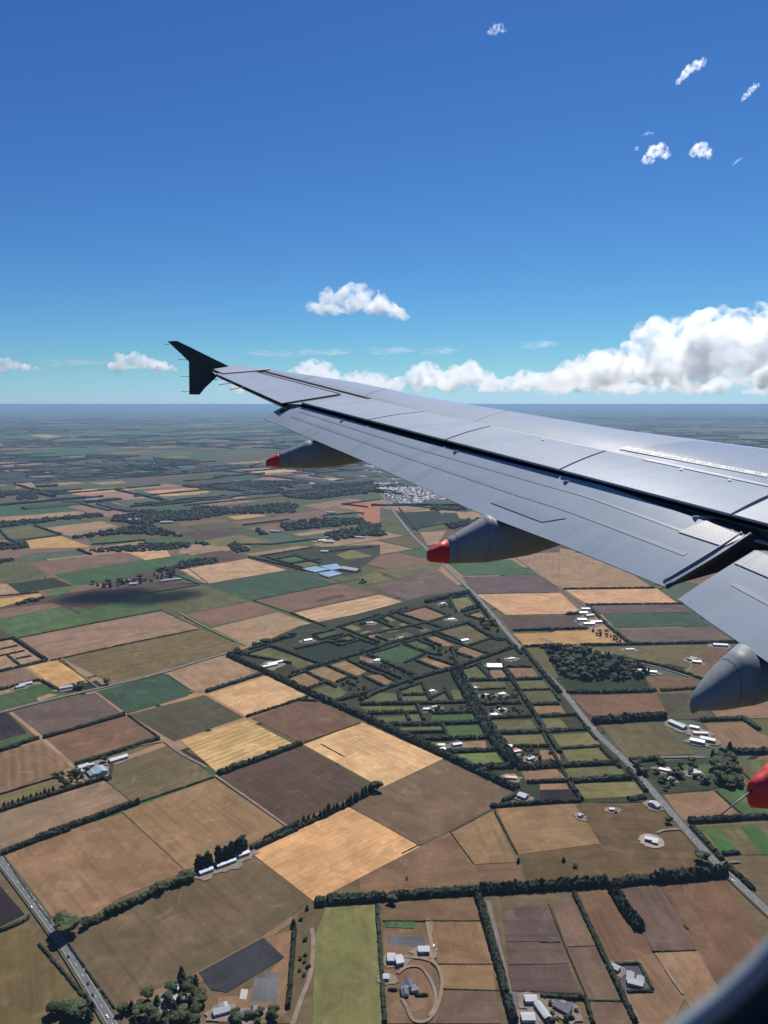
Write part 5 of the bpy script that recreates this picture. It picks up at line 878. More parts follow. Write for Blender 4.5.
["farm_shed",-199.8,674.2,11,9,3.5,"white",0,"white hut at the left foot of the black plot"]],"HX":[25.0,686.1],"HY":[262.9,695.5],"HZ":[370.5,948.5],"GL":[[[-298.3,2645.8],[-254.7,2689.4],[-202.4,2637.3],[-248.5,2591.2]],[[-238.2,2689.4],[-180.2,2734.4],[-150.5,2658.8],[-194.9,2624.5]],[[-236.7,2574.8],[-186.8,2616.1],[-147.5,2570.7],[-195.2,2515.1]]],"CAR":[[-423.0,810.5,133,"white","white car on the left road above the overhanging tree"],[-345.0,730.8,133,"dark","dark car on the left road just below the overhanging tree"],[-308.1,692.3,-47,"dark","second dark car down the left road below the overhanging tree"],[-297.8,677.5,133,"dark","third dark car on the left road near its lower end"],[-273.0,650.3,-47,"white","white car at the lowest end of the left road"],[441.9,861.5,97,"white","white car on the main road beside the window frame"],[392.6,1306.5,97,"white","white car on the main road beside the spiky hedge"],[450.8,1132.7,90,"red","red car parked by the white roofed houses"],[55.7,746.9,80,"white","white car at the top of the curved driveway"],[344.0,1021.1,30,"dark","dark truck parked beside the tiny white hut on the brown paddock"]],"TOWN":[[391,4440,97,1],[232,4447,7,1],[313,4447,97,1],[368,4448,97,0],[258,4453,97,0],[286,4454,7,0],[194,4458,97,1],[396,4459,52,0],[153,4465,52,0],[347,4465,7,0],[224,4472,-40,1],[310,4474,7,1],[380,4476,52,2],[245,4478,-40,1],[131,4480,7,1],[102,4483,7,1],[182,4483,97,0],[346,4486,-40,0],[396,4489,7,0],[314,4497,52,3],[232,4502,97,1],[151,4505,52,0],[208,4506,-40,0],[283,4509,52,0],[111,4510,-40,0],[341,4518,-40,2],[309,4520,-40,0],[360,4527,-40,1],[127,4529,97,0],[250,4530,97,2],[219,4532,7,1],[328,4534,52,3],[193,4534,7,3],[382,4535,52,0],[93,4541,-40,1],[150,4548,52,3],[241,4551,7,2],[428,4553,7,0],[194,4559,7,0],[130,4561,7,3],[347,4566,-40,0],[407,4566,52,0],[260,4567,97,3],[327,4568,52,1],[369,4573,-40,1],[279,4578,-40,1],[91,4578,52,0],[140,4580,52,0],[435,4581,97,0],[308,4582,7,0],[228,4584,52,0],[206,4585,-40,1],[166,4592,97,1],[355,4593,-40,1],[66,4598,7,1],[393,4599,7,3],[190,4604,7,1],[124,4604,97,0],[308,4607,52,3],[246,4609,97,1],[105,4610,52,0],[211,4612,7,1],[414,4612,97,1],[287,4613,97,3],[346,4615,-40,1],[144,4621,52,1],[370,4622,-40,0],[231,4623,7,1],[252,4632,97,2],[325,4633,52,1],[350,4637,97,1],[129,4637,7,0],[184,4640,-40,0],[433,4640,52,0],[83,4641,97,1],[217,4641,97,0],[149,4642,-40,1],[58,4644,97,3],[281,4646,52,0],[255,4652,7,2],[366,4659,7,0],[139,4660,97,3],[390,4660,52,1],[107,4661,52,0],[336,4662,-40,1],[186,4663,-40,0],[227,4674,97,1],[422,4674,97,2],[49,4677,-40,3],[94,4684,52,2],[247,4685,52,1],[274,4686,7,0],[352,4686,52,2],[387,4687,7,0],[314,4691,-40,1],[158,4691,52,2],[203,4704,7,0],[122,4704,-40,2],[333,4705,97,0],[58,4705,-40,0],[426,4706,7,1],[86,4708,7,1],[354,4710,97,2],[223,4711,97,0],[286,4711,52,0],[394,4719,97,0],[313,4725,97,0],[53,4726,52,1],[168,4726,-40,0],[231,4732,97,0],[380,4734,97,2],[325,4742,97,3],[77,4742,97,0],[264,4742,7,1],[106,4744,52,1],[176,4746,97,1],[197,4751,52,2],[245,4754,52,0],[304,4755,-40,1],[416,4758,52,1],[160,4760,97,1],[278,4762,7,0],[386,4763,7,1],[123,4765,52,2],[56,4767,52,1],[206,4771,7,0],[103,4777,-40,2],[28,4777,-40,3],[253,4781,-40,1],[400,4781,52,0],[347,4782,-40,0],[315,4783,52,1],[374,4786,97,2],[168,4789,52,1],[229,4791,-40,1],[287,4793,7,1],[59,4800,-40,3],[404,4805,-40,1],[340,4805,52,1],[143,4805,52,0],[202,4807,-40,0],[107,4808,97,0],[254,4810,52,2],[28,4813,52,0],[317,4814,97,1],[82,4817,52,1],[363,4818,52,0],[223,4818,-40,0],[129,4820,-40,1],[411,4829,-40,1],[34,4832,-40,0],[164,4833,97,3],[238,4837,-40,0],[79,4838,97,0],[322,4840,7,1],[295,4842,52,0],[105,4845,-40,0],[220,4846,7,0],[375,4849,7,1],[405,4850,52,0],[351,4854,97,1],[62,4856,52,2],[202,4856,7,0],[86,4857,-40,3],[162,4857,-40,1],[34,4858,97,1],[279,4859,-40,0],[128,4863,-40,2],[392,4868,7,0],[312,4873,-40,3],[236,4873,-40,1],[183,4877,7,1],[289,4878,-40,3],[26,4880,52,3],[103,4881,7,0],[345,4883,97,0],[64,4885,52,0],[259,4887,97,3],[143,4889,-40,0],[164,4892,97,1],[400,4892,52,1],[205,4893,52,0],[25,4905,97,1],[341,4905,52,3],[362,4906,-40,3],[291,4907,7,0],[262,4909,52,1],[111,4913,97,3],[146,4913,7,1],[171,4913,97,3],[82,4914,7,1],[55,4917,97,1],[184,4929,7,0],[308,4929,-40,0],[286,4930,-40,1],[224,4930,-40,1],[12,4931,-40,0],[264,4933,7,2],[162,4933,-40,1],[106,4934,-40,0],[139,4940,52,3],[56,4942,-40,0],[207,4944,52,0],[338,4944,97,0],[34,4947,97,3],[234,4948,7,1],[76,4952,52,0],[179,4955,-40,1],[108,4957,-40,1],[156,4958,52,0],[382,4959,-40,0],[13,4960,7,1],[305,4963,-40,0],[350,4969,97,3],[46,4970,7,1],[191,4972,-40,3],[320,4980,52,1],[256,4983,52,2],[87,4985,97,2],[32,4985,7,1],[387,4987,52,0],[215,4988,97,1],[287,4988,-40,0],[174,4988,-40,1],[355,4991,97,1],[130,4993,52,1],[59,4995,7,1],[230,5001,52,1],[80,5009,-40,3],[378,5010,97,0],[271,5011,-40,0],[6,5014,52,0],[304,5015,7,1],[105,5016,-40,3],[327,5016,52,1],[357,5019,-40,0],[181,5020,-40,2],[27,5023,7,1],[49,5024,-40,1],[156,5032,-40,3],[239,5033,7,0],[376,5033,-40,1],[210,5037,-40,0],[110,5037,-40,3],[272,5040,-40,0],[137,5043,52,1],[304,5044,-40,2],[327,5045,7,3],[347,5048,52,3],[29,5053,52,3],[246,5053,97,0],[200,5056,7,2],[59,5060,97,1],[162,5062,7,2],[112,5063,7,0],[301,5065,-40,3],[84,5068,97,1],[365,5073,7,1],[330,5074,-40,1],[28,5074,97,1],[72,5085,-40,0],[177,5086,7,3],[11,5087,52,3],[250,5089,97,1],[297,5091,52,0],[142,5095,97,3],[107,5097,52,0],[327,5103,52,1],[352,5107,7,3],[220,5107,97,1],[54,5109,-40,1],[94,5113,97,0],[16,5113,97,0],[151,5115,52,3],[309,5115,-40,1],[247,5116,-40,0],[280,5120,-40,3],[127,5124,52,1],[204,5133,7,1],[54,5136,7,0],[298,5137,52,1],[150,5138,-40,1],[360,5138,7,0],[321,5140,97,2],[76,5140,97,3],[96,5145,7,3],[25,5150,52,0],[122,5152,7,1],[167,5152,52,0],[254,5153,52,0]],"TOWN2":[[336,5155,97,0],[287,5157,97,0],[310,5161,52,3],[197,5162,97,1],[77,5164,52,3],[-6,5164,7,0],[223,5165,97,0],[354,5166,52,0],[56,5173,52,1],[127,5176,-40,0],[24,5178,97,2],[262,5180,97,1],[202,5184,97,0],[238,5186,97,2],[287,5190,7,0],[157,5190,-40,0],[37,5194,-40,2],[-13,5197,7,1],[324,5199,7,3],[94,5202,-40,0],[66,5207,52,1],[118,5208,52,0],[284,5211,97,1],[-21,5216,52,1],[338,5221,97,0],[139,5222,7,1],[45,5222,7,2],[207,5223,7,1],[17,5224,7,3],[84,5224,7,1],[236,5225,-40,1],[298,5227,7,1],[169,5229,97,0],[-3,5232,7,0],[106,5239,-40,3],[263,5245,52,0],[55,5246,-40,0],[79,5246,52,0],[321,5250,97,1],[175,5251,-40,3],[6,5253,97,3],[293,5254,97,0],[142,5254,97,3],[210,5260,7,0],[342,5263,7,0],[36,5265,-40,1],[-28,5268,7,0],[287,5275,-40,0],[129,5277,-40,0],[154,5277,97,2],[315,5284,52,0],[42,5285,52,2],[12,5290,-40,0],[200,5291,-40,0],[91,5292,52,1],[345,5297,-40,0],[256,5298,7,0],[-19,5303,7,1],[61,5305,7,1],[233,5306,-40,1],[301,5308,7,3],[128,5309,52,1],[279,5309,97,1],[8,5310,7,1],[154,5312,7,1],[83,5313,97,3],[207,5315,52,1],[178,5322,52,0],[-18,5330,-40,1],[254,5333,-40,0],[277,5334,7,1],[125,5335,52,1],[42,5339,52,0],[147,5339,52,0],[5,5342,52,1],[231,5342,52,1],[-34,5348,97,3],[191,5355,7,3],[107,5356,7,3],[244,5358,-40,1],[71,5359,-40,3],[313,5360,-40,0],[213,5362,7,3],[267,5364,7,1],[292,5364,52,1],[13,5365,7,0],[167,5369,97,0],[131,5370,97,0],[-29,5372,-40,1],[100,5381,-40,0],[242,5381,52,3],[198,5381,97,0],[284,5388,52,0],[46,5389,97,3],[321,5392,7,0],[-11,5393,97,0],[182,5396,97,1],[16,5396,52,3],[152,5407,7,0],[211,5410,97,1],[-42,5411,97,2],[63,5412,52,3],[304,5413,-40,1],[127,5416,52,0],[85,5420,7,0],[4,5420,52,1],[322,5423,52,0],[160,5426,7,0],[256,5432,7,0],[180,5437,-40,1],[102,5439,52,2],[125,5441,7,2],[13,5441,97,2],[287,5442,-40,0],[230,5443,52,1],[309,5444,52,2],[156,5448,-40,1],[43,5449,97,1],[-15,5452,97,2],[-42,5457,-40,0],[181,5459,-40,0],[71,5466,52,0],[147,5468,52,0],[271,5469,7,0],[96,5469,52,1],[224,5469,97,1],[32,5470,97,1],[247,5471,52,0],[-21,5476,97,0],[291,5480,7,1],[-48,5481,97,1],[116,5487,7,0],[262,5487,-40,2],[221,5490,-40,3],[138,5493,97,0],[-1,5498,7,1],[94,5498,52,0],[-31,5499,97,0],[301,5500,52,0],[171,5503,-40,0],[76,5509,52,2],[276,5509,7,2],[40,5510,-40,2],[237,5512,97,0],[213,5515,97,1],[114,5525,7,1],[27,5526,-40,1],[-12,5526,7,0],[274,5535,52,0],[151,5535,-40,2],[-46,5537,97,0],[228,5541,-40,0],[307,5541,7,3],[179,5544,97,2],[58,5544,7,0],[15,5544,52,0],[-21,5548,-40,3],[250,5549,97,0],[131,5555,7,0],[200,5559,52,1],[77,5560,7,0],[-61,5561,97,1],[154,5562,-40,1],[7,5567,-40,1],[283,5570,52,1],[-29,5575,7,1],[263,5575,-40,1],[213,5580,7,3],[177,5580,97,2],[244,5584,97,3],[44,5586,97,0],[300,5593,52,3],[130,5594,97,3],[101,5595,7,1],[189,5599,7,3],[-3,5603,97,0],[-27,5603,97,0],[21,5604,7,0],[218,5609,97,0],[155,5616,97,2],[106,5618,7,0],[36,5622,52,1],[-53,5622,-40,0],[9,5623,52,2],[64,5624,-40,1],[206,5628,52,1],[260,5633,7,1],[232,5634,-40,3],[-19,5636,97,0],[292,5643,52,2],[36,5648,7,3],[168,5649,97,0],[96,5652,7,1],[236,5654,7,2],[-71,5654,52,1],[215,5663,7,1],[123,5664,7,1],[-27,5666,-40,1],[99,5673,52,0],[43,5674,52,0],[-7,5679,52,1],[138,5682,52,0],[172,5684,52,1],[274,5685,-40,0],[70,5688,-40,1],[250,5689,52,0],[-48,5691,97,1],[227,5691,7,2],[99,5696,52,2],[-14,5701,-40,1],[52,5701,97,0],[210,5702,-40,1],[78,5709,97,0],[132,5709,97,1],[-66,5714,-40,0],[106,5716,97,2],[178,5717,-40,0],[20,5722,-40,3],[152,5729,-40,0],[-34,5731,97,3],[228,5737,7,1],[-68,5738,-40,0],[75,5741,7,3],[121,5741,7,0],[33,5745,-40,3],[203,5753,7,1],[258,5753,7,0],[90,5755,97,1],[-30,5755,-40,1],[161,5755,7,1],[-9,5758,52,1],[220,5764,7,3],[37,5769,7,3],[60,5770,52,0],[259,5774,97,0],[78,5782,-40,1],[1,5783,52,2],[216,5786,97,1],[110,5788,97,2],[34,5790,52,0],[162,5796,-40,0],[-82,5800,97,2],[132,5800,97,0],[104,5811,7,1],[11,5813,-40,2],[219,5814,52,0],[82,5816,7,1],[61,5821,-40,1],[-62,5826,97,1],[161,5829,97,1],[115,5837,7,0],[195,5840,97,1],[66,5847,97,0],[142,5847,7,1],[39,5850,-40,0],[97,5850,-40,1],[228,5851,97,1],[8,5857,97,0],[-91,5862,52,0],[127,5863,7,0],[-43,5865,-40,2],[58,5866,-40,1],[160,5870,-40,1],[106,5872,52,3],[-64,5874,97,3],[229,5876,-40,1],[199,5878,52,1],[31,5881,-40,1],[9,5881,7,1],[-22,5885,7,0],[-92,5886,97,3],[161,5891,7,0],[60,5894,52,3],[81,5899,97,1],[41,5902,-40,2],[226,5906,-40,0],[201,5910,7,0],[-91,5914,-40,2],[127,5918,-40,1],[-58,5918,97,3],[-1,5921,7,1],[77,5922,7,1],[26,5922,52,0],[-26,5922,52,2],[52,5922,52,1],[107,5937,-40,1],[210,5938,97,3],[-68,5939,52,3],[-23,5947,-40,1],[157,5950,7,0],[206,5960,97,1],[-81,5962,97,0],[0,5964,97,3],[184,5965,97,0],[33,5966,97,0],[-54,5970,7,0],[130,5977,7,0],[158,5979,-40,1],[77,5980,-40,2],[103,5984,97,0],[202,5986,-40,2],[8,5987,-40,2],[54,5995,7,0],[168,5997,97,1],[-56,6000,52,0],[143,6002,7,1],[-81,6010,7,1],[205,6011,52,0],[-103,6012,97,1],[70,6013,52,0],[33,6017,97,1],[-3,6021,52,2],[-49,6022,-40,1],[108,6025,7,1],[-88,6029,-40,0],[49,6030,-40,0],[158,6034,97,3],[16,6036,97,1],[-40,6045,7,0],[-7,6047,-40,1],[-98,6047,7,3],[173,6050,97,1],[-60,6050,7,1],[41,6051,97,1],[147,6057,7,0],[192,6058,-40,1],[91,6062,97,0],[-23,6065,97,0],[4,6066,52,2],[-51,6072,97,3],[-83,6077,-40,1],[-107,6080,-40,1],[18,6081,52,0],[169,6085,-40,2],[103,6087,7,1],[53,6096,-40,3],[119,6101,7,0],[-88,6104,-40,2],[146,6106,97,1],[-17,6111,97,0],[-62,6116,52,2],[10,6118,-40,0],[96,6120,97,3],[124,6125,97,1],[-42,6129,-40,0],[145,6132,52,1],[36,6132,-40,2],[66,6133,7,3],[-78,6134,-40,1],[98,6140,7,0],[-115,6144,7,2],[-22,6144,-40,1],[9,6145,52,1],[47,6155,52,2],[-99,6157,7,0],[-69,6157,97,1],[164,6157,-40,1],[131,6161,52,2],[94,6165,-40,0],[9,6165,97,0],[-32,6166,97,0],[70,6168,52,3],[38,6178,7,0],[-10,6181,7,0],[-78,6182,52,0],[-36,6187,7,2],[-108,6187,-40,0],[14,6187,-40,0],[121,6192,97,2],[64,6195,7,0],[99,6199,97,1],[-84,6201,97,1],[-26,6206,97,1],[33,6210,97,1],[152,6213,-40,3],[55,6214,52,2],[-41,6220,52,1],[119,6223,97,3],[89,6225,-40,0],[-86,6226,-40,1],[40,6229,7,1],[75,6241,7,0],[-110,6246,52,1],[35,6255,52,0],[-63,6256,-40,1],[-43,6257,7,1],[112,6258,7,1],[-98,6263,52,3],[17,6271,97,1],[47,6271,-40,2],[117,6279,7,0],[-16,6281,52,2],[-117,6281,52,3],[-77,6286,-40,0],[71,6292,-40,0],[11,6297,7,0],[-127,6302,-40,1],[57,6314,52,2],[2,6315,-40,2],[-48,6316,97,1],[-77,6318,-40,2],[37,6318,-40,2],[105,6322,-40,1],[-102,6328,7,0],[-19,6329,52,0],[20,6330,52,1],[126,6332,97,1],[83,6340,-40,1],[-69,6344,97,1],[49,6345,52,1],[-133,6349,7,1],[-2,6354,97,2],[26,6355,7,1],[-83,6358,-40,1],[-38,6367,-40,0],[-117,6368,97,1],[108,6369,7,1],[42,6370,-40,2],[-82,6383,7,1],[-60,6384,7,0],[12,6386,-40,0],[-111,6388,7,2],[84,6389,52,0],[-9,6391,97,2],[-36,6393,52,1],[47,6411,52,0],[83,6412,52,1],[-8,6412,97,3],[-106,6413,-40,1],[-85,6418,-40,2],[-130,6426,-40,1],[2,6434,-40,2],[66,6439,-40,2],[-104,6443,97,0],[-52,6451,-40,1],[40,6452,97,0],[-83,6453,52,0],[-20,6454,7,3],[-129,6460,-40,1],[91,6464,97,0],[9,6470,-40,1],[-79,6474,7,2],[51,6479,97,1],[-38,6482,-40,0],[29,6483,7,1],[-109,6484,-40,0],[-14,6484,-40,0],[85,6495,-40,0],[-84,6498,7,3],[-20,6506,-40,1],[34,6510,97,0],[51,6521,7,0],[-98,6522,97,0],[-74,6523,52,1],[8,6535,7,0],[-139,6535,97,1],[-36,6539,7,3],[69,6540,52,0],[39,6550,7,1],[-107,6550,52,2],[-6,6556,7,1],[-89,6561,7,3],[-59,6563,97,0],[-138,6566,97,0],[16,6572,-40,0],[-35,6573,-40,1],[-118,6574,7,3],[-64,6582,-40,1],[60,6590,52,1],[-22,6598,-40,1],[20,6598,7,1],[-44,6600,-40,2],[-131,6605,52,2],[-110,6610,97,0],[-154,6611,97,0],[-90,6612,7,2],[33,6619,-40,0],[-21,6621,52,1],[-117,6631,52,1],[1,6635,-40,1],[-72,6640,-40,0],[-152,6643,7,2],[36,6648,7,2],[-22,6658,-40,0],[-91,6661,97,2],[8,6665,97,2],[-65,6667,52,1],[-152,6669,-40,1],[-129,6677,7,1],[-98,6682,97,2],[-33,6692,-40,0],[20,6693,97,1],[-67,6700,52,1],[-98,6708,52,1],[-135,6710,97,1],[24,6714,-40,0],[-61,6719,52,1],[-25,6723,7,1],[-1,6724,7,1],[-163,6728,52,3],[-81,6735,52,2],[-61,6740,97,0],[-112,6742,7,0],[8,6743,7,2],[-27,6749,52,1],[-62,6760,97,1],[5,6763,7,2],[-143,6769,-40,1],[-64,6785,-40,3],[-20,6785,-40,0],[-155,6790,97,0],[-113,6794,7,0],[-4,6805,7,0],[-41,6807,52,1],[-160,6812,97,1],[-93,6813,7,0],[-131,6822,7,0],[-37,6829,52,0],[-104,6832,52,0],[-172,6844,7,2],[-128,6845,7,0],[-8,6849,97,3],[-72,6849,97,0],[-91,6860,52,2],[-117,6865,97,1],[-170,6865,-40,0],[-19,6871,52,0],[-140,6876,52,1],[-63,6883,7,1],[-110,6887,52,0],[-180,6894,7,1],[-91,6900,-40,1],[-136,6902,-40,3],[-18,6902,52,1],[-158,6905,7,1],[-61,6910,7,1],[-82,6919,7,0],[-30,6928,52,0],[-123,6929,52,2],[-98,6933,52,1],[-178,6934,52,0],[-61,6947,52,1],[-140,6949,52,1],[-172,6954,7,1],[-128,6973,-40,0],[-171,6974,-40,1],[-107,6974,7,0],[-67,6977,52,2],[-38,6977,97,3],[-66,6998,97,0],[-154,7005,7,0],[-189,7005,7,2],[-114,7009,97,0],[-51,7021,-40,2],[-139,7021,52,0],[-178,7027,52,0],[-118,7032,97,3],[-65,7044,7,3],[-162,7045,52,1],[-96,7046,-40,1],[-136,7057,97,0],[-158,7065,-40,1],[-84,7065,52,0],[-179,7073,-40,0],[-119,7076,7,1],[-66,7080,52,3],[-100,7088,7,3],[-145,7090,-40,0],[-193,7091,97,0],[-126,7096,97,0],[-176,7103,52,0],[-83,7111,7,0],[-112,7116,52,1],[-137,7117,7,1],[-169,7126,-40,1],[-98,7131,-40,1],[-194,7138,97,0],[-103,7152,-40,1],[-159,7155,52,2],[-133,7157,-40,1],[-97,7172,7,1],[-147,7174,-40,0],[-186,7183,97,0],[-115,7186,-40,1],[-160,7191,52,0],[-137,7209,7,1],[-116,7212,7,1],[-190,7216,52,0],[-160,7221,7,0],[-200,7238,97,3],[-121,7239,7,2],[-179,7240,52,0],[-160,7249,7,1],[-200,7272,7,1],[-131,7280,-40,0],[-179,7291,7,2],[-148,7297,52,0],[-195,7307,97,1],[-174,7316,7,2],[-144,7320,-40,0],[-188,7338,52,1],[-158,7356,97,0],[-180,7371,-40,1],[-216,7371,97,0],[-187,7407,7,1],[-208,7408,97,3],[-226,7449,52,0],[-194,7454,97,2],[-225,7487,-40,3],[-228,7513,-40,1]]}''')
R = math.radians
SC = bpy.context.scene
COL = SC.collection
EYE = Vector((0, 0, 600))
rng = random.Random(3)

# ------------------------------------------------------------ helpers
def lin(c, k=1.0):
    out = []; g_ = sum(c)/3; c = [g_+(v-g_)*.93 for v in c]
    for v in c:
        v /= 255.0
        out.append(k * (v / 12.92 if v <= .04045 else ((v + .055) / 1.055) ** 2.4))
    return tuple(out)

def link(name, me, mat=None, parent=None, loc=None, rot=None):
    o = bpy.data.objects.new(name, me)
    if mat is not None and me is not None: me.materials.append(mat)
    COL.objects.link(o)
    if parent: o.parent = parent
    if loc is not None: o.location = loc
    if rot is not None: o.rotation_euler = rot
    return o

def mesh(name, V, F, smooth=False):
    me = bpy.data.meshes.new(name)
    me.from_pydata([tuple(v) for v in V], [], F)
    me.update()
    if smooth:
        for p in me.polygons: p.use_smooth = True
    return me

def tag(o, label, cat, group=None):
    o['label'] = label; o['category'] = cat
    if group: o['group'] = group
    return o

def empty(name, loc, label, cat, group=None, rz=0):
    o = bpy.data.objects.new(name, None); COL.objects.link(o)
    o.location = loc; o.rotation_euler = (0, 0, rz)
    return tag(o, label, cat, group)

def copy_tree(o, parent=None):
    c = o.copy(); COL.objects.link(c)
    if parent: c.parent = parent
    for ch in list(o.children): copy_tree(ch, c)
    return c

def box(V, F, x0, x1, y0, y1, z0, z1):
    n = len(V)
    V += [(x0,y0,z0),(x1,y0,z0),(x1,y1,z0),(x0,y1,z0),(x0,y0,z1),(x1,y0,z1),(x1,y1,z1),(x0,y1,z1)]
    F += [tuple(n+i for i in q) for q in ((0,3,2,1),(4,5,6,7),(0,1,5,4),(1,2,6,5),(2,3,7,6),(3,0,4,7))]

# ------------------------------------------------------------ materials
def newmat(name):
    m = bpy.data.materials.new(name); m.use_nodes = True
    nt = m.node_tree
    return m, nt, nt.nodes['Principled BSDF']

def nd(nt, t, **kw):
    n = nt.nodes.new(t)
    for k, v in kw.items(): setattr(n, k, v)
    return n

def mixc(nt, fac, a, b, mode='MIX'):
    n = nd(nt, 'ShaderNodeMix', data_type='RGBA', blend_type=mode)
    for s, v in ((0, fac), (6, a), (7, b)):
        if hasattr(v, 'is_linked'): nt.links.new(v, n.inputs[s])
        else: n.inputs[s].default_value = (v if s == 0 else (tuple(v) + (1,) if len(v) == 3 else v))
    return n.outputs[2]

def math_(nt, op, a, b=None, c=None):
    n = nd(nt, 'ShaderNodeMath', operation=op)
    for i, v in enumerate((a, b, c)):
        if v is None: continue
        if hasattr(v, 'is_linked'): nt.links.new(v, n.inputs[i])
        else: n.inputs[i].default_value = v
    return n.outputs[0]

def noise_(nt, vec, scale, detail=4, rough=.55, dist=0):
    n = nd(nt, 'ShaderNodeTexNoise'); n.inputs['Scale'].default_value = scale
    n.inputs['Detail'].default_value = detail; n.inputs['Roughness'].default_value = rough; n.inputs['Distortion'].default_value = dist
    nt.links.new(vec, n.inputs['Vector']); return n.outputs['Fac']

def ramp(nt, fac, stops, interp='LINEAR'):
    n = nd(nt, 'ShaderNodeValToRGB'); n.color_ramp.interpolation = interp
    e = n.color_ramp.elements
    while len(e) < len(stops): e.new(.5)
    for i, (p, c) in enumerate(stops):
        e[i].position = p; e[i].color = tuple(c) + (1,)
    nt.links.new(fac, n.inputs[0]); return n.outputs[0]

def remap(nt, v, a, b, c=0., d=1.):
    n = nd(nt, 'ShaderNodeMapRange'); n.inputs[1].default_value = a; n.inputs[2].default_value = b
    n.inputs[3].default_value = c; n.inputs[4].default_value = d
    nt.links.new(v, n.inputs[0]); return n.outputs[0]

def plain(name, rgb, rough=.6, metal=0., spec=.5, var=.12, scale=3.):
    m, nt, b = newmat(name)
    tc = nd(nt, 'ShaderNodeTexCoord')
    f = noise_(nt, tc.outputs['Object'], scale, 5)
    c = mixc(nt, remap(nt, f, .3, .7), tuple(v*(1-var) for v in rgb), tuple(min(1, v*(1+var)) for v in rgb))
    nt.links.new(c, b.inputs['Base Color'])
    b.inputs['Roughness'].default_value = rough; b.inputs['Metallic'].default_value = metal; b.inputs['Specular IOR Level'].default_value = .22
    b.inputs['Specular IOR Level'].default_value = spec
    return m

KF = .60
PAL = dict(sand=(214,166,120), sandb=(230,184,130), sandb2=(230,176,118), sandrow=(212,172,130), sandp=(178,146,112), gold=(202,158,98),
 dry=(176,142,108), pink=(166,128,108), pinkb=(142,110,90), pinkb2=(148,120,94), pinkr=(150,112,94), pinkrow=(168,134,108), tanrow=(150,116,86),
 tan=(160,126,88), tan2=(150,116,84), tanb=(130,100,74), tanr=(150,117,88), redb=(130,97,74), redb2=(122,92,70), brown=(98,78,70),
 brnrow=(100,78,64), mauve=(108,88,86), maurow=(118,98,88), maub=(106,86,78), maut=(115,92,80), brn3=(124,99,80), brnol=(110,88,60),
 olive=(104,104,66), olive2=(112,102,68), oliverow=(125,106,70), olrow=(122,106,76), grolive=(92,86,64), yolive=(130,122,76), yolive2=(125,106,68),
 yolive3=(128,124,74), ggreen=(92,104,84), mgreen=(82,108,62), green=(74,104,66), dgreen=(46,60,44), teal=(64,88,66), brt=(78,112,56), ybrt=(112,128,66),
 verge=(66,70,50), woodf=(52,62,40), black=(50,42,48), black2=(60,60,64), greypad=(112,112,116), greypad2=(95,95,98), white=(200,195,185),
 grtan=(118,98,72), grbrn=(122,98,76), gstripe=(214,172,114), drygr=(115,98,70), red=(185,118,86))
ROWS = dict(sandrow=(34,.30), sandb=(11,.10), sandb2=(9,.13), pinkrow=(42,.18), oliverow=(30,.22), olrow=(14,.16), tanrow=(16,.30), gstripe=(14,.36), brnrow=(12,.14),
 maurow=(10,.16), gold=(16,.14), sand=(20,.12), teal=(15,.05), dry=(24,.12), pinkb=(30,.14), tan=(12,.08), tan2=(14,.07), redb2=(11,.07), yolive=(13,.1), dgreen=(9,.25), pink=(30,.1), brown=(14,.1), black=(7,.1), yolive3=(9,.06))
GREENS = ('gstripe', 'oliverow', 'olrow', 'yolive', 'yolive2', 'yolive3', 'grtan', 'brnol')
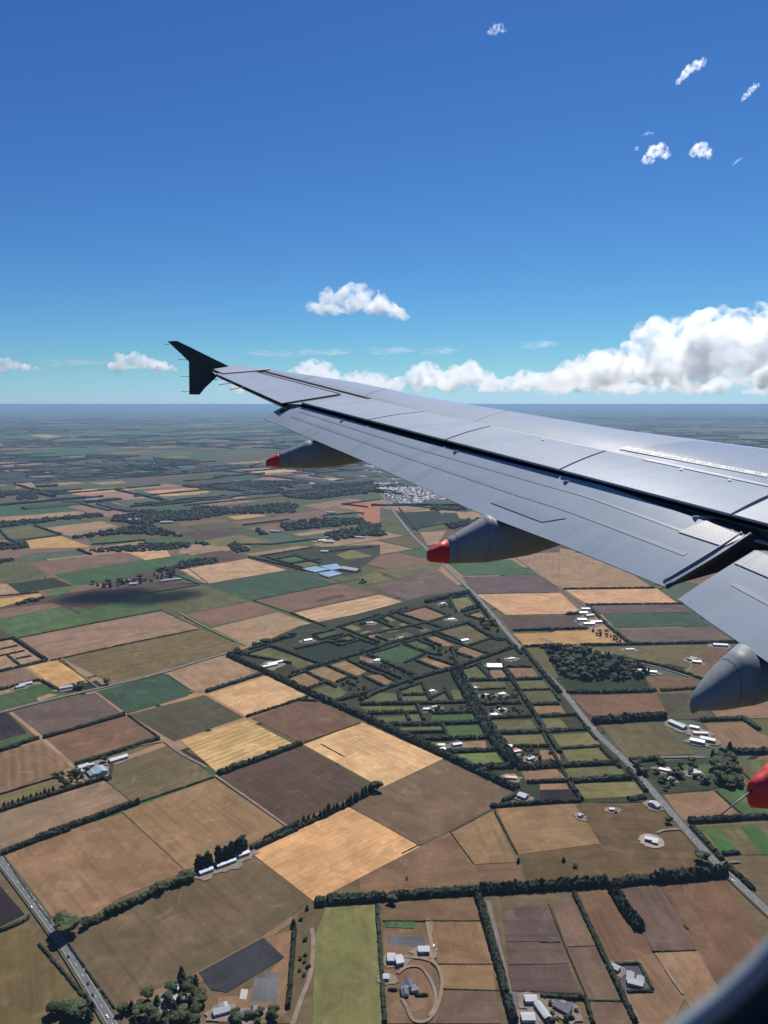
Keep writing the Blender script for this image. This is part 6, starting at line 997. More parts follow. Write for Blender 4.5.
def field_mat(k, head=0):
    base = lin(PAL[k], KF)
    m, nt, b = newmat('field_' + k)
    tc = nd(nt, 'ShaderNodeTexCoord'); oi = nd(nt, 'ShaderNodeObjectInfo')
    add = nd(nt, 'ShaderNodeVectorMath', operation='ADD')
    sc = nd(nt, 'ShaderNodeVectorMath', operation='SCALE'); sc.inputs['Scale'].default_value = 900
    cb = nd(nt, 'ShaderNodeCombineXYZ')
    nt.links.new(oi.outputs['Random'], cb.inputs[0]); nt.links.new(oi.outputs['Random'], cb.inputs[1]); nt.links.new(cb.outputs[0], sc.inputs[0])
    nt.links.new(tc.outputs['Object'], add.inputs[0]); nt.links.new(sc.outputs[0], add.inputs[1])
    v = add.outputs[0]
    blotch = noise_(nt, v, 1/75., 7, .66, .8)
    fine = noise_(nt, v, 1/7., 4, .7)
    # drawn out along the working direction
    mp = nd(nt, 'ShaderNodeMapping'); mp.inputs['Scale'].default_value = (.05, 1, 1); nt.links.new(v, mp.inputs[0])
    streak = noise_(nt, mp.outputs[0], 1/5., 3, .6)
    c = mixc(nt, remap(nt, blotch, .38, .62), tuple(x*.68 for x in base), tuple(x*1.26 for x in base))
    c = mixc(nt, remap(nt, fine, .3, .75, 0, .7), c, tuple(x*.66 for x in base))
    c = mixc(nt, remap(nt, streak, .35, .7, 0, .35), c, tuple(min(1, x*1.35) for x in base))
    if k in GREENS:
        g = noise_(nt, v, 1/70., 4, .6)
        c = mixc(nt, remap(nt, g, .46, .66, 0, .5 if k != 'gstripe' else .3), c, (base[0]*.62, base[1]*.82, base[2]*.6))
    elif k[:2] in ('ta', 'br', 're', 'gr', 'pi', 'dr') and 'pad' not in k and k != 'green':
        g = noise_(nt, v, 1/120., 5, .65)
        c = mixc(nt, remap(nt, g, .47, .6, 0, .45), c, (base[0]*.70, base[1]*.86, base[2]*.78))
    if k in ROWS:
        sp, amp = ROWS[k]
        w = nd(nt, 'ShaderNodeTexWave', wave_type='BANDS', bands_direction='Y', wave_profile='SIN')
        w.inputs['Scale'].default_value = .31416/sp
        w.inputs['Distortion'].default_value = 1.2; w.inputs['Detail'].default_value = 2; w.inputs['Detail Scale'].default_value = .6
        nt.links.new(v, w.inputs[0])
        brk = noise_(nt, v, 1/55., 3)
        fac = math_(nt, 'MULTIPLY', w.outputs['Fac'], remap(nt, brk, .35, .62, .15, 1))
        fac = math_(nt, 'MULTIPLY', fac, amp * 2.0)
        tgt = tuple(x*.45 for x in base) if k != 'gstripe' else (base[0]*.38, base[1]*.50, base[2]*.36)
        c = mixc(nt, fac, c, tgt)
    if k not in ('verge','woodf','greypad','greypad2','white','sandp'):
        # wheelings left by machinery, and damp or thin patches
        wv = nd(nt, 'ShaderNodeTexWave', wave_type='BANDS', bands_direction='Y'); wv.inputs['Scale'].default_value = .31416/23
        wv.inputs['Distortion'].default_value = .5; wv.inputs['Detail Scale'].default_value = .5; nt.links.new(v, wv.inputs[0])
        ln = math_(nt, 'MULTIPLY', math_(nt, 'POWER', wv.outputs['Fac'], 9), remap(nt, noise_(nt, v, 1/130., 3), .4, .6, 0, .42))
        c = mixc(nt, ln, c, tuple(x*.55 for x in base))
        dp = noise_(nt, v, 1/38., 5, .7, 1.2)
        c = mixc(nt, remap(nt, dp, .53, .66, 0, .42), c, tuple(x*.55 for x in base))
        c = mixc(nt, remap(nt, dp, .45, .32, 0, .42), c, tuple(min(1, x*1.5+.02) for x in base))
    if head: c = mixc(nt, .55, c, tuple(min(1, x*head) for x in base))
    hv = nd(nt, 'ShaderNodeHueSaturation'); nt.links.new(c, hv.inputs['Color'])
    nt.links.new(remap(nt, oi.outputs['Random'], 0, 1, .90, 1.10), hv.inputs['Value'])
    nt.links.new(hv.outputs[0], b.inputs['Base Color'])
    b.inputs['Roughness'].default_value = .95; b.inputs['Specular IOR Level'].default_value = .15
    return m
FM = {}

# ------------------------------------------------------------ ground, far patchwork
def ground():
    S = 150000
    me = mesh('ground', [(-S,-20000,0),(S,-20000,0),(S,S,0),(-S,S,0)], [(0,1,2,3)])
    m, nt, b = newmat('far_farmland')
    tc = nd(nt, 'ShaderNodeTexCoord'); v = tc.outputs['Object']
    def patch(ang, bw, rh, stops, seed):
        mp = nd(nt, 'ShaderNodeMapping'); mp.inputs['Rotation'].default_value = (0, 0, R(ang)); mp.inputs['Location'].default_value = (seed, seed*.7, 0)
        nt.links.new(v, mp.inputs[0])
        wob = nd(nt, 'ShaderNodeTexNoise'); wob.inputs['Scale'].default_value = 1/2600.; nt.links.new(mp.outputs[0], wob.inputs['Vector'])
        sub = nd(nt, 'ShaderNodeVectorMath', operation='MULTIPLY_ADD'); sub.inputs[1].default_value = (500,500,0)
        nt.links.new(wob.outputs['Color'], sub.inputs[0]); nt.links.new(mp.outputs[0], sub.inputs[2])
        br = nd(nt, 'ShaderNodeTexBrick'); br.offset = .37; br.offset_frequency = 2; br.squash = .6; br.squash_frequency = 3
        br.inputs['Color1'].default_value = (0,0,0,1); br.inputs['Color2'].default_value = (1,1,1,1); br.inputs['Mortar'].default_value = (.5,.5,.5,1)
        br.inputs['Scale'].default_value = 1; br.inputs['Mortar Size'].default_value = 6; br.inputs['Mortar Smooth'].default_value = .3
        br.inputs['Brick Width'].default_value = bw; br.inputs['Row Height'].default_value = rh
        nt.links.new(sub.outputs[0], br.inputs['Vector'])
        c = ramp(nt, br.outputs['Color'], stops, 'CONSTANT')
        return mixc(nt, br.outputs['Fac'], c, lin((44,54,44), KF))
    dry = [(0,lin(PAL['olive'],KF)),(.16,lin(PAL['dry'],KF)),(.28,lin(PAL['ggreen'],KF)),(.4,lin(PAL['pinkb'],KF)),(.5,lin(PAL['olive2'],KF)),(.6,lin(PAL['sand'],KF*.8)),(.68,lin(PAL['mgreen'],KF)),(.78,lin(PAL['brown'],KF)),(.88,lin(PAL['olive'],KF))]
    wet = [(0,lin((92,118,76),KF)),(.2,lin((62,78,54),KF)),(.32,lin((112,122,92),KF)),(.48,lin((84,104,70),KF)),(.6,lin((118,112,78),KF)),(.7,lin((84,122,78),KF)),(.82,lin((150,128,100),KF)),(.9,lin(PAL['sand'],KF*.8)),(.95,lin((74,84,60),KF))]
    a = patch(-44, 460, 240, dry, 90); a2 = patch(-44, 1500, 700, wet, 10)
    b_ = patch(-8, 520, 380, wet, 300)
    sel = noise_(nt, v, 1/5200., 3)
    c = mixc(nt, remap(nt, sel, .45, .55), a2, b_)
    sy = nd(nt, 'ShaderNodeSeparateXYZ'); nt.links.new(v, sy.inputs[0])
    far = math_(nt, 'ADD', remap(nt, sy.outputs[1], 4200, 15000, -.3, 1.0), remap(nt, noise_(nt, v, 1/2500., 3), .3, .7, -.5, .5))
    fcl = nd(nt, 'ShaderNodeClamp'); nt.links.new(far, fcl.inputs[0])
    c = mixc(nt, fcl.outputs[0], a, c)
    c = mixc(nt, remap(nt, noise_(nt, v, 1/60., 5, .65), .3, .7, 0, .35), c, lin((60,64,48), KF))
    # sea beyond the plain
    nt.links.new(c, b.inputs['Base Color']); b.inputs['Roughness'].default_value = .95; b.inputs['Specular IOR Level'].default_value = .1
    o = link('ground', me, m); o['kind'] = 'structure'
    mw, nt, b = newmat('sea_water'); b.inputs['Base Color'].default_value = (.012,.03,.045,1); b.inputs['Roughness'].default_value = .6; b.inputs['Specular IOR Level'].default_value = .2
    o = link('sea', mesh('sea', [(-S,80000,3),(S,105000,3),(S,S,3),(-S,S,3)], [(0,1,2,3)]), mw); o['kind'] = 'structure'
ground()

def fields():
    for i, (k, P) in enumerate(D['F']):
        if k not in FM: FM[k] = field_mat(k)
        n = len(P)
        if sum(P[j][0]*P[(j+1)%n][1]-P[(j+1)%n][0]*P[j][1] for j in range(n)) < 0: P = P[::-1]
        cx = sum(p[0] for p in P)/n; cy = sum(p[1] for p in P)/n
        j = max(range(n), key=lambda j: math.dist(P[j], P[(j+1)%n]))
        a = math.atan2(P[(j+1)%n][1]-P[j][1], P[(j+1)%n][0]-P[j][0])
        ca, sa = math.cos(-a), math.sin(-a)
        V = [((x-cx)*ca-(y-cy)*sa, (x-cx)*sa+(y-cy)*ca, 0) for x, y in P]
        me = mesh('field', V, [tuple(range(n))])
        o = link('field', me, FM[k], None, (cx, cy, .05+.005*i), (0, 0, a)); o['kind'] = 'structure'
        area = me.polygons[0].area
        if area > 15000 and i % 5 < 3 and k not in ('verge', 'woodf', 'drygr'):
            hk = k+'_h%d' % (i % 2)
            if hk not in FM: FM[hk] = field_mat(k, 1.32 if i % 2 else .66)
            me.materials.append(FM[hk]); bm = bmesh.new(); bm.from_mesh(me)
            bm.faces.ensure_lookup_table(); f0 = bm.faces[0]; f0.normal_update()
            r_ = bmesh.ops.inset_region(bm, faces=[f0], thickness=6.5 if area > 40000 else 4.0, use_even_offset=True)
            for f_ in bm.faces: f_.material_index = 1 if f_ is not f0 else 0
            bm.to_mesh(me); bm.free()
fields()

def offset_line(P, w):
    L, Rr = [], []
    for i, p in enumerate(P):
        a = Vector(P[max(0,i-1)]); b = Vector(P[min(len(P)-1,i+1)]); d = (b-a).normalized(); nn = Vector((-d.y, d.x))
        L.append(Vector(p)+nn*w); Rr.append(Vector(p)-nn*w)
    return L, Rr

def smooth_line(P, step):
    # Catmull-Rom through the surveyed points
    out = []
    for i in range(len(P)-1):
        p0 = Vector(P[max(0,i-1)]); p1 = Vector(P[i]); p2 = Vector(P[i+1]); p3 = Vector(P[min(len(P)-1,i+2)])
        n = max(1, int((p2-p1).length/step))
        for k in range(n):
            t = k/n
            out.append(.5*((2*p1)+(p2-p0)*t+(2*p0-5*p1+4*p2-p3)*t*t+(3*p1-p0-3*p2+p3)*t**3))
    out.append(Vector(P[-1])); return out

def roads():
    asp = plain('asphalt', (.085,.088,.095), .85, var=.15, scale=.05)
    grs = plain('dry_verge', lin((84,86,64),KF), .95, var=.25, scale=.05)
    lane = plain('lane_gravel', lin((122,116,108),KF), .95, var=.2, scale=.05)
    trk = plain('dirt_track', lin((146,126,106),KF), .95, var=.25, scale=.1)
    wht = plain('road_paint', (.7,.7,.68), .7, scale=.5)
    def strip(name, P, w, z, mat):
        L, Rr = offset_line(P, w/2); V = [(p.x,p.y,z) for p in L]+[(p.x,p.y,z) for p in Rr]; n = len(P)
        me = mesh(name, V, [(i, n+i, n+i+1, i+1) for i in range(n-1)])
        o = link(name, me, mat); o['kind'] = 'structure'; return o
    for i, (k, w, P) in enumerate(D['R']):
        z = 1.5+.03*i
        Q = smooth_line(P, 12 if k != 'track' else 4)
        if k == 'road':
            strip('road_verge', Q, w*1.45, z, grs)
            strip('road', Q, w*.78, z+.01, asp)
            c = smooth_line(P, 9)
            V, F = [], []
            for j in range(0, len(c)-1, 2):
                a, b = c[j], c[j]+(c[j+1]-c[j])*.5; d = (b-a).normalized(); nn = Vector((-d.y, d.x))*.12; m = len(V)
                V += [(a.x+nn.x,a.y+nn.y,z+.02),(a.x-nn.x,a.y-nn.y,z+.02),(b.x-nn.x,b.y-nn.y,z+.02),(b.x+nn.x,b.y+nn.y,z+.02)]; F.append((m,m+1,m+2,m+3))
            o = link('road_marking', mesh('road_marking', V, F), wht); o['kind'] = 'structure'
            for s in (-1, 1):
                L, Rr = offset_line(Q, w*.36*s)
                strip('road_marking', [Vector((p.x,p.y)) for p in L], .15, z+.022, wht)
        else:
            strip('lane' if k == 'lane' else 'track', Q, w, z, lane if k == 'lane' else trk)
roads()

# ------------------------------------------------------------ places, for telling look-alikes apart
COLN = dict(sand='pale stubble', gold='golden', dry='dry tan', pink='pinkish', tan='tan', red='reddish', brown='dark brown', brn='brown', mau='mauve brown', olr='olive',
 olive='olive', grolive='grey olive', yolive='yellow olive', ggreen='grey green', mgreen='green', green='green', dgreen='dark green', teal='blue green', brt='bright green', ybrt='lime green',
 verge='bushy', woodf='wooded', black='near black', greypad='grey gravel', white='white', gstripe='striped gold', grtan='grey tan', grbrn='grey brown', drygr='rough dry')
def coln(k):
    for n in range(len(k), 2, -1):
        if k[:n] in COLN: return COLN[k[:n]]
    return 'tan'
def inside(x, y, p):
    c = False; n = len(p)
    for i in range(n):
        x1, y1 = p[i]; x2, y2 = p[(i+1)%n]
        if (y1 > y) != (y2 > y) and x < (x2-x1)*(y-y1)/(y2-y1)+x1: c = not c
    return c
def field_at(x, y):
    for k, P in reversed(D['F']):
        if k not in ('verge',) and inside(x, y, P): return coln(k)
    return None
def photo_xy(x, y):
    t = y*math.cos(PITCH)+600*math.sin(PITCH)
    return 384+740*x/t, 512-740*(y*math.sin(PITCH)-600*math.cos(PITCH))/t
PITCH = math.atan(108/740)
ORD = ['first','second','third','fourth','fifth','sixth','seventh','eighth','ninth','tenth','eleventh','twelfth','thirteenth','fourteenth','fifteenth','sixteenth','seventeenth','eighteenth','nineteenth','twentieth']
def area_name(x, y):
    px, py = photo_xy(x, y)
    row = 'far' if py < 560 else 'upper middle' if py < 650 else 'middle' if py < 740 else 'lower middle' if py < 850 else 'bottom'
    c = 'left edge' if px < 130 else 'left' if px < 290 else 'centre' if px < 450 else 'right of centre' if px < 600 else 'right'
    return row + ' ' + c
def uniquify(items):
    # items: (object, label, x, y); equal labels get the area, then their order from the left
    from collections import defaultdict
    g = defaultdict(list)
    for it in items: g[it[1]].append(it)
    second = defaultdict(list)
    for lab, L in g.items():
        for o, l, x, y in L:
            second[lab if len(L) == 1 else lab + ', ' + area_name(x, y)].append((o, x, y))
    for lab, L in second.items():
        L.sort(key=lambda t: photo_xy(t[1], t[2])[0])
        for i, (o, x, y) in enumerate(L):
            o['label'] = lab if len(L) == 1 else (ORD[i] if i < 20 else 'later') + ' from left, ' + lab
            if len(o['label'].split()) > 16: o['label'] = o['label'].replace(' of centre', '').replace('from left, ', '')
            if len(o['label'].split()) > 16: o['label'] = o['label'].replace('the ', '')

# ------------------------------------------------------------ foliage
def leaf_mat(name, a, b_, scale=.35):
    m, nt, b = newmat(name)
    tc = nd(nt, 'ShaderNodeTexCoord'); oi = nd(nt, 'ShaderNodeObjectInfo')
    f = noise_(nt, tc.outputs['Object'], scale, 4, .7)
    c = mixc(nt, remap(nt, f, .32, .68), a, b_)
    hv = nd(nt, 'ShaderNodeHueSaturation'); nt.links.new(c, hv.inputs['Color'])
    nt.links.new(remap(nt, oi.outputs['Random'], 0, 1, .7, 1.7), hv.inputs['Value']); nt.links.new(remap(nt, oi.outputs['Random'], 0, 1, .485, .515), hv.inputs['Hue'])
    nt.links.new(hv.outputs[0], b.inputs['Base Color']); b.inputs['Roughness'].default_value = .8; b.inputs['Specular IOR Level'].default_value = .2
    return m
M_HEDGE = leaf_mat('hedge_leaves', (.010,.016,.011), (.026,.034,.018), .25)
M_LEAF = leaf_mat('broad_leaves', (.014,.022,.010), (.048,.058,.022), .3)
M_CON = leaf_mat('conifer_needles', (.008,.014,.010), (.022,.032,.016), .3)
M_BARK = plain('bark', (.11,.085,.06), .9, var=.3, scale=2)
M_FAR = leaf_mat('far_leaves', (.009,.015,.012), (.024,.032,.020), .02)

PROF = ((-.5,0),(-.52,.5),(-.42,.82),(-.2,.97),(0,1.0),(.2,.97),(.42,.82),(.52,.5),(.5,0))
def hedge_mesh(P, w, ht, step, r):
    Q = smooth_line(P, step); V, F = [], []
    n = len(Q); hist = 1
    for i, p in enumerate(Q):
        a = Q[max(0,i-1)]; b = Q[min(n-1,i+1)]; d = (b-a).normalized(); nn = Vector((-d.y, d.x))
        rough = .38 if w >= 12 else .24
        hh = ht*(1+.8*rough*noise.noise(Vector((p.x*.11, p.y*.11, 1)))+r.uniform(-rough, rough)*.25)
        if r.random() < .03: hh *= r.uniform(.15, .6)
        e = .35 if i in (0, n-1) else 1
        off = .12*w*noise.noise(Vector((p.x*.07, p.y*.07, 5)))
        for s, z in PROF:
            ww = s*w*(1+r.uniform(-.10,.10))+off; q = p+nn*ww; j = .3*step*(z > 0)
            V.append((q.x+r.uniform(-j, j), q.y+r.uniform(-j, j), hh*z*e*(1+r.uniform(-rough, rough)*.8) if z else 0))
        if i:
            m = len(V)-18
            for k in range(8): F.append((m+k, m+k+1, m+10+k, m+9+k))
    F.append(tuple(range(8,-1,-1))); m = len(V)-9; F.append(tuple(range(m, m+9)))
    # sprigs breaking the clean edge of the tall ones
    if ht >= 5:
        for i in range(0, n-1):
            for _ in range(7 if w >= 12 else 3):
                p = Q[i].lerp(Q[i+1], r.random()); d = (Q[i+1]-Q[i]).normalized(); nn = Vector((-d.y, d.x))
                q = p+nn*r.uniform(-.55,.55)*w; z = ht*r.uniform(.7,1.12); s = r.uniform(.5,1.3)*min(1.6, max(.8, step*.35)); m = len(V)
                for _k in range(4): V.append((q.x+r.uniform(-s,s), q.y+r.uniform(-s,s), z+r.uniform(-s,s)))
                F += [(m,m+1,m+2),(m,m+2,m+3),(m,m+3,m+1),(m+1,m+3,m+2)]
    return V, F

def hedges():
    items = []
    for i, (w, ht, s, P) in enumerate(D['H']):
        r = random.Random(i)
        if P[0][1] < 1050: w *= .78
        y = sum(p[1] for p in P)/len(P); step = max(2.2, y/480)
        c = Vector(P[len(P)//2])
        V, F = hedge_mesh([(a-c.x, b-c.y) for a, b in P], w, ht, step, r)
        o = link('hedge', mesh('hedge', V, F), M_HEDGE, None, (c.x, c.y, 0))
        L = sum(math.dist(P[j], P[j+1]) for j in range(len(P)-1))
        a, b = Vector(P[0]), Vector(P[-1]); m_ = (a+b)/2; d = (b-a).normalized(); nn = Vector((-d.y, d.x))*(w+22)
        fa, fb = field_at(*(m_+nn)), field_at(*(m_-nn))
        size = ('long ' if L > 300 else 'short ' if L < 110 else '') + ('thick' if w >= 10 else 'low' if ht < 3.5 else 'trimmed')
        if fa and fb and fa != fb: lab = f'{size} hedge between {fa} and {fb} ground'
        elif fa or fb: lab = f'{size} dark hedge along {fa or fb} ground'
        else: lab = f'{size} dark hedge among bushy paddocks'
        tag(o, lab, 'hedge', 'dark hedges dividing the fields'); items.append((o, lab, m_.x, m_.y))
    uniquify(items)
hedges()

def ico(V, F, c, rad, sub, r, jit, sq=1.0):
    bm = bmesh.new(); bmesh.ops.create_icosphere(bm, subdivisions=sub, radius=1)
    n = len(V)
    for v in bm.verts:
        k = 1+noise.noise(Vector(v.co)*1.7+Vector(c)*.31)*jit*1.5+r.uniform(-jit, jit)*.5
        V.append((c[0]+v.co.x*rad*k, c[1]+v.co.y*rad*k, c[2]+v.co.z*rad*k*sq))
    for f in bm.faces: F.append(tuple(n+v.index for v in f.verts))
    bm.free()

def clumps(V, F, c, rx, rz, n, s0, r):
    for _ in range(n):
        while True:
            q = Vector((r.uniform(-1,1), r.uniform(-1,1), r.uniform(-1,1)))
            if .55 < q.length < 1.08: break
        p = Vector(c)+Vector((q.x*rx, q.y*rx, q.z*rz)); s = s0*r.uniform(.5,1.2); m = len(V)
        for _k in range(4): V.append((p.x+r.uniform(-s,s), p.y+r.uniform(-s,s), p.z+r.uniform(-s,s)*.7))
        F += [(m,m+1,m+2),(m,m+2,m+3),(m,m+3,m+1),(m+1,m+3,m+2)]

def trunk_mesh(h, r0, r):
    V, F = [], []; N = 7; K = 5
    for i in range(K):
        t = i/(K-1); rr = r0*(1-.65*t)*(1.35 if i == 0 else 1)
        for j in range(N): V.append((math.cos(j*2*math.pi/N)*rr+.1*t*h*.1, math.sin(j*2*math.pi/N)*rr, h*t))
        if i:
            for j in range(N): F.append(((i-1)*N+j, (i-1)*N+(j+1)%N, i*N+(j+1)%N, i*N+j))
    for k in range(4):   # limbs
        a = k*1.6+r.random(); z = h*(.55+.1*k); m = len(V); L = h*.42; d = Vector((math.cos(a), math.sin(a), .9))
        for e, rr in ((0, r0*.35), (1, r0*.1)):
            for j in range(3): V.append((d.x*L*e+math.cos(j*2.1)*rr, d.y*L*e+math.sin(j*2.1)*rr, z+d.z*L*e))
        for j in range(3): F.append((m+j, m+(j+1)%3, m+3+(j+1)%3, m+3+j))
    return mesh('trunk', V, F)

def make_tree(kind, seed):
    r = random.Random(seed); V, F = [], []     # unit: 10 m tall
    if kind == 'broadleaf_tree':
        for k in range(9):
            a = r.uniform(0, 6.28); d = r.uniform(.8, 2.6) if k else 0
            rad = r.uniform(1.3, 2.3); c = (math.cos(a)*d, math.sin(a)*d, 4.2+r.uniform(0, 3.6)-(d*.25))
            ico(V, F, c, rad, 2, r, .24, .85); clumps(V, F, c, rad*1.12, rad, 36, .55, r)
        mat = M_LEAF; th = 5
    elif kind == 'conifer_tree':
        for k in range(7):
            z = 1.4+k*1.25; rad = 2.3*(1-k/8.2)
            ico(V, F, (r.uniform(-.3,.3), r.uniform(-.3,.3), z), rad, 2, r, .3, .75); clumps(V, F, (0,0,z), rad*1.15, rad*.7, 30, .45, r)
        mat = M_CON; th = 4
    else:
        for k in range(7):
            z = 1.6+k*1.2; rad = 1.35*(1-abs(k-2.5)/7)
            ico(V, F, (r.uniform(-.35,.35), r.uniform(-.35,.35), z), rad, 2, r, .3, 1.1); clumps(V, F, (0,0,z), rad*1.2, rad, 26, .35, r)
        mat = M_CON; th = 4
    root = bpy.data.objects.new(kind, None); COL.objects.link(root)
    link('crown', mesh('crown', V, F), mat, root); link('trunk', trunk_mesh(th, .28, r), M_BARK, root)
    return root

def trees():
    protos = {}; used = set(); items = []
    for i, (k, x, y, ht, place) in enumerate(D['T']):
        key = (k, i % 4)
        if key not in protos: protos[key] = make_tree(k, hash_(key)); o = protos[key]
        else: o = copy_tree(protos[key])
        o.location = (x, y, 0); o.rotation_euler = (0, 0, rng.uniform(0, 6.28)); s = ht/10
        wdt = s*rng.uniform(1.15, 1.5)*(1.15 if k == 'broadleaf_tree' and ht > 14 else 1)
        o.scale = (wdt, wdt, s)
        kn = {'broadleaf_tree':'round leafy tree', 'conifer_tree':'dark conical tree', 'poplar_tree':'tall narrow tree'}[k]
        lab = f'{kn}, {place}'
        tag(o, lab, 'tree', place)
        items.append((o, lab, x, y))
    from collections import Counter
    cnt = Counter(l for _, l, _, _ in items)
    uniquify([t for t in items if cnt[t[1]] <= 20])
def hash_(key): return {'broadleaf_tree':10, 'conifer_tree':20, 'poplar_tree':30}[key[0]]+key[1]
trees()

def far_woods():
    V, F = [], []; r = random.Random(11)
    def lump(x, y, rad, h):
        n = len(V); N = 6
        for j in range(N): a = j*6.283/N+r.random(); V.append((x+math.cos(a)*rad*r.uniform(.8,1.2), y+math.sin(a)*rad*r.uniform(.8,1.2), 0))
        for j in range(N): a = j*6.283/N+r.random(); V.append((x+math.cos(a)*rad*.75, y+math.sin(a)*rad*.75, h*r.uniform(.6,.9)))
        V.append((x, y, h*r.uniform(.95,1.15)))
        for j in range(N):
            F.append((n+j, n+(j+1)%N, n+N+(j+1)%N, n+N+j)); F.append((n+N+j, n+N+(j+1)%N, n+2*N))
    for P in D['WD']:
        xs = [p[0] for p in P]; ys = [p[1] for p in P]
        A = abs(sum(P[j][0]*P[(j+1)%len(P)][1]-P[(j+1)%len(P)][0]*P[j][1] for j in range(len(P))))/2
        rad = 7 if min(ys) < 3000 else 10
        for _ in range(min(900, int(A/(rad*rad*3.4)))):
            for _t in range(60):
                x, y = r.uniform(min(xs), max(xs)), r.uniform(min(ys), max(ys))
                if inside(x, y, P): lump(x, y, rad*r.uniform(.7,1.4), rad*r.uniform(.9,1.6)); break
    # shelter belts and copses over the plain
    def belt(x, y, a, L, w, h):
        n = max(2, int(L/45)); d = (math.cos(a), math.sin(a)); nn = (-d[1], d[0]); base = len(V)
        for i in range(n+1):
            px, py = x+d[0]*L*(i/n-.5), y+d[1]*L*(i/n-.5); hh = h*r.uniform(.6,1.15); ww = w*r.uniform(.7,1.2)
            for s, z in ((-.5,0),(-.4,.85),(.4,1),(.5,0)): V.append((px+nn[0]*ww*s, py+nn[1]*ww*s, hh*z))
            if i:
                m = base+(i-1)*4
                for k in range(3): F.append((m+k, m+k+1, m+5+k, m+4+k))
        F.append((base+3, base+2, base+1, base)); m = base+n*4; F.append((m, m+1, m+2, m+3))
    for _ in range(2100):
        y = 4200*math.exp(r.random()*2.15); x = r.uniform(-.62, .62)*y*1.1
        if y < 6200 and x < 1100 and r.random() < .75: continue
        g = noise.noise(Vector((x/3800, y/3800, 2)))
        if g < -.28: continue
        a = R(44 if x < 0 else 4)+(math.pi/2 if r.random() < .42 else 0)+r.uniform(-.06,.06)
        L = r.uniform(150, 900)*(1+y/20000)
        if r.random() < .10+max(0, g)*.4: belt(x, y, a, L*.7, r.uniform(70, 260)*(1+y/25000), 12)
        else: belt(x, y, a, L, r.uniform(14, 34), r.uniform(9, 16))
    o = link('far_woods', mesh('far_woods', V, F), M_FAR); o['kind'] = 'stuff'
    tag(o, 'dark shelter belts and woods of the distant plain', 'woodland')
far_woods()

# ------------------------------------------------------------ buildings
M_WALL = {'a': plain('wall_cream', (.52,.48,.42), .85, var=.1, scale=.6), 'b': plain('wall_grey', (.36,.36,.36), .8, var=.1, scale=.6), 'c': plain('wall_brick', (.30,.19,.14), .9, var=.15, scale=.6)}
def roof_mat(name, rgb):
    m, nt, b = newmat(name); tc = nd(nt, 'ShaderNodeTexCoord')
    w = nd(nt, 'ShaderNodeTexWave', bands_direction='X'); w.inputs['Scale'].default_value = .9; nt.links.new(tc.outputs['Object'], w.inputs[0])
    f = noise_(nt, tc.outputs['Object'], .4, 5)
    c = mixc(nt, remap(nt, f, .3, .7), tuple(v*.82 for v in rgb), rgb)
    c = mixc(nt, math_(nt, 'MULTIPLY', w.outputs['Fac'], .22), c, tuple(v*.6 for v in rgb))
    nt.links.new(c, b.inputs['Base Color']); b.inputs['Roughness'].default_value = .45; return m
M_ROOF = {'white': roof_mat('roof_white', (.37,.38,.39)), 'grey': roof_mat('roof_grey', (.26,.27,.29)), 'navy': roof_mat('roof_navy', (.055,.065,.09)), 'blue': roof_mat('roof_pale_blue', (.28,.35,.44)), 'rust': roof_mat('roof_red', (.34,.13,.09))}
M_GLASSD = plain('window_glass', (.03,.04,.05), .1, var=.05)
M_DOOR = plain('door_paint', (.22,.2,.18), .5)

def gable(V, F, VR, FR, cx, cy, l, w, h, rz, pitch=.34, over=.45):
    # rz: 0 ridge along x, 1 ridge along y ; walls into V,F roof into VR,FR
    def T(x, y, z): return (cx+x, cy+y, z) if not rz else (cx-y, cy+x, z)
    n = len(V); rh = w/2*pitch
    V += [T(-l/2,-w/2,0),T(l/2,-w/2,0),T(l/2,w/2,0),T(-l/2,w/2,0),T(-l/2,-w/2,h),T(l/2,-w/2,h),T(l/2,w/2,h),T(-l/2,w/2,h),T(-l/2,0,h+rh),T(l/2,0,h+rh)]
    F += [tuple(n+i for i in q) for q in ((0,1,5,4),(2,3,7,6),(1,2,6,9,5),(3,0,4,8,7))]
    n = len(VR); L = l/2+over; W_ = w/2+over; e = .12; dz = over*pitch
    for (y0, z0, y1, z1) in ((-W_, h-dz+.05, 0, h+rh+.05), (W_, h-dz+.05, 0, h+rh+.05)):
        n = len(VR)
        VR += [T(-L,y0,z0),T(L,y0,z0),T(L,y1,z1),T(-L,y1,z1),T(-L,y0,z0+e),T(L,y0,z0+e),T(L,y1,z1+e),T(-L,y1,z1+e)]
        FR += [tuple(n+i for i in q) for q in ((0,3,2,1),(4,5,6,7),(0,1,5,4),(1,2,6,5),(2,3,7,6),(3,0,4,7))]

def building(name, x, y, blocks, roof, wall, ang, label, cat, near, group=None, shed=False):
    root = empty(name, (x, y, 1.2), label, cat, group, R(ang))
    V, F, VR, FR = [], [], [], []
    for (bx, by, l, w, h, rz) in blocks: gable(V, F, VR, FR, bx, by, l, w, h, rz)
    link('wall', mesh('wall', V, F), M_WALL[wall], root); link('roof', mesh('roof', VR, FR), M_ROOF[roof], root)
    if near:
        bx, by, l, w, h, rz = blocks[0]
        s = -1
        if not rz:
            n = max(1, int(l/5))
            for i in range(n):
                X = bx-l/2+l*(i+.5)/n; V2, F2 = [], []
                if i == n//2:
                    ww = 1.9 if shed else .5; box(V2, F2, X-ww, X+ww, by-w/2-.06, by-w/2+.02, 0, min(h-.5, 3.2 if shed else 2.1)); link('door', mesh('door', V2, F2), M_DOOR, root)
                elif not shed:
                    box(V2, F2, X-.9, X+.9, by-w/2-.05, by-w/2+.02, .9, 2.1); link('window', mesh('window', V2, F2), M_GLASSD, root)
    return root

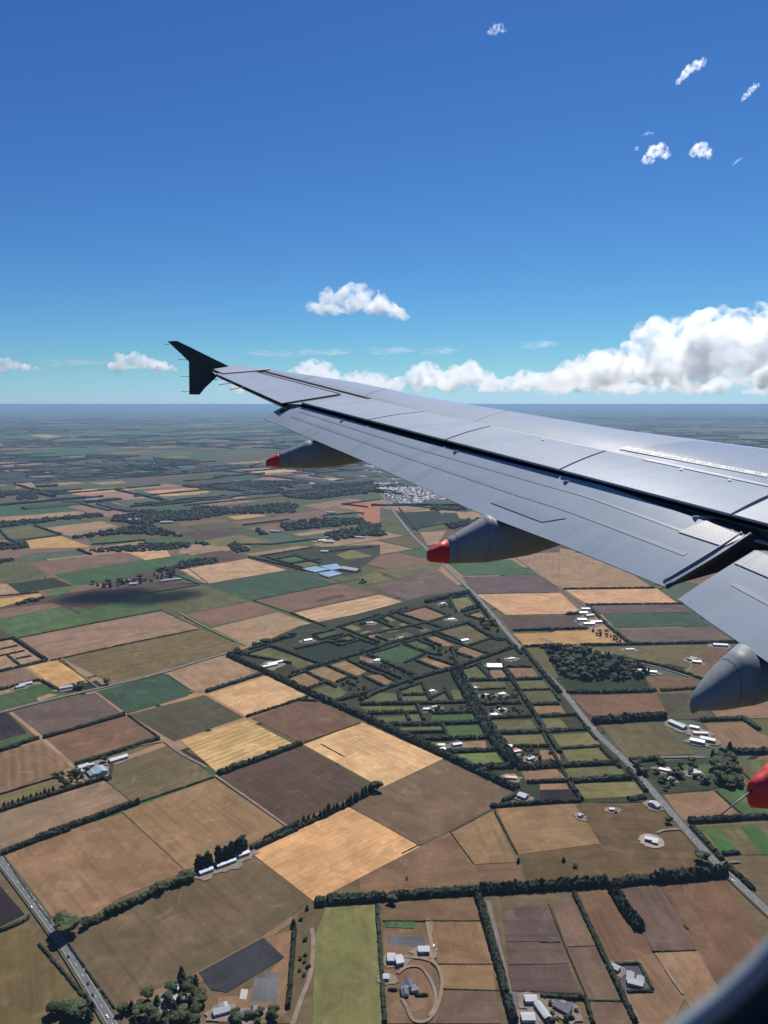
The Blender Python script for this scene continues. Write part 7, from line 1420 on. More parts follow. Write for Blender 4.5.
for i, (kind, x, y, l, w, h, roof, ang, lab) in enumerate(D['B']):
    shed = kind != 'farmhouse'; near = y < 1500
    if shed: bl = [(0,0,l,w,h,0)]
    else: bl = [(0,0,l,w*.62,h*.75,0), (l*.22,w*.34,w*.7,w*.5,h*.75,1)]
    if roof in ('grey','navy') and not shed: wl = 'a' if i % 2 else 'c'
    else: wl = 'b' if shed else 'a'
    building(kind, x, y, bl, roof, wl, ang, lab, 'shed' if shed else 'house', near, shed=shed, group='farm sheds' if shed else 'farmhouses')
x, y = D['HX']; building('farmhouse', x, y, [(0,0,15,8,3,0),(2,3,12,7,3.4,1),(-5,-5,8,7,3,1),(6,-3,7,6,3,0)], 'navy', 'a', 12, 'large dark slate roofed house inside the curved driveway', 'house', True, 'farmhouses')
x, y = D['HY']; building('farmhouse', x, y, [(0,-3,15,8,3,0),(-5,3,13,7,3,1),(5,2,9,7,3,1)], 'grey', 'a', -20, 'grey roofed house with wings inside the hedged grey yard', 'house', True, 'farmhouses')
x, y = D['HZ']; building('farmhouse', x, y, [(0,0,17,9,4,0),(-4,4,9,7,3.4,1),(5,-4,7,6,3,0)], 'grey', 'c', -25, 'grey roofed house on a pale gravel oval in the brown paddock', 'house', True, 'farmhouses')
# pale gravel oval round that house
V = [(x+17*math.cos(a*.2618)*(1+.12*math.sin(3*a)), y+17*math.sin(a*.2618), 1.45) for a in range(24)]
o = link('gravel_yard', mesh('gravel_yard', V, [tuple(range(24))]), plain('pale_gravel', lin((170,155,140),KF), .95, var=.2, scale=.2)); o['kind'] = 'structure'

M_YARD = plain('yard_dirt', lin((140,126,110),KF), .95, var=.3, scale=.15)
for i, (kind, x, y, l, w, h, roof, ang, lab) in enumerate(D['B']):
    if y > 2300: continue
    r_ = random.Random(i); V = []
    for a in range(16):
        q = (l*.5+7)*r_.uniform(.75, 1.25); t = a*.3927; X, Y = math.cos(t)*q*1.2, math.sin(t)*q*.85
        V.append((x+X*math.cos(R(ang))-Y*math.sin(R(ang)), y+X*math.sin(R(ang))+Y*math.cos(R(ang)), 1.40+.0004*i))
    o = link('yard', mesh('yard', V, [tuple(range(16))]), M_YARD); o['kind'] = 'structure'
M_GH = plain('greenhouse_glass', (.20,.31,.42), .75, spec=.15, var=.2, scale=.03)
for i, P in enumerate(D['GL']):
    c = Vector((sum(p[0] for p in P)/4, sum(p[1] for p in P)/4))
    a, b, cc, d = [Vector(p)-c for p in P]
    root = empty('glasshouse', (c.x, c.y, 0), ['pale blue glasshouse block at the left of three', 'pale blue glasshouse block at the far side of three', 'pale blue glasshouse block nearest of three'][i], 'glasshouse', 'pale blue glasshouses')
    V, F, V2, F2 = [], [], [], []; N = 12
    for k in range(N):
        for t0, z in ((k/N, 4.0), ((k+.5)/N, 5.4), ((k+1)/N, 4.0)):
            p, q = a.lerp(d, t0), b.lerp(cc, t0); V += [(p.x,p.y,z),(q.x,q.y,z)]
        m = len(V)-6; F += [(m, m+1, m+3, m+2), (m+2, m+3, m+5, m+4)]
    for p, q in ((a,b),(b,cc),(cc,d),(d,a)):
        m = len(V2); V2 += [(p.x,p.y,0),(q.x,q.y,0),(q.x,q.y,4),(p.x,p.y,4)]; F2.append((m,m+1,m+2,m+3))
    link('roof', mesh('roof', V, F), M_GH, root); link('wall', mesh('wall', V2, F2), M_GH, root)

def town():
    protos = []
    specs = [('white','a'),('blue','a'),('grey','b'),('rust','c')]
    labs = ['white roofed house in the dense distant estate beside the main road', 'pale blue roofed house in the dense distant estate beside the main road', 'grey roofed house in the dense distant estate beside the main road', 'red roofed house in the dense distant estate beside the main road']
    for (rf, wl), lb in zip(specs, labs):
        protos.append(building('estate_house', 0, 0, [(0,0,20,11,3.6,0),(4,4,13,9,3.6,1)], rf, wl, 0, lb, 'house', False, lb.replace(' house', ' houses')))
    used = set()
    for x, y, a, k in D['TOWN']:
        o = protos[k] if k not in used else copy_tree(protos[k])
        used.add(k); o.location = (x, y, .3); o.rotation_euler = (0, 0, R(a))
    V, F = [], []
    for x, y, a, k in D['TOWN2']:
        V2, F2 = [], []; gable(V2, F2, V2, F2, 0, 0, 20, 11, 3.6, 0); ca, sa = math.cos(R(a)), math.sin(R(a)); n = len(V)
        V += [(x+p[0]*ca-p[1]*sa, y+p[0]*sa+p[1]*ca, p[2]) for p in V2]; F += [tuple(n+q for q in f) for f in F2[:4]] + [tuple(n+q for q in f) for f in F2[4:]]
    if V:
        o = link('far_estate', mesh('far_estate', V, F), M_ROOF['white']); o['kind'] = 'stuff'; tag(o, 'pale roofs of the farthest streets of the distant estate', 'estate')
    # street trees of the estate
    V, F = [], []; r = random.Random(5)
    for x, y, a, k in D['TOWN']:
        for _ in range(2): ico(V, F, (x+r.uniform(-16,16), y+r.uniform(-16,16), 3.5), r.uniform(2.5,5), 1, r, .2)
    o = link('estate_greenery', mesh('estate_greenery', V, F), M_FAR); o['kind'] = 'stuff'; tag(o, 'dark greenery between the roofs of the distant estate', 'greenery')
town()

# ------------------------------------------------------------ cars
M_CAR = {'white': plain('car_white', (.8,.8,.8), .25, var=.02), 'dark': plain('car_dark', (.03,.035,.05), .25, var=.02), 'red': plain('car_red', (.4,.03,.02), .25, var=.02)}
M_TYRE = plain('tyre', (.02,.02,.02), .8)
M_LAMP = plain('headlight_glass', (.7,.7,.7), .1)
def car(x, y, hd, col, label):
    root = empty('car', (x, y, 1.75), label, 'car', None, R(hd))
    def extr(prof, w0, w1, zs=None):
        V = []; n = len(prof)
        for s in (-1, 1):
            for (px, pz) in prof: V.append((px, s*(w0 if pz < .95 else w1), pz))
        F = [tuple(range(n-1, -1, -1)), tuple(range(n, 2*n))]+[(i, (i+1)%n, n+(i+1)%n, n+i) for i in range(n)]
        return V, F
    body = [(-2.2,.35),(2.15,.35),(2.25,.6),(2.1,.82),(1.0,.95),(.35,1.42),(-1.2,1.45),(-1.9,1.0),(-2.25,.9),(-2.3,.5)]
    link('body', mesh('body', *extr(body, .88, .66)), M_CAR[col], root)
    for s in (-1, 1):
        V = [(.85,s*.80,.98),(.3,s*.675,1.36),(-1.15,s*.675,1.38),(-1.65,s*.80,1.0)]
        link('window', mesh('window', V, [(0,1,2,3) if s > 0 else (3,2,1,0)]), M_GLASSD, root)
    link('windscreen', mesh('windscreen', [(1.02,-.6,.99),(1.02,.6,.99),(.4,.56,1.43),(.4,-.56,1.43)], [(0,1,2,3)]), M_GLASSD, root)
    for sx in (-1.4, 1.4):
        for s in (-1, 1):
            V, F = [], []; N = 12
            for q in (0, 1):
                for j in range(N): V.append((sx+.33*math.cos(j*6.283/N), s*(.72+.2*q), .33+.33*math.sin(j*6.283/N)))
            F = [tuple(range(N)), tuple(range(N, 2*N))]+[(j, (j+1)%N, N+(j+1)%N, N+j) for j in range(N)]
            link('wheel', mesh('wheel', V, F), M_TYRE, root)
    for s in (-1, 1):
        V, F = [], []; box(V, F, 2.14, 2.24, s*.62-.14, s*.62+.14, .62, .76); link('headlight', mesh('headlight', V, F), M_LAMP, root)
for c in D['CAR']: car(*c)

# ------------------------------------------------------------ clouds
def cloud_mat(name, dens, aniso=.55, ns=None, cut=.42):
    m = bpy.data.materials.new(name); m.use_nodes = True; nt = m.node_tree; nt.nodes.clear()
    out = nd(nt, 'ShaderNodeOutputMaterial'); pv = nd(nt, 'ShaderNodeVolumePrincipled')
    pv.inputs['Color'].default_value = (.955,.968,.982,1); pv.inputs['Density'].default_value = dens; pv.inputs['Anisotropy'].default_value = aniso
    if ns:
        tc = nd(nt, 'ShaderNodeTexCoord')
        f = noise_(nt, tc.outputs['Object'], 1/ns, 7, .62, .5)
        nt.links.new(math_(nt, 'MULTIPLY', remap(nt, f, cut, cut+.20, .0, 1.), dens*1.3), pv.inputs['Density'])
        m.cycles.volume_step_rate = .22
    nt.links.new(pv.outputs[0], out.inputs['Volume']); return m

def cloud(name, label, blobs, voxel, dens, disp, loc, cat='cloud', group='clouds', ns=None, cut=.42, scale=(1,1,1)):
    V, F = [], []; r = random.Random(len(blobs)+int(loc[0]) % 97)
    for (x, y, z, rad) in blobs: ico(V, F, (x, y, z), rad, 2, r, .12)
    o = link(name, mesh(name, V, F, True), cloud_mat(name, dens, .65, ns, cut), None, loc)
    o.scale = scale
    m = o.modifiers.new('merge', 'REMESH'); m.mode = 'VOXEL'; m.voxel_size = voxel; m.use_smooth_shade = True
    for k, (sz, st) in enumerate(disp):
        t = bpy.data.textures.new('puff', 'CLOUDS'); t.noise_scale = sz; t.noise_depth = 3
        d = o.modifiers.new('puff', 'DISPLACE'); d.texture = t; d.strength = st; d.mid_level = .5; d.texture_coords = 'LOCAL'
    tag(o, label, cat, group); return o

def heap(w, h, dep, n, seed, prof=None, rmin=.16, rmax=.36, tilt=0.):
    r = random.Random(seed); out = []
    for i in range(n):
        u = r.uniform(-1, 1); top = (prof(u) if prof else (1-u*u)**.5)
        rad = h*r.uniform(rmin, rmax)*(.45+.55*top)
        z = rad*.55+r.random()**.75*max(0, h*top-rad*1.5)
        out.append((u*(w/2-rad), r.uniform(-.5, .5)*dep*(.4+.6*top), z+u*w*tilt, rad))
    return out

def at(px, py, dist):     # a point seen in that direction, dist metres ahead
    x = (px-384)/740; yy = (512-py)/740; cp, sp = math.cos(PITCH), math.sin(PITCH)
    return Vector((x*dist, (cp+yy*sp)*dist, 600+(-sp+yy*cp)*dist))
# the single cumulus ahead
def puffs(spec, seed, n=5, spread=.55):
    # spec: main masses (x, y, z, radius); each gets smaller heads round its upper side
    r = random.Random(seed); out = []
    for (x, y, z, rad) in spec:
        out.append((x, y, z, rad))
        for _ in range(n):
            a = r.uniform(0, 6.28); e = r.uniform(-.2, 1.3); k = rad*r.uniform(.85, 1.05); q = rad*r.uniform(.22, spread)
            out.append((x+math.cos(a)*math.cos(e)*k, y+math.sin(a)*math.cos(e)*k, z+math.sin(e)*k*.9, q))
    return out
D1 = 11200; k1 = D1/740
cloud('cumulus_cloud', 'lone flat based cumulus cloud high above the middle of the wing',
  puffs([(x*k1, y*k1, z*k1, q*k1) for x, y, z, q in ((-43,0,7,6),(-36,2,5,6),(-27,0,14,9),(-20,3,9,10),(-8,-3,12,13),(2,3,14,14),(14,0,12,13),(25,2,9,11),(35,0,5,9),(44,0,1,7),(50,0,-2,4.5),(-30,-4,3,6))], 4, 7, .5),
  14, .010, [(150, 110), (45, 45)], at(354, 314, D1), ns=210, cut=.43)
D2 = 29000; k2 = D2/740
cloud('cumulus_cloud', 'small low cumulus cloud at the left edge of the sky', puffs([(x*k2, y*k2, z*k2, q*k2) for x, y, z, q in ((-30,0,4,7),(-18,0,5,8),(-4,2,5,7),(9,0,4,6),(20,0,3,4.5),(29,0,1,3),(36,0,0,2))], 8), 30, .0055, [(380, 200), (130, 110)], at(6, 371, D2), ns=480, cut=.41)
cloud('cumulus_cloud', 'low cumulus cloud just left of the winglet', puffs([(x*k2, y*k2, z*k2, q*k2) for x, y, z, q in ((-28,0,4,5),(-19,0,8,8),(-9,2,10,9),(2,0,8,8),(12,0,6,7),(21,0,4,6),(29,0,2,4),(-24,0,0,4),(34,0,1,2.5))], 9), 30, .0055, [(380, 200), (130, 130)], at(142, 371, D2), ns=480, cut=.41)
# scraps of cloud high at the right
D3 = 4600
for (px, py, w, h, lab, sd, tl) in ((655,158,150,85,'largest white cloud scrap high at the right',1,.1),(700,154,120,75,'white cloud scrap right of the largest one',2,-.1),(691,72,165,60,'slanting white cloud scrap highest of the large ones',3,.3),
  (750,92,95,38,'small slanting cloud scrap near the right edge',5,.4),(648,133,70,18,'thin streak of cloud above the largest scrap',6,.06),(497,31,120,45,'faint cloud scrap near the top of the sky',7,.05),(738,160,60,18,'tiny cloud streak below the right edge scrap',12,.3),(637,148,26,22,'tiny round puff beside the largest scrap',13,0)):
    cloud('cloud_scrap', lab, heap(w*1.15, h*1.15, h*1.1, 34, sd, lambda u: max(.35, (1-u*u)**.5), .22, .38, tl), max(1.8, h/30), .03 if px != 497 else .012, [(h*.5, h*.5), (h*.13, h*.25)], at(px, py+2, D3), group='cloud scraps', ns=h*.42, cut=.46)
# the banks along the horizon
def bank(px0, px1, base, top, n, seed, prof, dist, label, dep=5000, vox=70, dens=.0022, rmin=.14, rmax=.3, ns=820, cut=.40):
    k = dist/740; w = (px1-px0)*k; h = (base-top)*k
    return cloud('cloud_bank', label, puffs(heap(w, h, dep, n, seed, prof, rmin, rmax), seed, 4, .5), vox, dens, [(900, 200), (300, 110)], at((px0+px1)/2, base, dist), 'cloud bank', 'cloud banks along the horizon', ns, cut)
D4 = 42000
bank(215, 615, 390, 354, 220, 21, lambda u: .60+.18*math.sin(9*u)+.14*math.sin(23*u+1), D4, 'long low cumulus bank along the horizon behind the wing tip', 5000, 75, .0030, .2, .36, 700, .46)
bank(535, 800, 393, 364, 190, 22, lambda u: .6+.25*math.sin(11*u+2), D4*.85, 'flat lower cumulus shelf at the right horizon', 3500, 75, .0030, .26, .4, 750, .46)
bank(545, 900, 384, 304, 330, 23, lambda u: max(.10, min(1.08, 1.2*max(0, u+1)**.7))*(.93+.09*math.sin(13*u))*(1 if u < 0 else 1-.55*u), 31000, 'towering grey bottomed cumulus mass at the right', 5500, 75, .0042, .13, .25, 1050, .475)
for px, py, w, sd, lab in ((70,362,70,31,'thin cloud streak above the left cumulus clouds'),(300,352,110,32,'thin high streak left of the bank above the wing'),(390,350,60,33,'thin streak above the middle of the bank'),(440,351,26,34,'small puff above the middle of the bank'),(538,344,40,35,'small slanting wisp left of the towering mass')):
    k = 30000/740
    cloud('cloud_wisp', lab, heap(w*k/3.2, 12*k, 500, 30, sd, lambda u: .9, .25, .5, .03), 22, .0014, [(300, 260), (110, 120)], at(px, py+3, 30000), group='thin cloud wisps', ns=260, cut=.47, scale=(3.2, 1, .55))
# high cloud above the frame whose shadow lies on the brown field
Ls = 5200/math.tan(R(55))
cloud('cumulus_cloud', 'cloud above the frame that shades the dark brown field at left', [(-150,-30,0,60),(-90,0,10,85),(0,10,0,95),(90,-10,5,85),(160,20,0,70),(215,30,0,45)], 16, .014, [(120, 60)], (-820+math.sin(R(20))*Ls, 2260+math.cos(R(20))*Ls, 5200))

# ------------------------------------------------------------ the aircraft wing (o = outboard, f = towards the nose)
A = R(17.8)
OO = Vector((-math.sin(A), math.cos(A), 0)); FF = Vector((math.cos(A), math.sin(A), 0)); UP = Vector((0, 0, 1))
def P3(o, f, z): return OO*o+FF*f+UP*z
def zw(o, f): return -2.9+.229*o+.131*f
def zf(o, f): return -5.404+.3777*o+.459*f
def pl(tab, o):
    tab = sorted(tab)
    if o <= tab[0][0]: a, b = tab[0], tab[1]
    elif o >= tab[-1][0]: a, b = tab[-2], tab[-1]
    else:
        for a, b in zip(tab, tab[1:]):
            if a[0] <= o <= b[0]: break
    return a[1]+(b[1]-a[1])*(o-a[0])/(b[0]-a[0])

def paint(name, rgb, rough=.32, var=.06, streak=.25, metal=0., dirt=(.5,.5,.5)):
    m, nt, b = newmat(name); tc = nd(nt, 'ShaderNodeTexCoord')
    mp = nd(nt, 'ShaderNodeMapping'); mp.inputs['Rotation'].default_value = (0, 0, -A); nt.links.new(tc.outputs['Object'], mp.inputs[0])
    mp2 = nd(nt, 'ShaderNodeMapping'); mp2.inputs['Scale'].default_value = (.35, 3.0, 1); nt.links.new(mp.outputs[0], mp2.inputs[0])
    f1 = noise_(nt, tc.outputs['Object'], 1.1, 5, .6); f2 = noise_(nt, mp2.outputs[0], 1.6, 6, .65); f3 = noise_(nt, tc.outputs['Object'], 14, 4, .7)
    c = mixc(nt, remap(nt, f1, .3, .7), tuple(v*(1-var) for v in rgb), tuple(min(1, v*(1+var)) for v in rgb))
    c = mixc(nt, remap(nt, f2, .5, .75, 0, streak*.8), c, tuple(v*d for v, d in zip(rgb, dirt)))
    c = mixc(nt, remap(nt, f3, .62, .8, 0, .12), c, tuple(v*.6 for v in rgb))
    nt.links.new(c, b.inputs['Base Color']); b.inputs['Metallic'].default_value = metal; b.inputs['Specular IOR Level'].default_value = .22
    nt.links.new(remap(nt, f2, .3, .7, rough*.92, rough*1.1), b.inputs['Roughness'])
    return m
M_SKIN = paint('wing_paint', (.35,.395,.435), .22)
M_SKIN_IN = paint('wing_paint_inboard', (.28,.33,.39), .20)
M_SPOIL = paint('spoiler_paint', (.385,.43,.465), .20, streak=.5)
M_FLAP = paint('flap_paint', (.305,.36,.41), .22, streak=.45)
M_METAL = paint('bare_metal', (.30,.32,.35), .4, metal=.0, streak=.6)
M_DARK = plain('cove_shade', (.012,.013,.016), .7)
M_SEAL_GAP = plain('seal_and_gap_shade', (.03,.032,.038), .5)
M_COVE_JOINT = plain('cove_shade_and_joints', (.10,.11,.12), .5)
M_NAVY = plain('winglet_navy', (.006,.008,.018), .35, var=.05)
M_RED = plain('red_paint', (.50,.022,.03), .5, var=.06)
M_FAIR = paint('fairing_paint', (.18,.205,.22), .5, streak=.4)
M_LIGHT = paint('light_grey_paint', (.36,.39,.42), .35, streak=.2)
M_STENCIL = plain('stencil_white', (.36,.39,.42), .6)
M_INK = plain('stencil_ink', (.09,.10,.12), .5)

wing = empty('aircraft_wing', EYE+P3(2.5, 6.5, -2.6), 'grey airliner wing with drooped flaps and dark wingtip fence over the farmland', 'wing')
WO = EYE-wing.location
def part(name, V, F, mat, smooth=True, parent=None):
    V = [Vector(v)+WO for v in V] if parent is None else [Vector(v)+WO for v in V]
    return link(name, mesh(name, V, F, smooth), mat, parent or wing)
def gridpart(name, rows, mat, smooth=True, closed=False, parent=None, cap=False):
    V = [v for r_ in rows for v in r_]; n = len(rows[0]); F = []
    for i in range(len(rows)-1):
        for j in range(n-1+(1 if closed else 0)):
            F.append((i*n+j, i*n+(j+1)%n, (i+1)*n+(j+1)%n, (i+1)*n+j))
    if cap: F += [tuple(range(n-1, -1, -1)), tuple(range((len(rows)-1)*n, len(rows)*n))]
    return part(name, V, F, mat, smooth, parent)

TE = [(0,7.486),(5.37,5.05),(11.41,2.31),(11.5,2.06),(14.3,1.30),(14.75,1.26)]
JJ = [(0,8.74),(5.81,5.88),(10.07,3.78),(14.57,1.98),(14.8,1.6)]
CR = [(0,12.0),(6.62,6.66),(8.02,5.65),(10.81,4.05),(12.36,3.36),(14.3,2.22),(14.8,1.72)]
def wing_rows(o0, o1, n, part_):
    rows = []
    for i in range(n+1):
        o = o0+(o1-o0)*i/n; te, j, c = pl(TE, o), pl(JJ, o), pl(CR, o); s = max(.15, min(1.3, (c-te)/1.7))
        if part_ == 'rear': pr = [(te+(j-te)*t, .018*s*math.sin(t*math.pi/2)*0-.012) for t in (0,.25,.5,.75,1)]
        elif part_ == 'front': pr = [(j+(c-j)*t, .022*s*math.sin(t*math.pi)) for t in (0,.2,.4,.6,.8,.95,1)]
        elif part_ == 'nose': pr = [(c, 0), (c+.12*s,-.02*s), (c+.28*s,-.08*s), (c+.42*s,-.18*s), (c+.5*s,-.30*s), (c+.42*s,-.40*s), (c+.1*s,-.47*s)]
        else: pr = [(c+.1*s,-.47*s), (c-.5*s,-.5*s), (te+.5*s,-.36*s), (te+.22*s,-.2*s), (te+.02, -.05)]
        rows.append([P3(o, f, zw(o, f)+dz) for f, dz in pr])
    return rows
gridpart('wing_rear_skin', wing_rows(0, 14.8, 60, 'rear'), M_SKIN)
gridpart('wing_front_skin', wing_rows(7.25, 14.8, 40, 'front'), M_SKIN)
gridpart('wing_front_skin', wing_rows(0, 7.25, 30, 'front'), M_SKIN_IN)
gridpart('leading_edge', wing_rows(7.25, 14.8, 40, 'nose'), M_SKIN)
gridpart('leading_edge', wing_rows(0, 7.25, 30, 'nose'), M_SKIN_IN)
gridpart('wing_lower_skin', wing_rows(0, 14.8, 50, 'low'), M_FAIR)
# rear spar wall, painted near black for the cove's shade
gridpart('rear_spar_cove_shade', [[P3(o, pl(TE,o)+.30, zw(o,pl(TE,o)+.3)-.03), P3(o, pl(TE,o)+.30, zw(o,pl(TE,o))-.40)] for o in [i*.5 for i in range(24)]], M_DARK, False)

def plate(name, quad, mat, lift=.006, th=.014, zfun=zw, nn=8, bulge=0., parent=None):
    # quad: four (o, f) corners; a curved plate with real thickness
    a, b, c, d = [Vector(q) for q in quad]; top, bot = [], []; V, F = [], []
    for i in range(nn+1):
        for j in range(nn+1):
            u, v = i/nn, j/nn; p = a.lerp(b, u).lerp(d.lerp(c, u), v); z = zfun(p.x, p.y)+lift+bulge*math.sin(math.pi*v)
            V.append(P3(p.x, p.y, z+th))
    n = (nn+1)
    for i in range(nn):
        for j in range(nn): F.append((i*n+j, (i+1)*n+j, (i+1)*n+j+1, i*n+j+1))
    m = len(V)
    for i, j in ((0,0),(nn,0),(nn,nn),(0,nn)):
        p = V[i*n+j]; V.append(p-UP*th)
    F += [(m, m+1, m+2, m+3)]
    cs = [0, nn*n, nn*n+nn, nn]
    for k in range(4): F.append((cs[k], m+k, m+(k+1)%4, cs[(k+1)%4]))
    return part(name, V, F, mat, False, parent)

# spoilers between their measured split lines (rear point, front point)
SP = [((11.38,2.30),(11.0,3.25)), ((9.93,2.98),(9.93,3.73)), ((8.60,3.54),(8.85,4.27)), ((7.05,4.24),(7.35,5.0)), ((5.36,5.04),(5.62,5.85))]
def jline(o): return pl(JJ, o)-.07
for k in range(4):
    (a, b), (c, d) = SP[k], SP[k+1]; g = .012
    plate('spoiler', [(a[0]-g, pl(TE,a[0]-g)-.015), (c[0]+g, pl(TE,c[0]+g)-.015), (d[0]+g, jline(d[0]+g)), (b[0]-g, jline(b[0]-g))], M_SPOIL, .004, .02, bulge=.012)
plate('spoiler', [(5.345, pl(TE,5.345)-.015), (0.5, pl(TE,.5)), (.5, jline(.5)), (5.6, jline(5.6))], M_LIGHT, .004, .02)
# shadow in the gaps between them, laid in as dark strips
for k in range(5):
    (a, b) = SP[k]
    d = (Vector(b)-Vector(a)).normalized(); nn_ = Vector((-d.y, d.x))*.016; a2 = Vector((a[0], pl(TE, a[0]))); b2 = Vector((b[0], jline(b[0])))
    plate('joint_or_shade_strip', [a2+nn_, a2-nn_, b2-nn_, b2+nn_], M_SEAL_GAP, -.010, .016, nn=2)
def spanstrip(name, tab, o0, o1, off, w, mat, lift, zfun=zw, n=24, th=.004):
    rows = []
    for i in range(n+1):
        o = o0+(o1-o0)*i/n; f = pl(tab, o)+off
        rows.append([P3(o, f-w/2, zfun(o, f-w/2)+lift-th), P3(o, f-w/2, zfun(o, f-w/2)+lift), P3(o, f+w/2, zfun(o, f+w/2)+lift), P3(o, f+w/2, zfun(o, f+w/2)+lift-th)])
    return gridpart(name, rows, mat, False)
spanstrip('joint_or_shade_strip', JJ, .2, 14.4, -.01, .030, M_SEAL_GAP, .008, n=60)  # gap shadow along the front joint, laid on as a dark strip
spanstrip('joint_or_shade_strip', JJ, .5, 6.9, -.10, .07, M_LIGHT, .034, n=20)
# aileron
AIL = [(11.52,2.04),(14.35,1.30),(14.12,1.98),(11.62,2.98)]
plate('aileron', AIL, M_SKIN, -.004, .012)
for a, b in (((14.14,1.99),(11.6,3.0)), ((11.6,3.0),(11.50,2.05)), ((13.0,1.72),(13.0,1.73))):
    a, b = Vector(a), Vector(b)
    if (b-a).length < .1: continue
    d = (b-a).normalized(); nn_ = Vector((-d.y, d.x))*.010
    plate('joint_or_shade_strip', [a+nn_, a-nn_, b-nn_, b+nn_], M_SEAL_GAP, .004, .012, nn=2)
# light tip cap
plate('wingtip_cap', [(14.2,1.42),(14.74,1.28),(14.78,1.78),(14.05,2.28)], M_LIGHT, .012, .015)
# faint skin joints on the front zone
for t in (9.2, 11.3, 12.9):
    a = Vector((t, pl(JJ,t)+.03)); b = Vector((t+.25, pl(CR,t+.25))); d = (b-a).normalized(); nn_ = Vector((-d.y, d.x))*.006
    plate('joint_or_shade_strip', [a+nn_, a-nn_, b-nn_, b+nn_], M_COVE_JOINT, .002, .004, nn=4, bulge=.022)
# stencilled walkway warning on the inboard front zone
Q = [(7.35,5.22),(5.95,6.0),(6.12,6.22),(7.42,5.42)]
plate('stencil_panel', Q, M_STENCIL, .016, .002, nn=6, bulge=.0)
r = random.Random(4); a, b, c, d = [Vector(q) for q in Q]
for row, v0 in ((0,.14),(1,.56)):
    u = .03; V, F = [], []
    while u < .96:
        w_ = r.uniform(.006, .018); hh = .30*r.uniform(.6, 1)
        if r.random() < .85:
            qs = []
            for uu, vv in ((u, v0), (u+w_, v0), (u+w_, v0+hh), (u, v0+hh)):
                p = a.lerp(b, uu).lerp(d.lerp(c, uu), vv); qs.append(P3(p.x, p.y, zw(p.x, p.y)+.0205))
            m = len(V); V += qs; F.append((m, m+1, m+2, m+3))
        u += w_+r.uniform(.005, .014)
    part('stencil_marks', V, F, M_INK, False)

# rivet rows and little service caps
def dots(name, pts_, rad, mat, zfun=zw, lift=.024):
    V, F = [], []
    for (o, f) in pts_:
        m = len(V); N = 6
        for j in range(N): oo, f2 = o+rad*math.cos(j*1.047), f+rad*math.sin(j*1.047); V.append(P3(oo, f2, zfun(oo, f2)+lift))
        F.append(tuple(range(m, m+N)))
    return part(name, V, F, mat, False)
dots('service_cap', [(6.45,5.36),(6.0,5.58),(8.0,4.6)], .022, M_LIGHT, lift=.045)

# access panels and fastener lines
def ring_outline(o, f, a_, b_, w_=.010):
    V, F = [], []; N = 24
    for k in range(N):
        t = k*6.2832/N; c_, s_ = math.cos(t), math.sin(t)
        for q in (0, w_):
            oo, f2 = o+(a_-q)*c_, f+(b_-q)*s_; V.append(P3(oo, f2, zw(oo, f2)+.026))
    F = [(2*k, 2*((k+1)%N), 2*((k+1)%N)+1, 2*k+1) for k in range(N)]
    return part('access_panel', V, F, M_COVE_JOINT, False)
dots('rivets', [(5.7+.06*k, jline(5.7+.06*k)-.05) for k in range(140)], .006, M_COVE_JOINT, zw, .030)
dots('rivets', [(5.9+.07*k, pl(TE, 5.9+.07*k)+.05) for k in range(78)], .006, M_COVE_JOINT, zw, .030)
dots('rivets', [(5.9+.05*k, pl(JJ, 5.9+.05*k)+.05) for k in range(170)], .006, M_COVE_JOINT, zw, .012)

# ---- flaps
FT = [(5.12,4.18),(6.18,3.77),(7.12,3.38),(9.43,2.56),(11.7,1.71)]
FL = [(5.05,5.02),(5.2,4.98),(6.57,4.50),(8.92,3.37),(11.55,2.22)]
def flap_rows(o0, o1, n, t0, t1, te, le, seg):
    rows = []
    for i in range(n+1):
        o = o0+(o1-o0)*i/n; a, b = pl(te, o), pl(le, o); c = b-a; row = []
        for t, dz in seg: f = a+c*t; row.append(P3(o, f, zf(o, f)+dz))
        rows.append(row)
    return rows
top = [(0,0),(.12,.006),(.3,.014),(.5,.018),(.7,.019),(.85,.019),(1,.018)]
nose = [(1,.018),(1.12,-.035),(1.25,-.09),(1.36,-.17),(1.40,-.26),(1.36,-.33)]
low = [(1.36,-.33),(1.0,-.26),(.6,-.14),(.2,-.045),(0,-.006)]
def flap(o0, o1, te, le, n=40):
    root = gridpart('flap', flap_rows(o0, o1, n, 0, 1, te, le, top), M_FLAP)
    gridpart('flap_nose', flap_rows(o0, o1, n, 0, 1, te, le, nose), M_COVE_JOINT, parent=root)  # nose coloured dark to stand for the shade under the wing
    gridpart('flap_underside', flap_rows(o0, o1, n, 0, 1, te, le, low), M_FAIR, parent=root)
    for o in (o0, o1):
        pr = top+nose[1:]+low[1:-1]; a, b = pl(te, o), pl(le, o)
        V = [P3(o, a+(b-a)*t, zf(o, a+(b-a)*t)+dz) for t, dz in pr]
        part('flap_end_rib', V, [tuple(range(len(V)))], M_SEAL_GAP, False, parent=root)
    return root
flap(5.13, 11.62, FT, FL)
FT2 = [(-.5,4.95),(4.11,4.29),(4.72,4.2),(4.99,4.17)]
FL2 = [(-.5,6.3),(4.3,5.15),(4.87,4.99),(4.95,4.95)]
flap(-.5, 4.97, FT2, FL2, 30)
def fz(o, f): 
    te, le = (FT, FL) if o > 5.05 else (FT2, FL2)
    a, b = pl(te, o), pl(le, o); t = min(1, max(0, (f-a)/(b-a)))
    for (t0, z0), (t1, z1) in zip(top, top[1:]):
        if t0 <= t <= t1: return zf(o, f)+z0+(z1-z0)*(t-t0)/(t1-t0)
    return zf(o, f)
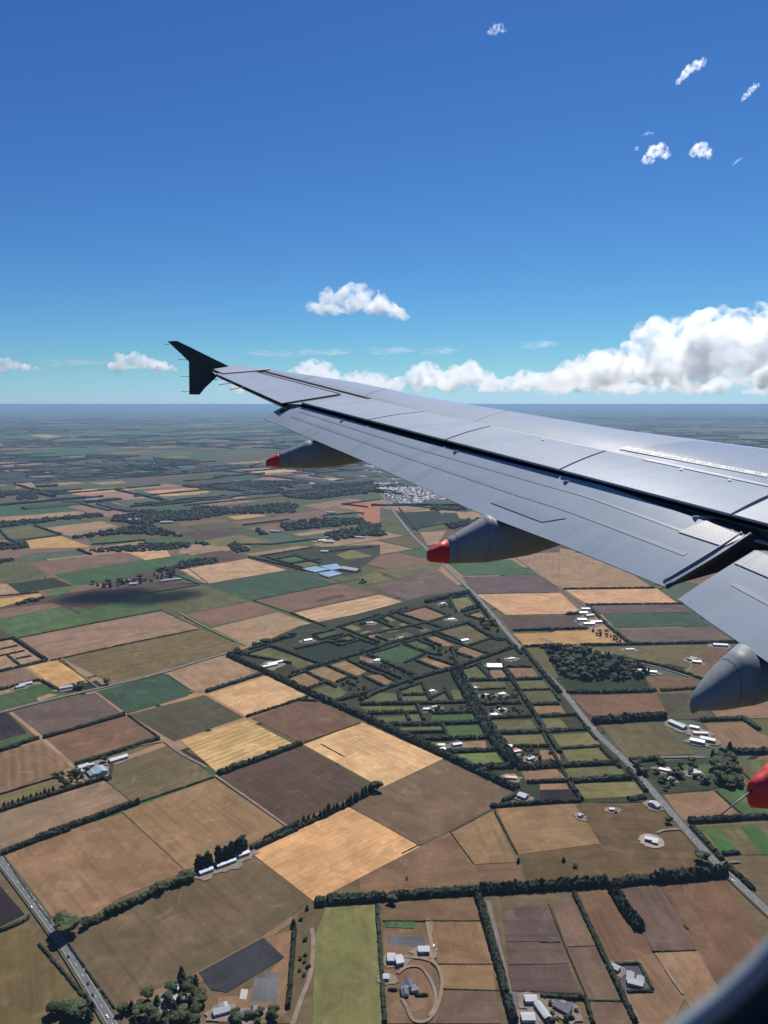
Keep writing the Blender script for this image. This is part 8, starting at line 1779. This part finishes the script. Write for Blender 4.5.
def reflection_bands(te, le, o0, o1):  # darker bands painted on for reflections along the curved flap
    for t, w, lf in ((.47,.045,.0035),(.76,.03,.0035)):
        rows = []
        for i in range(41):
            o = o0+(o1-o0)*i/40; a, b = pl(te, o), pl(le, o); f = a+(b-a)*t
            rows.append([P3(o, f-w/2, fz(o, f-w/2)+lf), P3(o, f+w/2, fz(o, f+w/2)+lf)])
        gridpart('reflection_band', rows, M_BAND_PLATE, False)
M_BAND_PLATE = paint('reflection_band_and_plate', (.265,.315,.365), .3, streak=.3)  # tone of the painted reflection bands, also used on the doubler plate
reflection_bands(FT, FL, 5.3, 11.2); reflection_bands(FT2, FL2, .2, 4.8)
# patches, rubbing plates
plate('doubler_plate', [(7.2,3.52),(6.55,3.78),(6.42,3.98),(7.08,3.72)], M_BAND_PLATE, .004, .003, fz, 6)
plate('rub_plate', [(5.55,4.62),(5.16,4.78),(5.13,4.97),(5.5,4.88)], M_METAL, .005, .004, fz, 6)
plate('rub_plate', [(4.96,4.72),(4.5,4.86),(4.5,5.04),(4.94,4.94)], M_METAL, .005, .004, fz, 6)
dots('rivets', [(5.22+.035*k, 4.80-.018*k+.04*j) for k in range(10) for j in range(4)], .004, M_INK, fz, .012)
dots('rivets', [(5.17, 4.2+.05*k) for k in range(14)], .004, M_INK, fz, .008)
dots('rivets', [(4.9, 4.72+.03*k) for k in range(8)]+[(4.85-.04*k, 4.78+.01*k) for k in range(8)], .004, M_INK, fz, .012)
# rubber bulb seal on the inner end of the outer flap
def tube(name, pts_, rad, mat, N=10, parent=None, taper=None):
    rows = []
    for i, p in enumerate(pts_):
        a = pts_[max(0,i-1)]; b = pts_[min(len(pts_)-1,i+1)]; d = (b-a).normalized(); s = d.cross(UP)
        s = s.normalized() if s.length > .01 else FF; t = s.cross(d); rr = rad*(taper[i] if taper else 1)
        rows.append([p+s*rr*math.cos(k*6.2832/N)+t*rr*math.sin(k*6.2832/N) for k in range(N)])
    return gridpart(name, rows, mat, True, True, parent, True)
tube('flap_end_seal', [P3(5.115-.03*math.sin(t*3.14), 4.17+.86*t, fz(5.14, 4.17+.86*t)+.005) for t in [i/14 for i in range(15)]], .020, M_SEAL_GAP)
tube('flap_end_seal', [P3(5.19-.02*math.sin(t*3.14), 4.20+.80*t, fz(5.19, 4.2+.8*t)+.004) for t in [i/14 for i in range(15)]], .010, M_METAL)
# shroud and rail in the cove above the flap nose
rows = []
for i in range(31):
    o = 1.0+(9.0-1.0)*i/30; f = pl(TE, o)-.05; z = zw(o, f)-.13
    rows.append([P3(o, f-.022, z-.02), P3(o, f-.022, z), P3(o, f+.022, z+.004), P3(o, f+.022, z-.02)])
gridpart('shroud_rail', rows, M_METAL, False, True)
for o in (6.9, 8.35, 10.35, 11.48, 5.6):
    f = pl(TE, o); tube('flap_hinge', [P3(o, f+.25, zw(o,f)-.12), P3(o, f+.02, zw(o,f)-.09), P3(o, f-.12, zf(o, f-.12)+.02)], .028, M_METAL if o != 11.48 else M_DARK)

# ---- flap track fairings
def fairing(oc, st, label_red, tip_f):
    prof = [(0,0),(.42,-.03),(.8,-.16),(1,-.42),(.92,-.7),(.55,-.92),(0,-1),(-.55,-.92),(-.92,-.7),(-1,-.42),(-.8,-.16),(-.42,-.03)]
    def ring(f, t, b, hw):
        te_, le_ = (FT, FL) if oc > 5.05 else (FT2, FL2)
        if f > pl(te_, oc): t = min(t, min(fz(oc, f), zw(oc, f)-.0 if f > pl(le_, oc) else 9)-.05)
        b = min(b, t-.1)
        return [P3(oc+hw*x, f, t+(t-b)*z) for x, z in prof]
    def interp(f):
        for a, b in zip(st, st[1:]):
            if a[0] <= f <= b[0]:
                u = (f-a[0])/(b[0]-a[0]); return tuple(a[k]+(b[k]-a[k])*u for k in range(4))
        return st[-1]
    fs = sorted(set([s[0] for s in st]+[st[0][0]+(st[-1][0]-st[0][0])*i/24 for i in range(25)]))
    for fj in (st[0][0]+.62, st[0][0]+.30):
        q_ = interp(fj); q2_ = interp(fj+.006); g = 1.008
        gridpart('fairing_joint', [ring(q_[0], q_[1]+.003, q_[2]-.003, q_[3]*g+.002), ring(q2_[0], q2_[1]+.003, q2_[2]-.003, q2_[3]*g+.002)], M_COVE_JOINT, True, True)
    if label_red:
        body = [f for f in fs if f > tip_f+.02]; tip = [f for f in fs if f < tip_f-.005]
        o = gridpart('flap_track_fairing', [ring(*interp(tip_f))]+[ring(*interp(f)) for f in body], M_FAIR, True, True, None, True)
        tp = gridpart('fairing_tip', [ring(*interp(f)) for f in tip]+[ring(*interp(tip_f))], M_RED, True, True, o, True)
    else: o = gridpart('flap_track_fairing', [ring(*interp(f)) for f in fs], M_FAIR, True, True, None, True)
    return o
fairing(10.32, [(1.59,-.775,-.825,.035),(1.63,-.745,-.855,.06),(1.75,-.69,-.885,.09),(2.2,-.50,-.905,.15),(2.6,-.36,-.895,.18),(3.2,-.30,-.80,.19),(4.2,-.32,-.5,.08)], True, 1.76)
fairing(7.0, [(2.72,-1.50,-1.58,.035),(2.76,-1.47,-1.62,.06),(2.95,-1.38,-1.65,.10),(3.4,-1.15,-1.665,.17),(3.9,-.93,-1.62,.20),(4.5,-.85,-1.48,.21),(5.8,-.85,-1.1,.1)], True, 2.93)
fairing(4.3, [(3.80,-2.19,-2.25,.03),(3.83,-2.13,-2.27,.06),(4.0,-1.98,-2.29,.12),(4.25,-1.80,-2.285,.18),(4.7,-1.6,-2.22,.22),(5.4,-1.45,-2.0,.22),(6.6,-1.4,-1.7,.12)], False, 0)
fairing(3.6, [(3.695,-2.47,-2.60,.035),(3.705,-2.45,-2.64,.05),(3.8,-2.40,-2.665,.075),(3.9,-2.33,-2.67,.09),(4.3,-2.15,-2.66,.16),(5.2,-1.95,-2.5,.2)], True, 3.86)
tube('discharge_wick', [P3(3.6,3.70,-2.52), P3(3.6,3.55,-2.60), P3(3.6,3.46,-2.65)], .006, M_INK, taper=[1,.8,.6])
tube('discharge_wick', [P3(10.32,1.6,-.78), P3(10.32,1.35,-.86)], .006, M_INK)

# ---- wingtip fence and wicks
def vplane(px, py, oc):
    x = (px-384)/740; yy = (512-py)/740; cp, sp = math.cos(PITCH), math.sin(PITCH); d = Vector((x, cp+yy*sp, -sp+yy*cp)); return oc/d.dot(OO), d
FENCE = [(-.5,0)]
def fence():
    out = [(167.7,341.3),(176.8,340.8),(190,347),(206,355),(228.5,366),(222,372),(214,379.5),(205,388),(199.5,394.7),(189.4,394.4),(189.2,378),(189,361.5),(182,354.5)]
    V, F = [], []; n = len(out)
    for s in (0, 1):
        for (a, b) in out:
            t, d = vplane(a, b, 14.78); p = d*t; V.append(p+OO*(.06*s))
    F = [tuple(range(n)), tuple(range(2*n-1, n-1, -1))]+[(i, (i+1)%n, n+(i+1)%n, n+i) for i in range(n)]
    o = part('wingtip_fence', V, F, M_NAVY, False)
    return o
fence()
for (a, b, c, d) in ((164,344,169,344.8),(178,359.4,189,360),(180.5,376.4,189,376.4),(181,391.3,189,391.6)):
    t, q = vplane(a, b, 14.8); t2, q2 = vplane(c, d, 14.8); tube('discharge_wick', [q2*t2, q*t], .005, M_INK, 6)
for (a, b, c, d, oc) in ((213.7,379.5,223.5,380,13.9),(219,384.8,233,382.9,13.5),(229.3,389.7,244,387.3,13.0)):
    t, q = vplane(a, b, oc); t2, q2 = vplane(c, d, oc); tube('discharge_wick', [q2*t2, q*t], .0065, M_INK, 6)

# ------------------------------------------------------------ cabin window surround
M_LIP = plain('window_lip', (.20,.24,.28), .5, var=.03)
M_GASK = plain('window_gasket', (.006,.007,.009), .6, var=.05)
M_TRIM = plain('window_trim', (.014,.022,.042), .5, var=.08, scale=20)
wf = empty('window_frame', (0, .22, 600), 'dark rounded cabin window surround at the bottom right corner of the view', 'window frame')
cx, cy, hw, hh = -.0816, .0597, .230, .235
def rr(grow, depth, rad=.14, N=16):
    out = []; w_, h_, r_ = hw+grow, hh+grow, rad+grow
    for qx, qy, a0 in ((1,1,0),(-1,1,90),(-1,-1,180),(1,-1,270)):
        for k in range(N+1):
            a = R(a0+90*k/N); out.append((cx+qx*(w_-r_)+r_*math.cos(a), cy+qy*(h_-r_)+r_*math.sin(a), depth))
    return out
cp, sp = math.cos(PITCH), math.sin(PITCH)
def win(name, rings, mat):
    V, F = [], []; n = len(rings[0])
    for rg in rings:
        for (x, y, d) in rg: V.append((x, cp*d+y*sp+.22*(cp-1), -sp*(d+.22)+y*cp))
    for i in range(len(rings)-1):
        for j in range(n): F.append((i*n+j, i*n+(j+1)%n, (i+1)*n+(j+1)%n, (i+1)*n+j))
    return link(name, mesh(name, V, F, True), mat, wf)
win('lip', [rr(0.002,.003), rr(.0018,.001), rr(.002,.0), rr(.0068,-.001), rr(.0070,.004)], M_LIP)
win('gasket', [rr(.0068,.004), rr(.010,.003), rr(.017,.002), rr(.0175,-.002)], M_GASK)
win('trim', [rr(.017,-.001), rr(.019,-.008), rr(.025,-.016), rr(.034,-.02)], M_TRIM)
win('gasket', [rr(.034,-.019), rr(.050,-.02), rr(.085,-.03)], M_GASK)

# ------------------------------------------------------------ haze
V, F = [], []; box(V, F, -149000, 149000, -19000, 149000, -1, 602.2)
m = bpy.data.materials.new('haze'); m.use_nodes = True; nt = m.node_tree; nt.nodes.clear()
out = nd(nt, 'ShaderNodeOutputMaterial'); pv = nd(nt, 'ShaderNodeVolumePrincipled')
pv.inputs['Color'].default_value = (.29,.47,.68,1); pv.inputs['Density'].default_value = HAZE = 3.1e-5; pv.inputs['Anisotropy'].default_value = .2
nt.links.new(pv.outputs[0], out.inputs['Volume'])
o = link('haze', mesh('haze', V, F), m); o['kind'] = 'stuff'

# ------------------------------------------------------------ light, sky, camera
EL, AZ = R(55), R(20)
w = bpy.data.worlds.new('World'); SC.world = w; w.use_nodes = True; nt = w.node_tree
sky = nd(nt, 'ShaderNodeTexSky'); sky.sky_type = 'NISHITA'; sky.sun_disc = False; sky.sun_elevation = EL; sky.sun_rotation = AZ
sky.altitude = 600; sky.air_density = 1.0; sky.dust_density = .1; sky.ozone_density = 5
# white balance of the clear southern air
wb = mixc(nt, 1.0, sky.outputs[0], (.62, .86, 1.06), 'MULTIPLY')
# deeper, more saturated blue overhead, as through very clean air
sp_ = nd(nt, 'ShaderNodeSeparateColor'); nt.links.new(wb, sp_.inputs[0]); K_ = .1025
r_ = math_(nt, 'MULTIPLY', math_(nt, 'POWER', math_(nt, 'MULTIPLY', sp_.outputs[0], K_), 1.30), .92/K_)
g_ = math_(nt, 'MULTIPLY', math_(nt, 'POWER', math_(nt, 'MULTIPLY', sp_.outputs[1], K_), 1.30), .925/K_)
b_ = math_(nt, 'SMOOTH_MAX', math_(nt, 'MULTIPLY', sp_.outputs[2], .79), math_(nt, 'MULTIPLY', g_, 1.22), .4)
cc_ = nd(nt, 'ShaderNodeCombineColor'); nt.links.new(r_, cc_.inputs[0]); nt.links.new(g_, cc_.inputs[1]); nt.links.new(b_, cc_.inputs[2])
nt.links.new(cc_.outputs[0], nt.nodes['Background'].inputs[0]); nt.nodes['Background'].inputs[1].default_value = .07
ld = bpy.data.lights.new('sun', 'SUN'); ld.energy = 4.3; ld.angle = R(.53); ld.color = (1,.95,.88)
so = bpy.data.objects.new('sun', ld); COL.objects.link(so)
sd = Vector((math.sin(AZ)*math.cos(EL), math.cos(AZ)*math.cos(EL), math.sin(EL)))
so.rotation_euler = sd.to_track_quat('Z', 'Y').to_euler(); so.location = (0, 0, 900)

cam = bpy.data.cameras.new('camera'); co = bpy.data.objects.new('camera', cam); COL.objects.link(co)
co.location = EYE; co.rotation_euler = (R(90)-PITCH, 0, 0)
cam.sensor_fit = 'VERTICAL'; cam.sensor_height = 36; cam.lens = 740/1024*36
cam.clip_start = .01; cam.clip_end = 400000
cam.dof.use_dof = True; cam.dof.focus_distance = 14; cam.dof.aperture_fstop = 6
SC.camera = co
SC.view_settings.view_transform = 'Standard'; SC.view_settings.look = 'None'; SC.view_settings.exposure = .55; SC.view_settings.gamma = 1
cy_ = SC.cycles
cy_.max_bounces = 12; cy_.diffuse_bounces = 2; cy_.glossy_bounces = 3; cy_.volume_bounces = 12; cy_.transparent_max_bounces = 16
cy_.use_denoising = True; cy_.denoiser = 'OPENIMAGEDENOISE'; cy_.use_adaptive_sampling = True; cy_.adaptive_threshold = .02
cy_.sample_clamp_indirect = 6
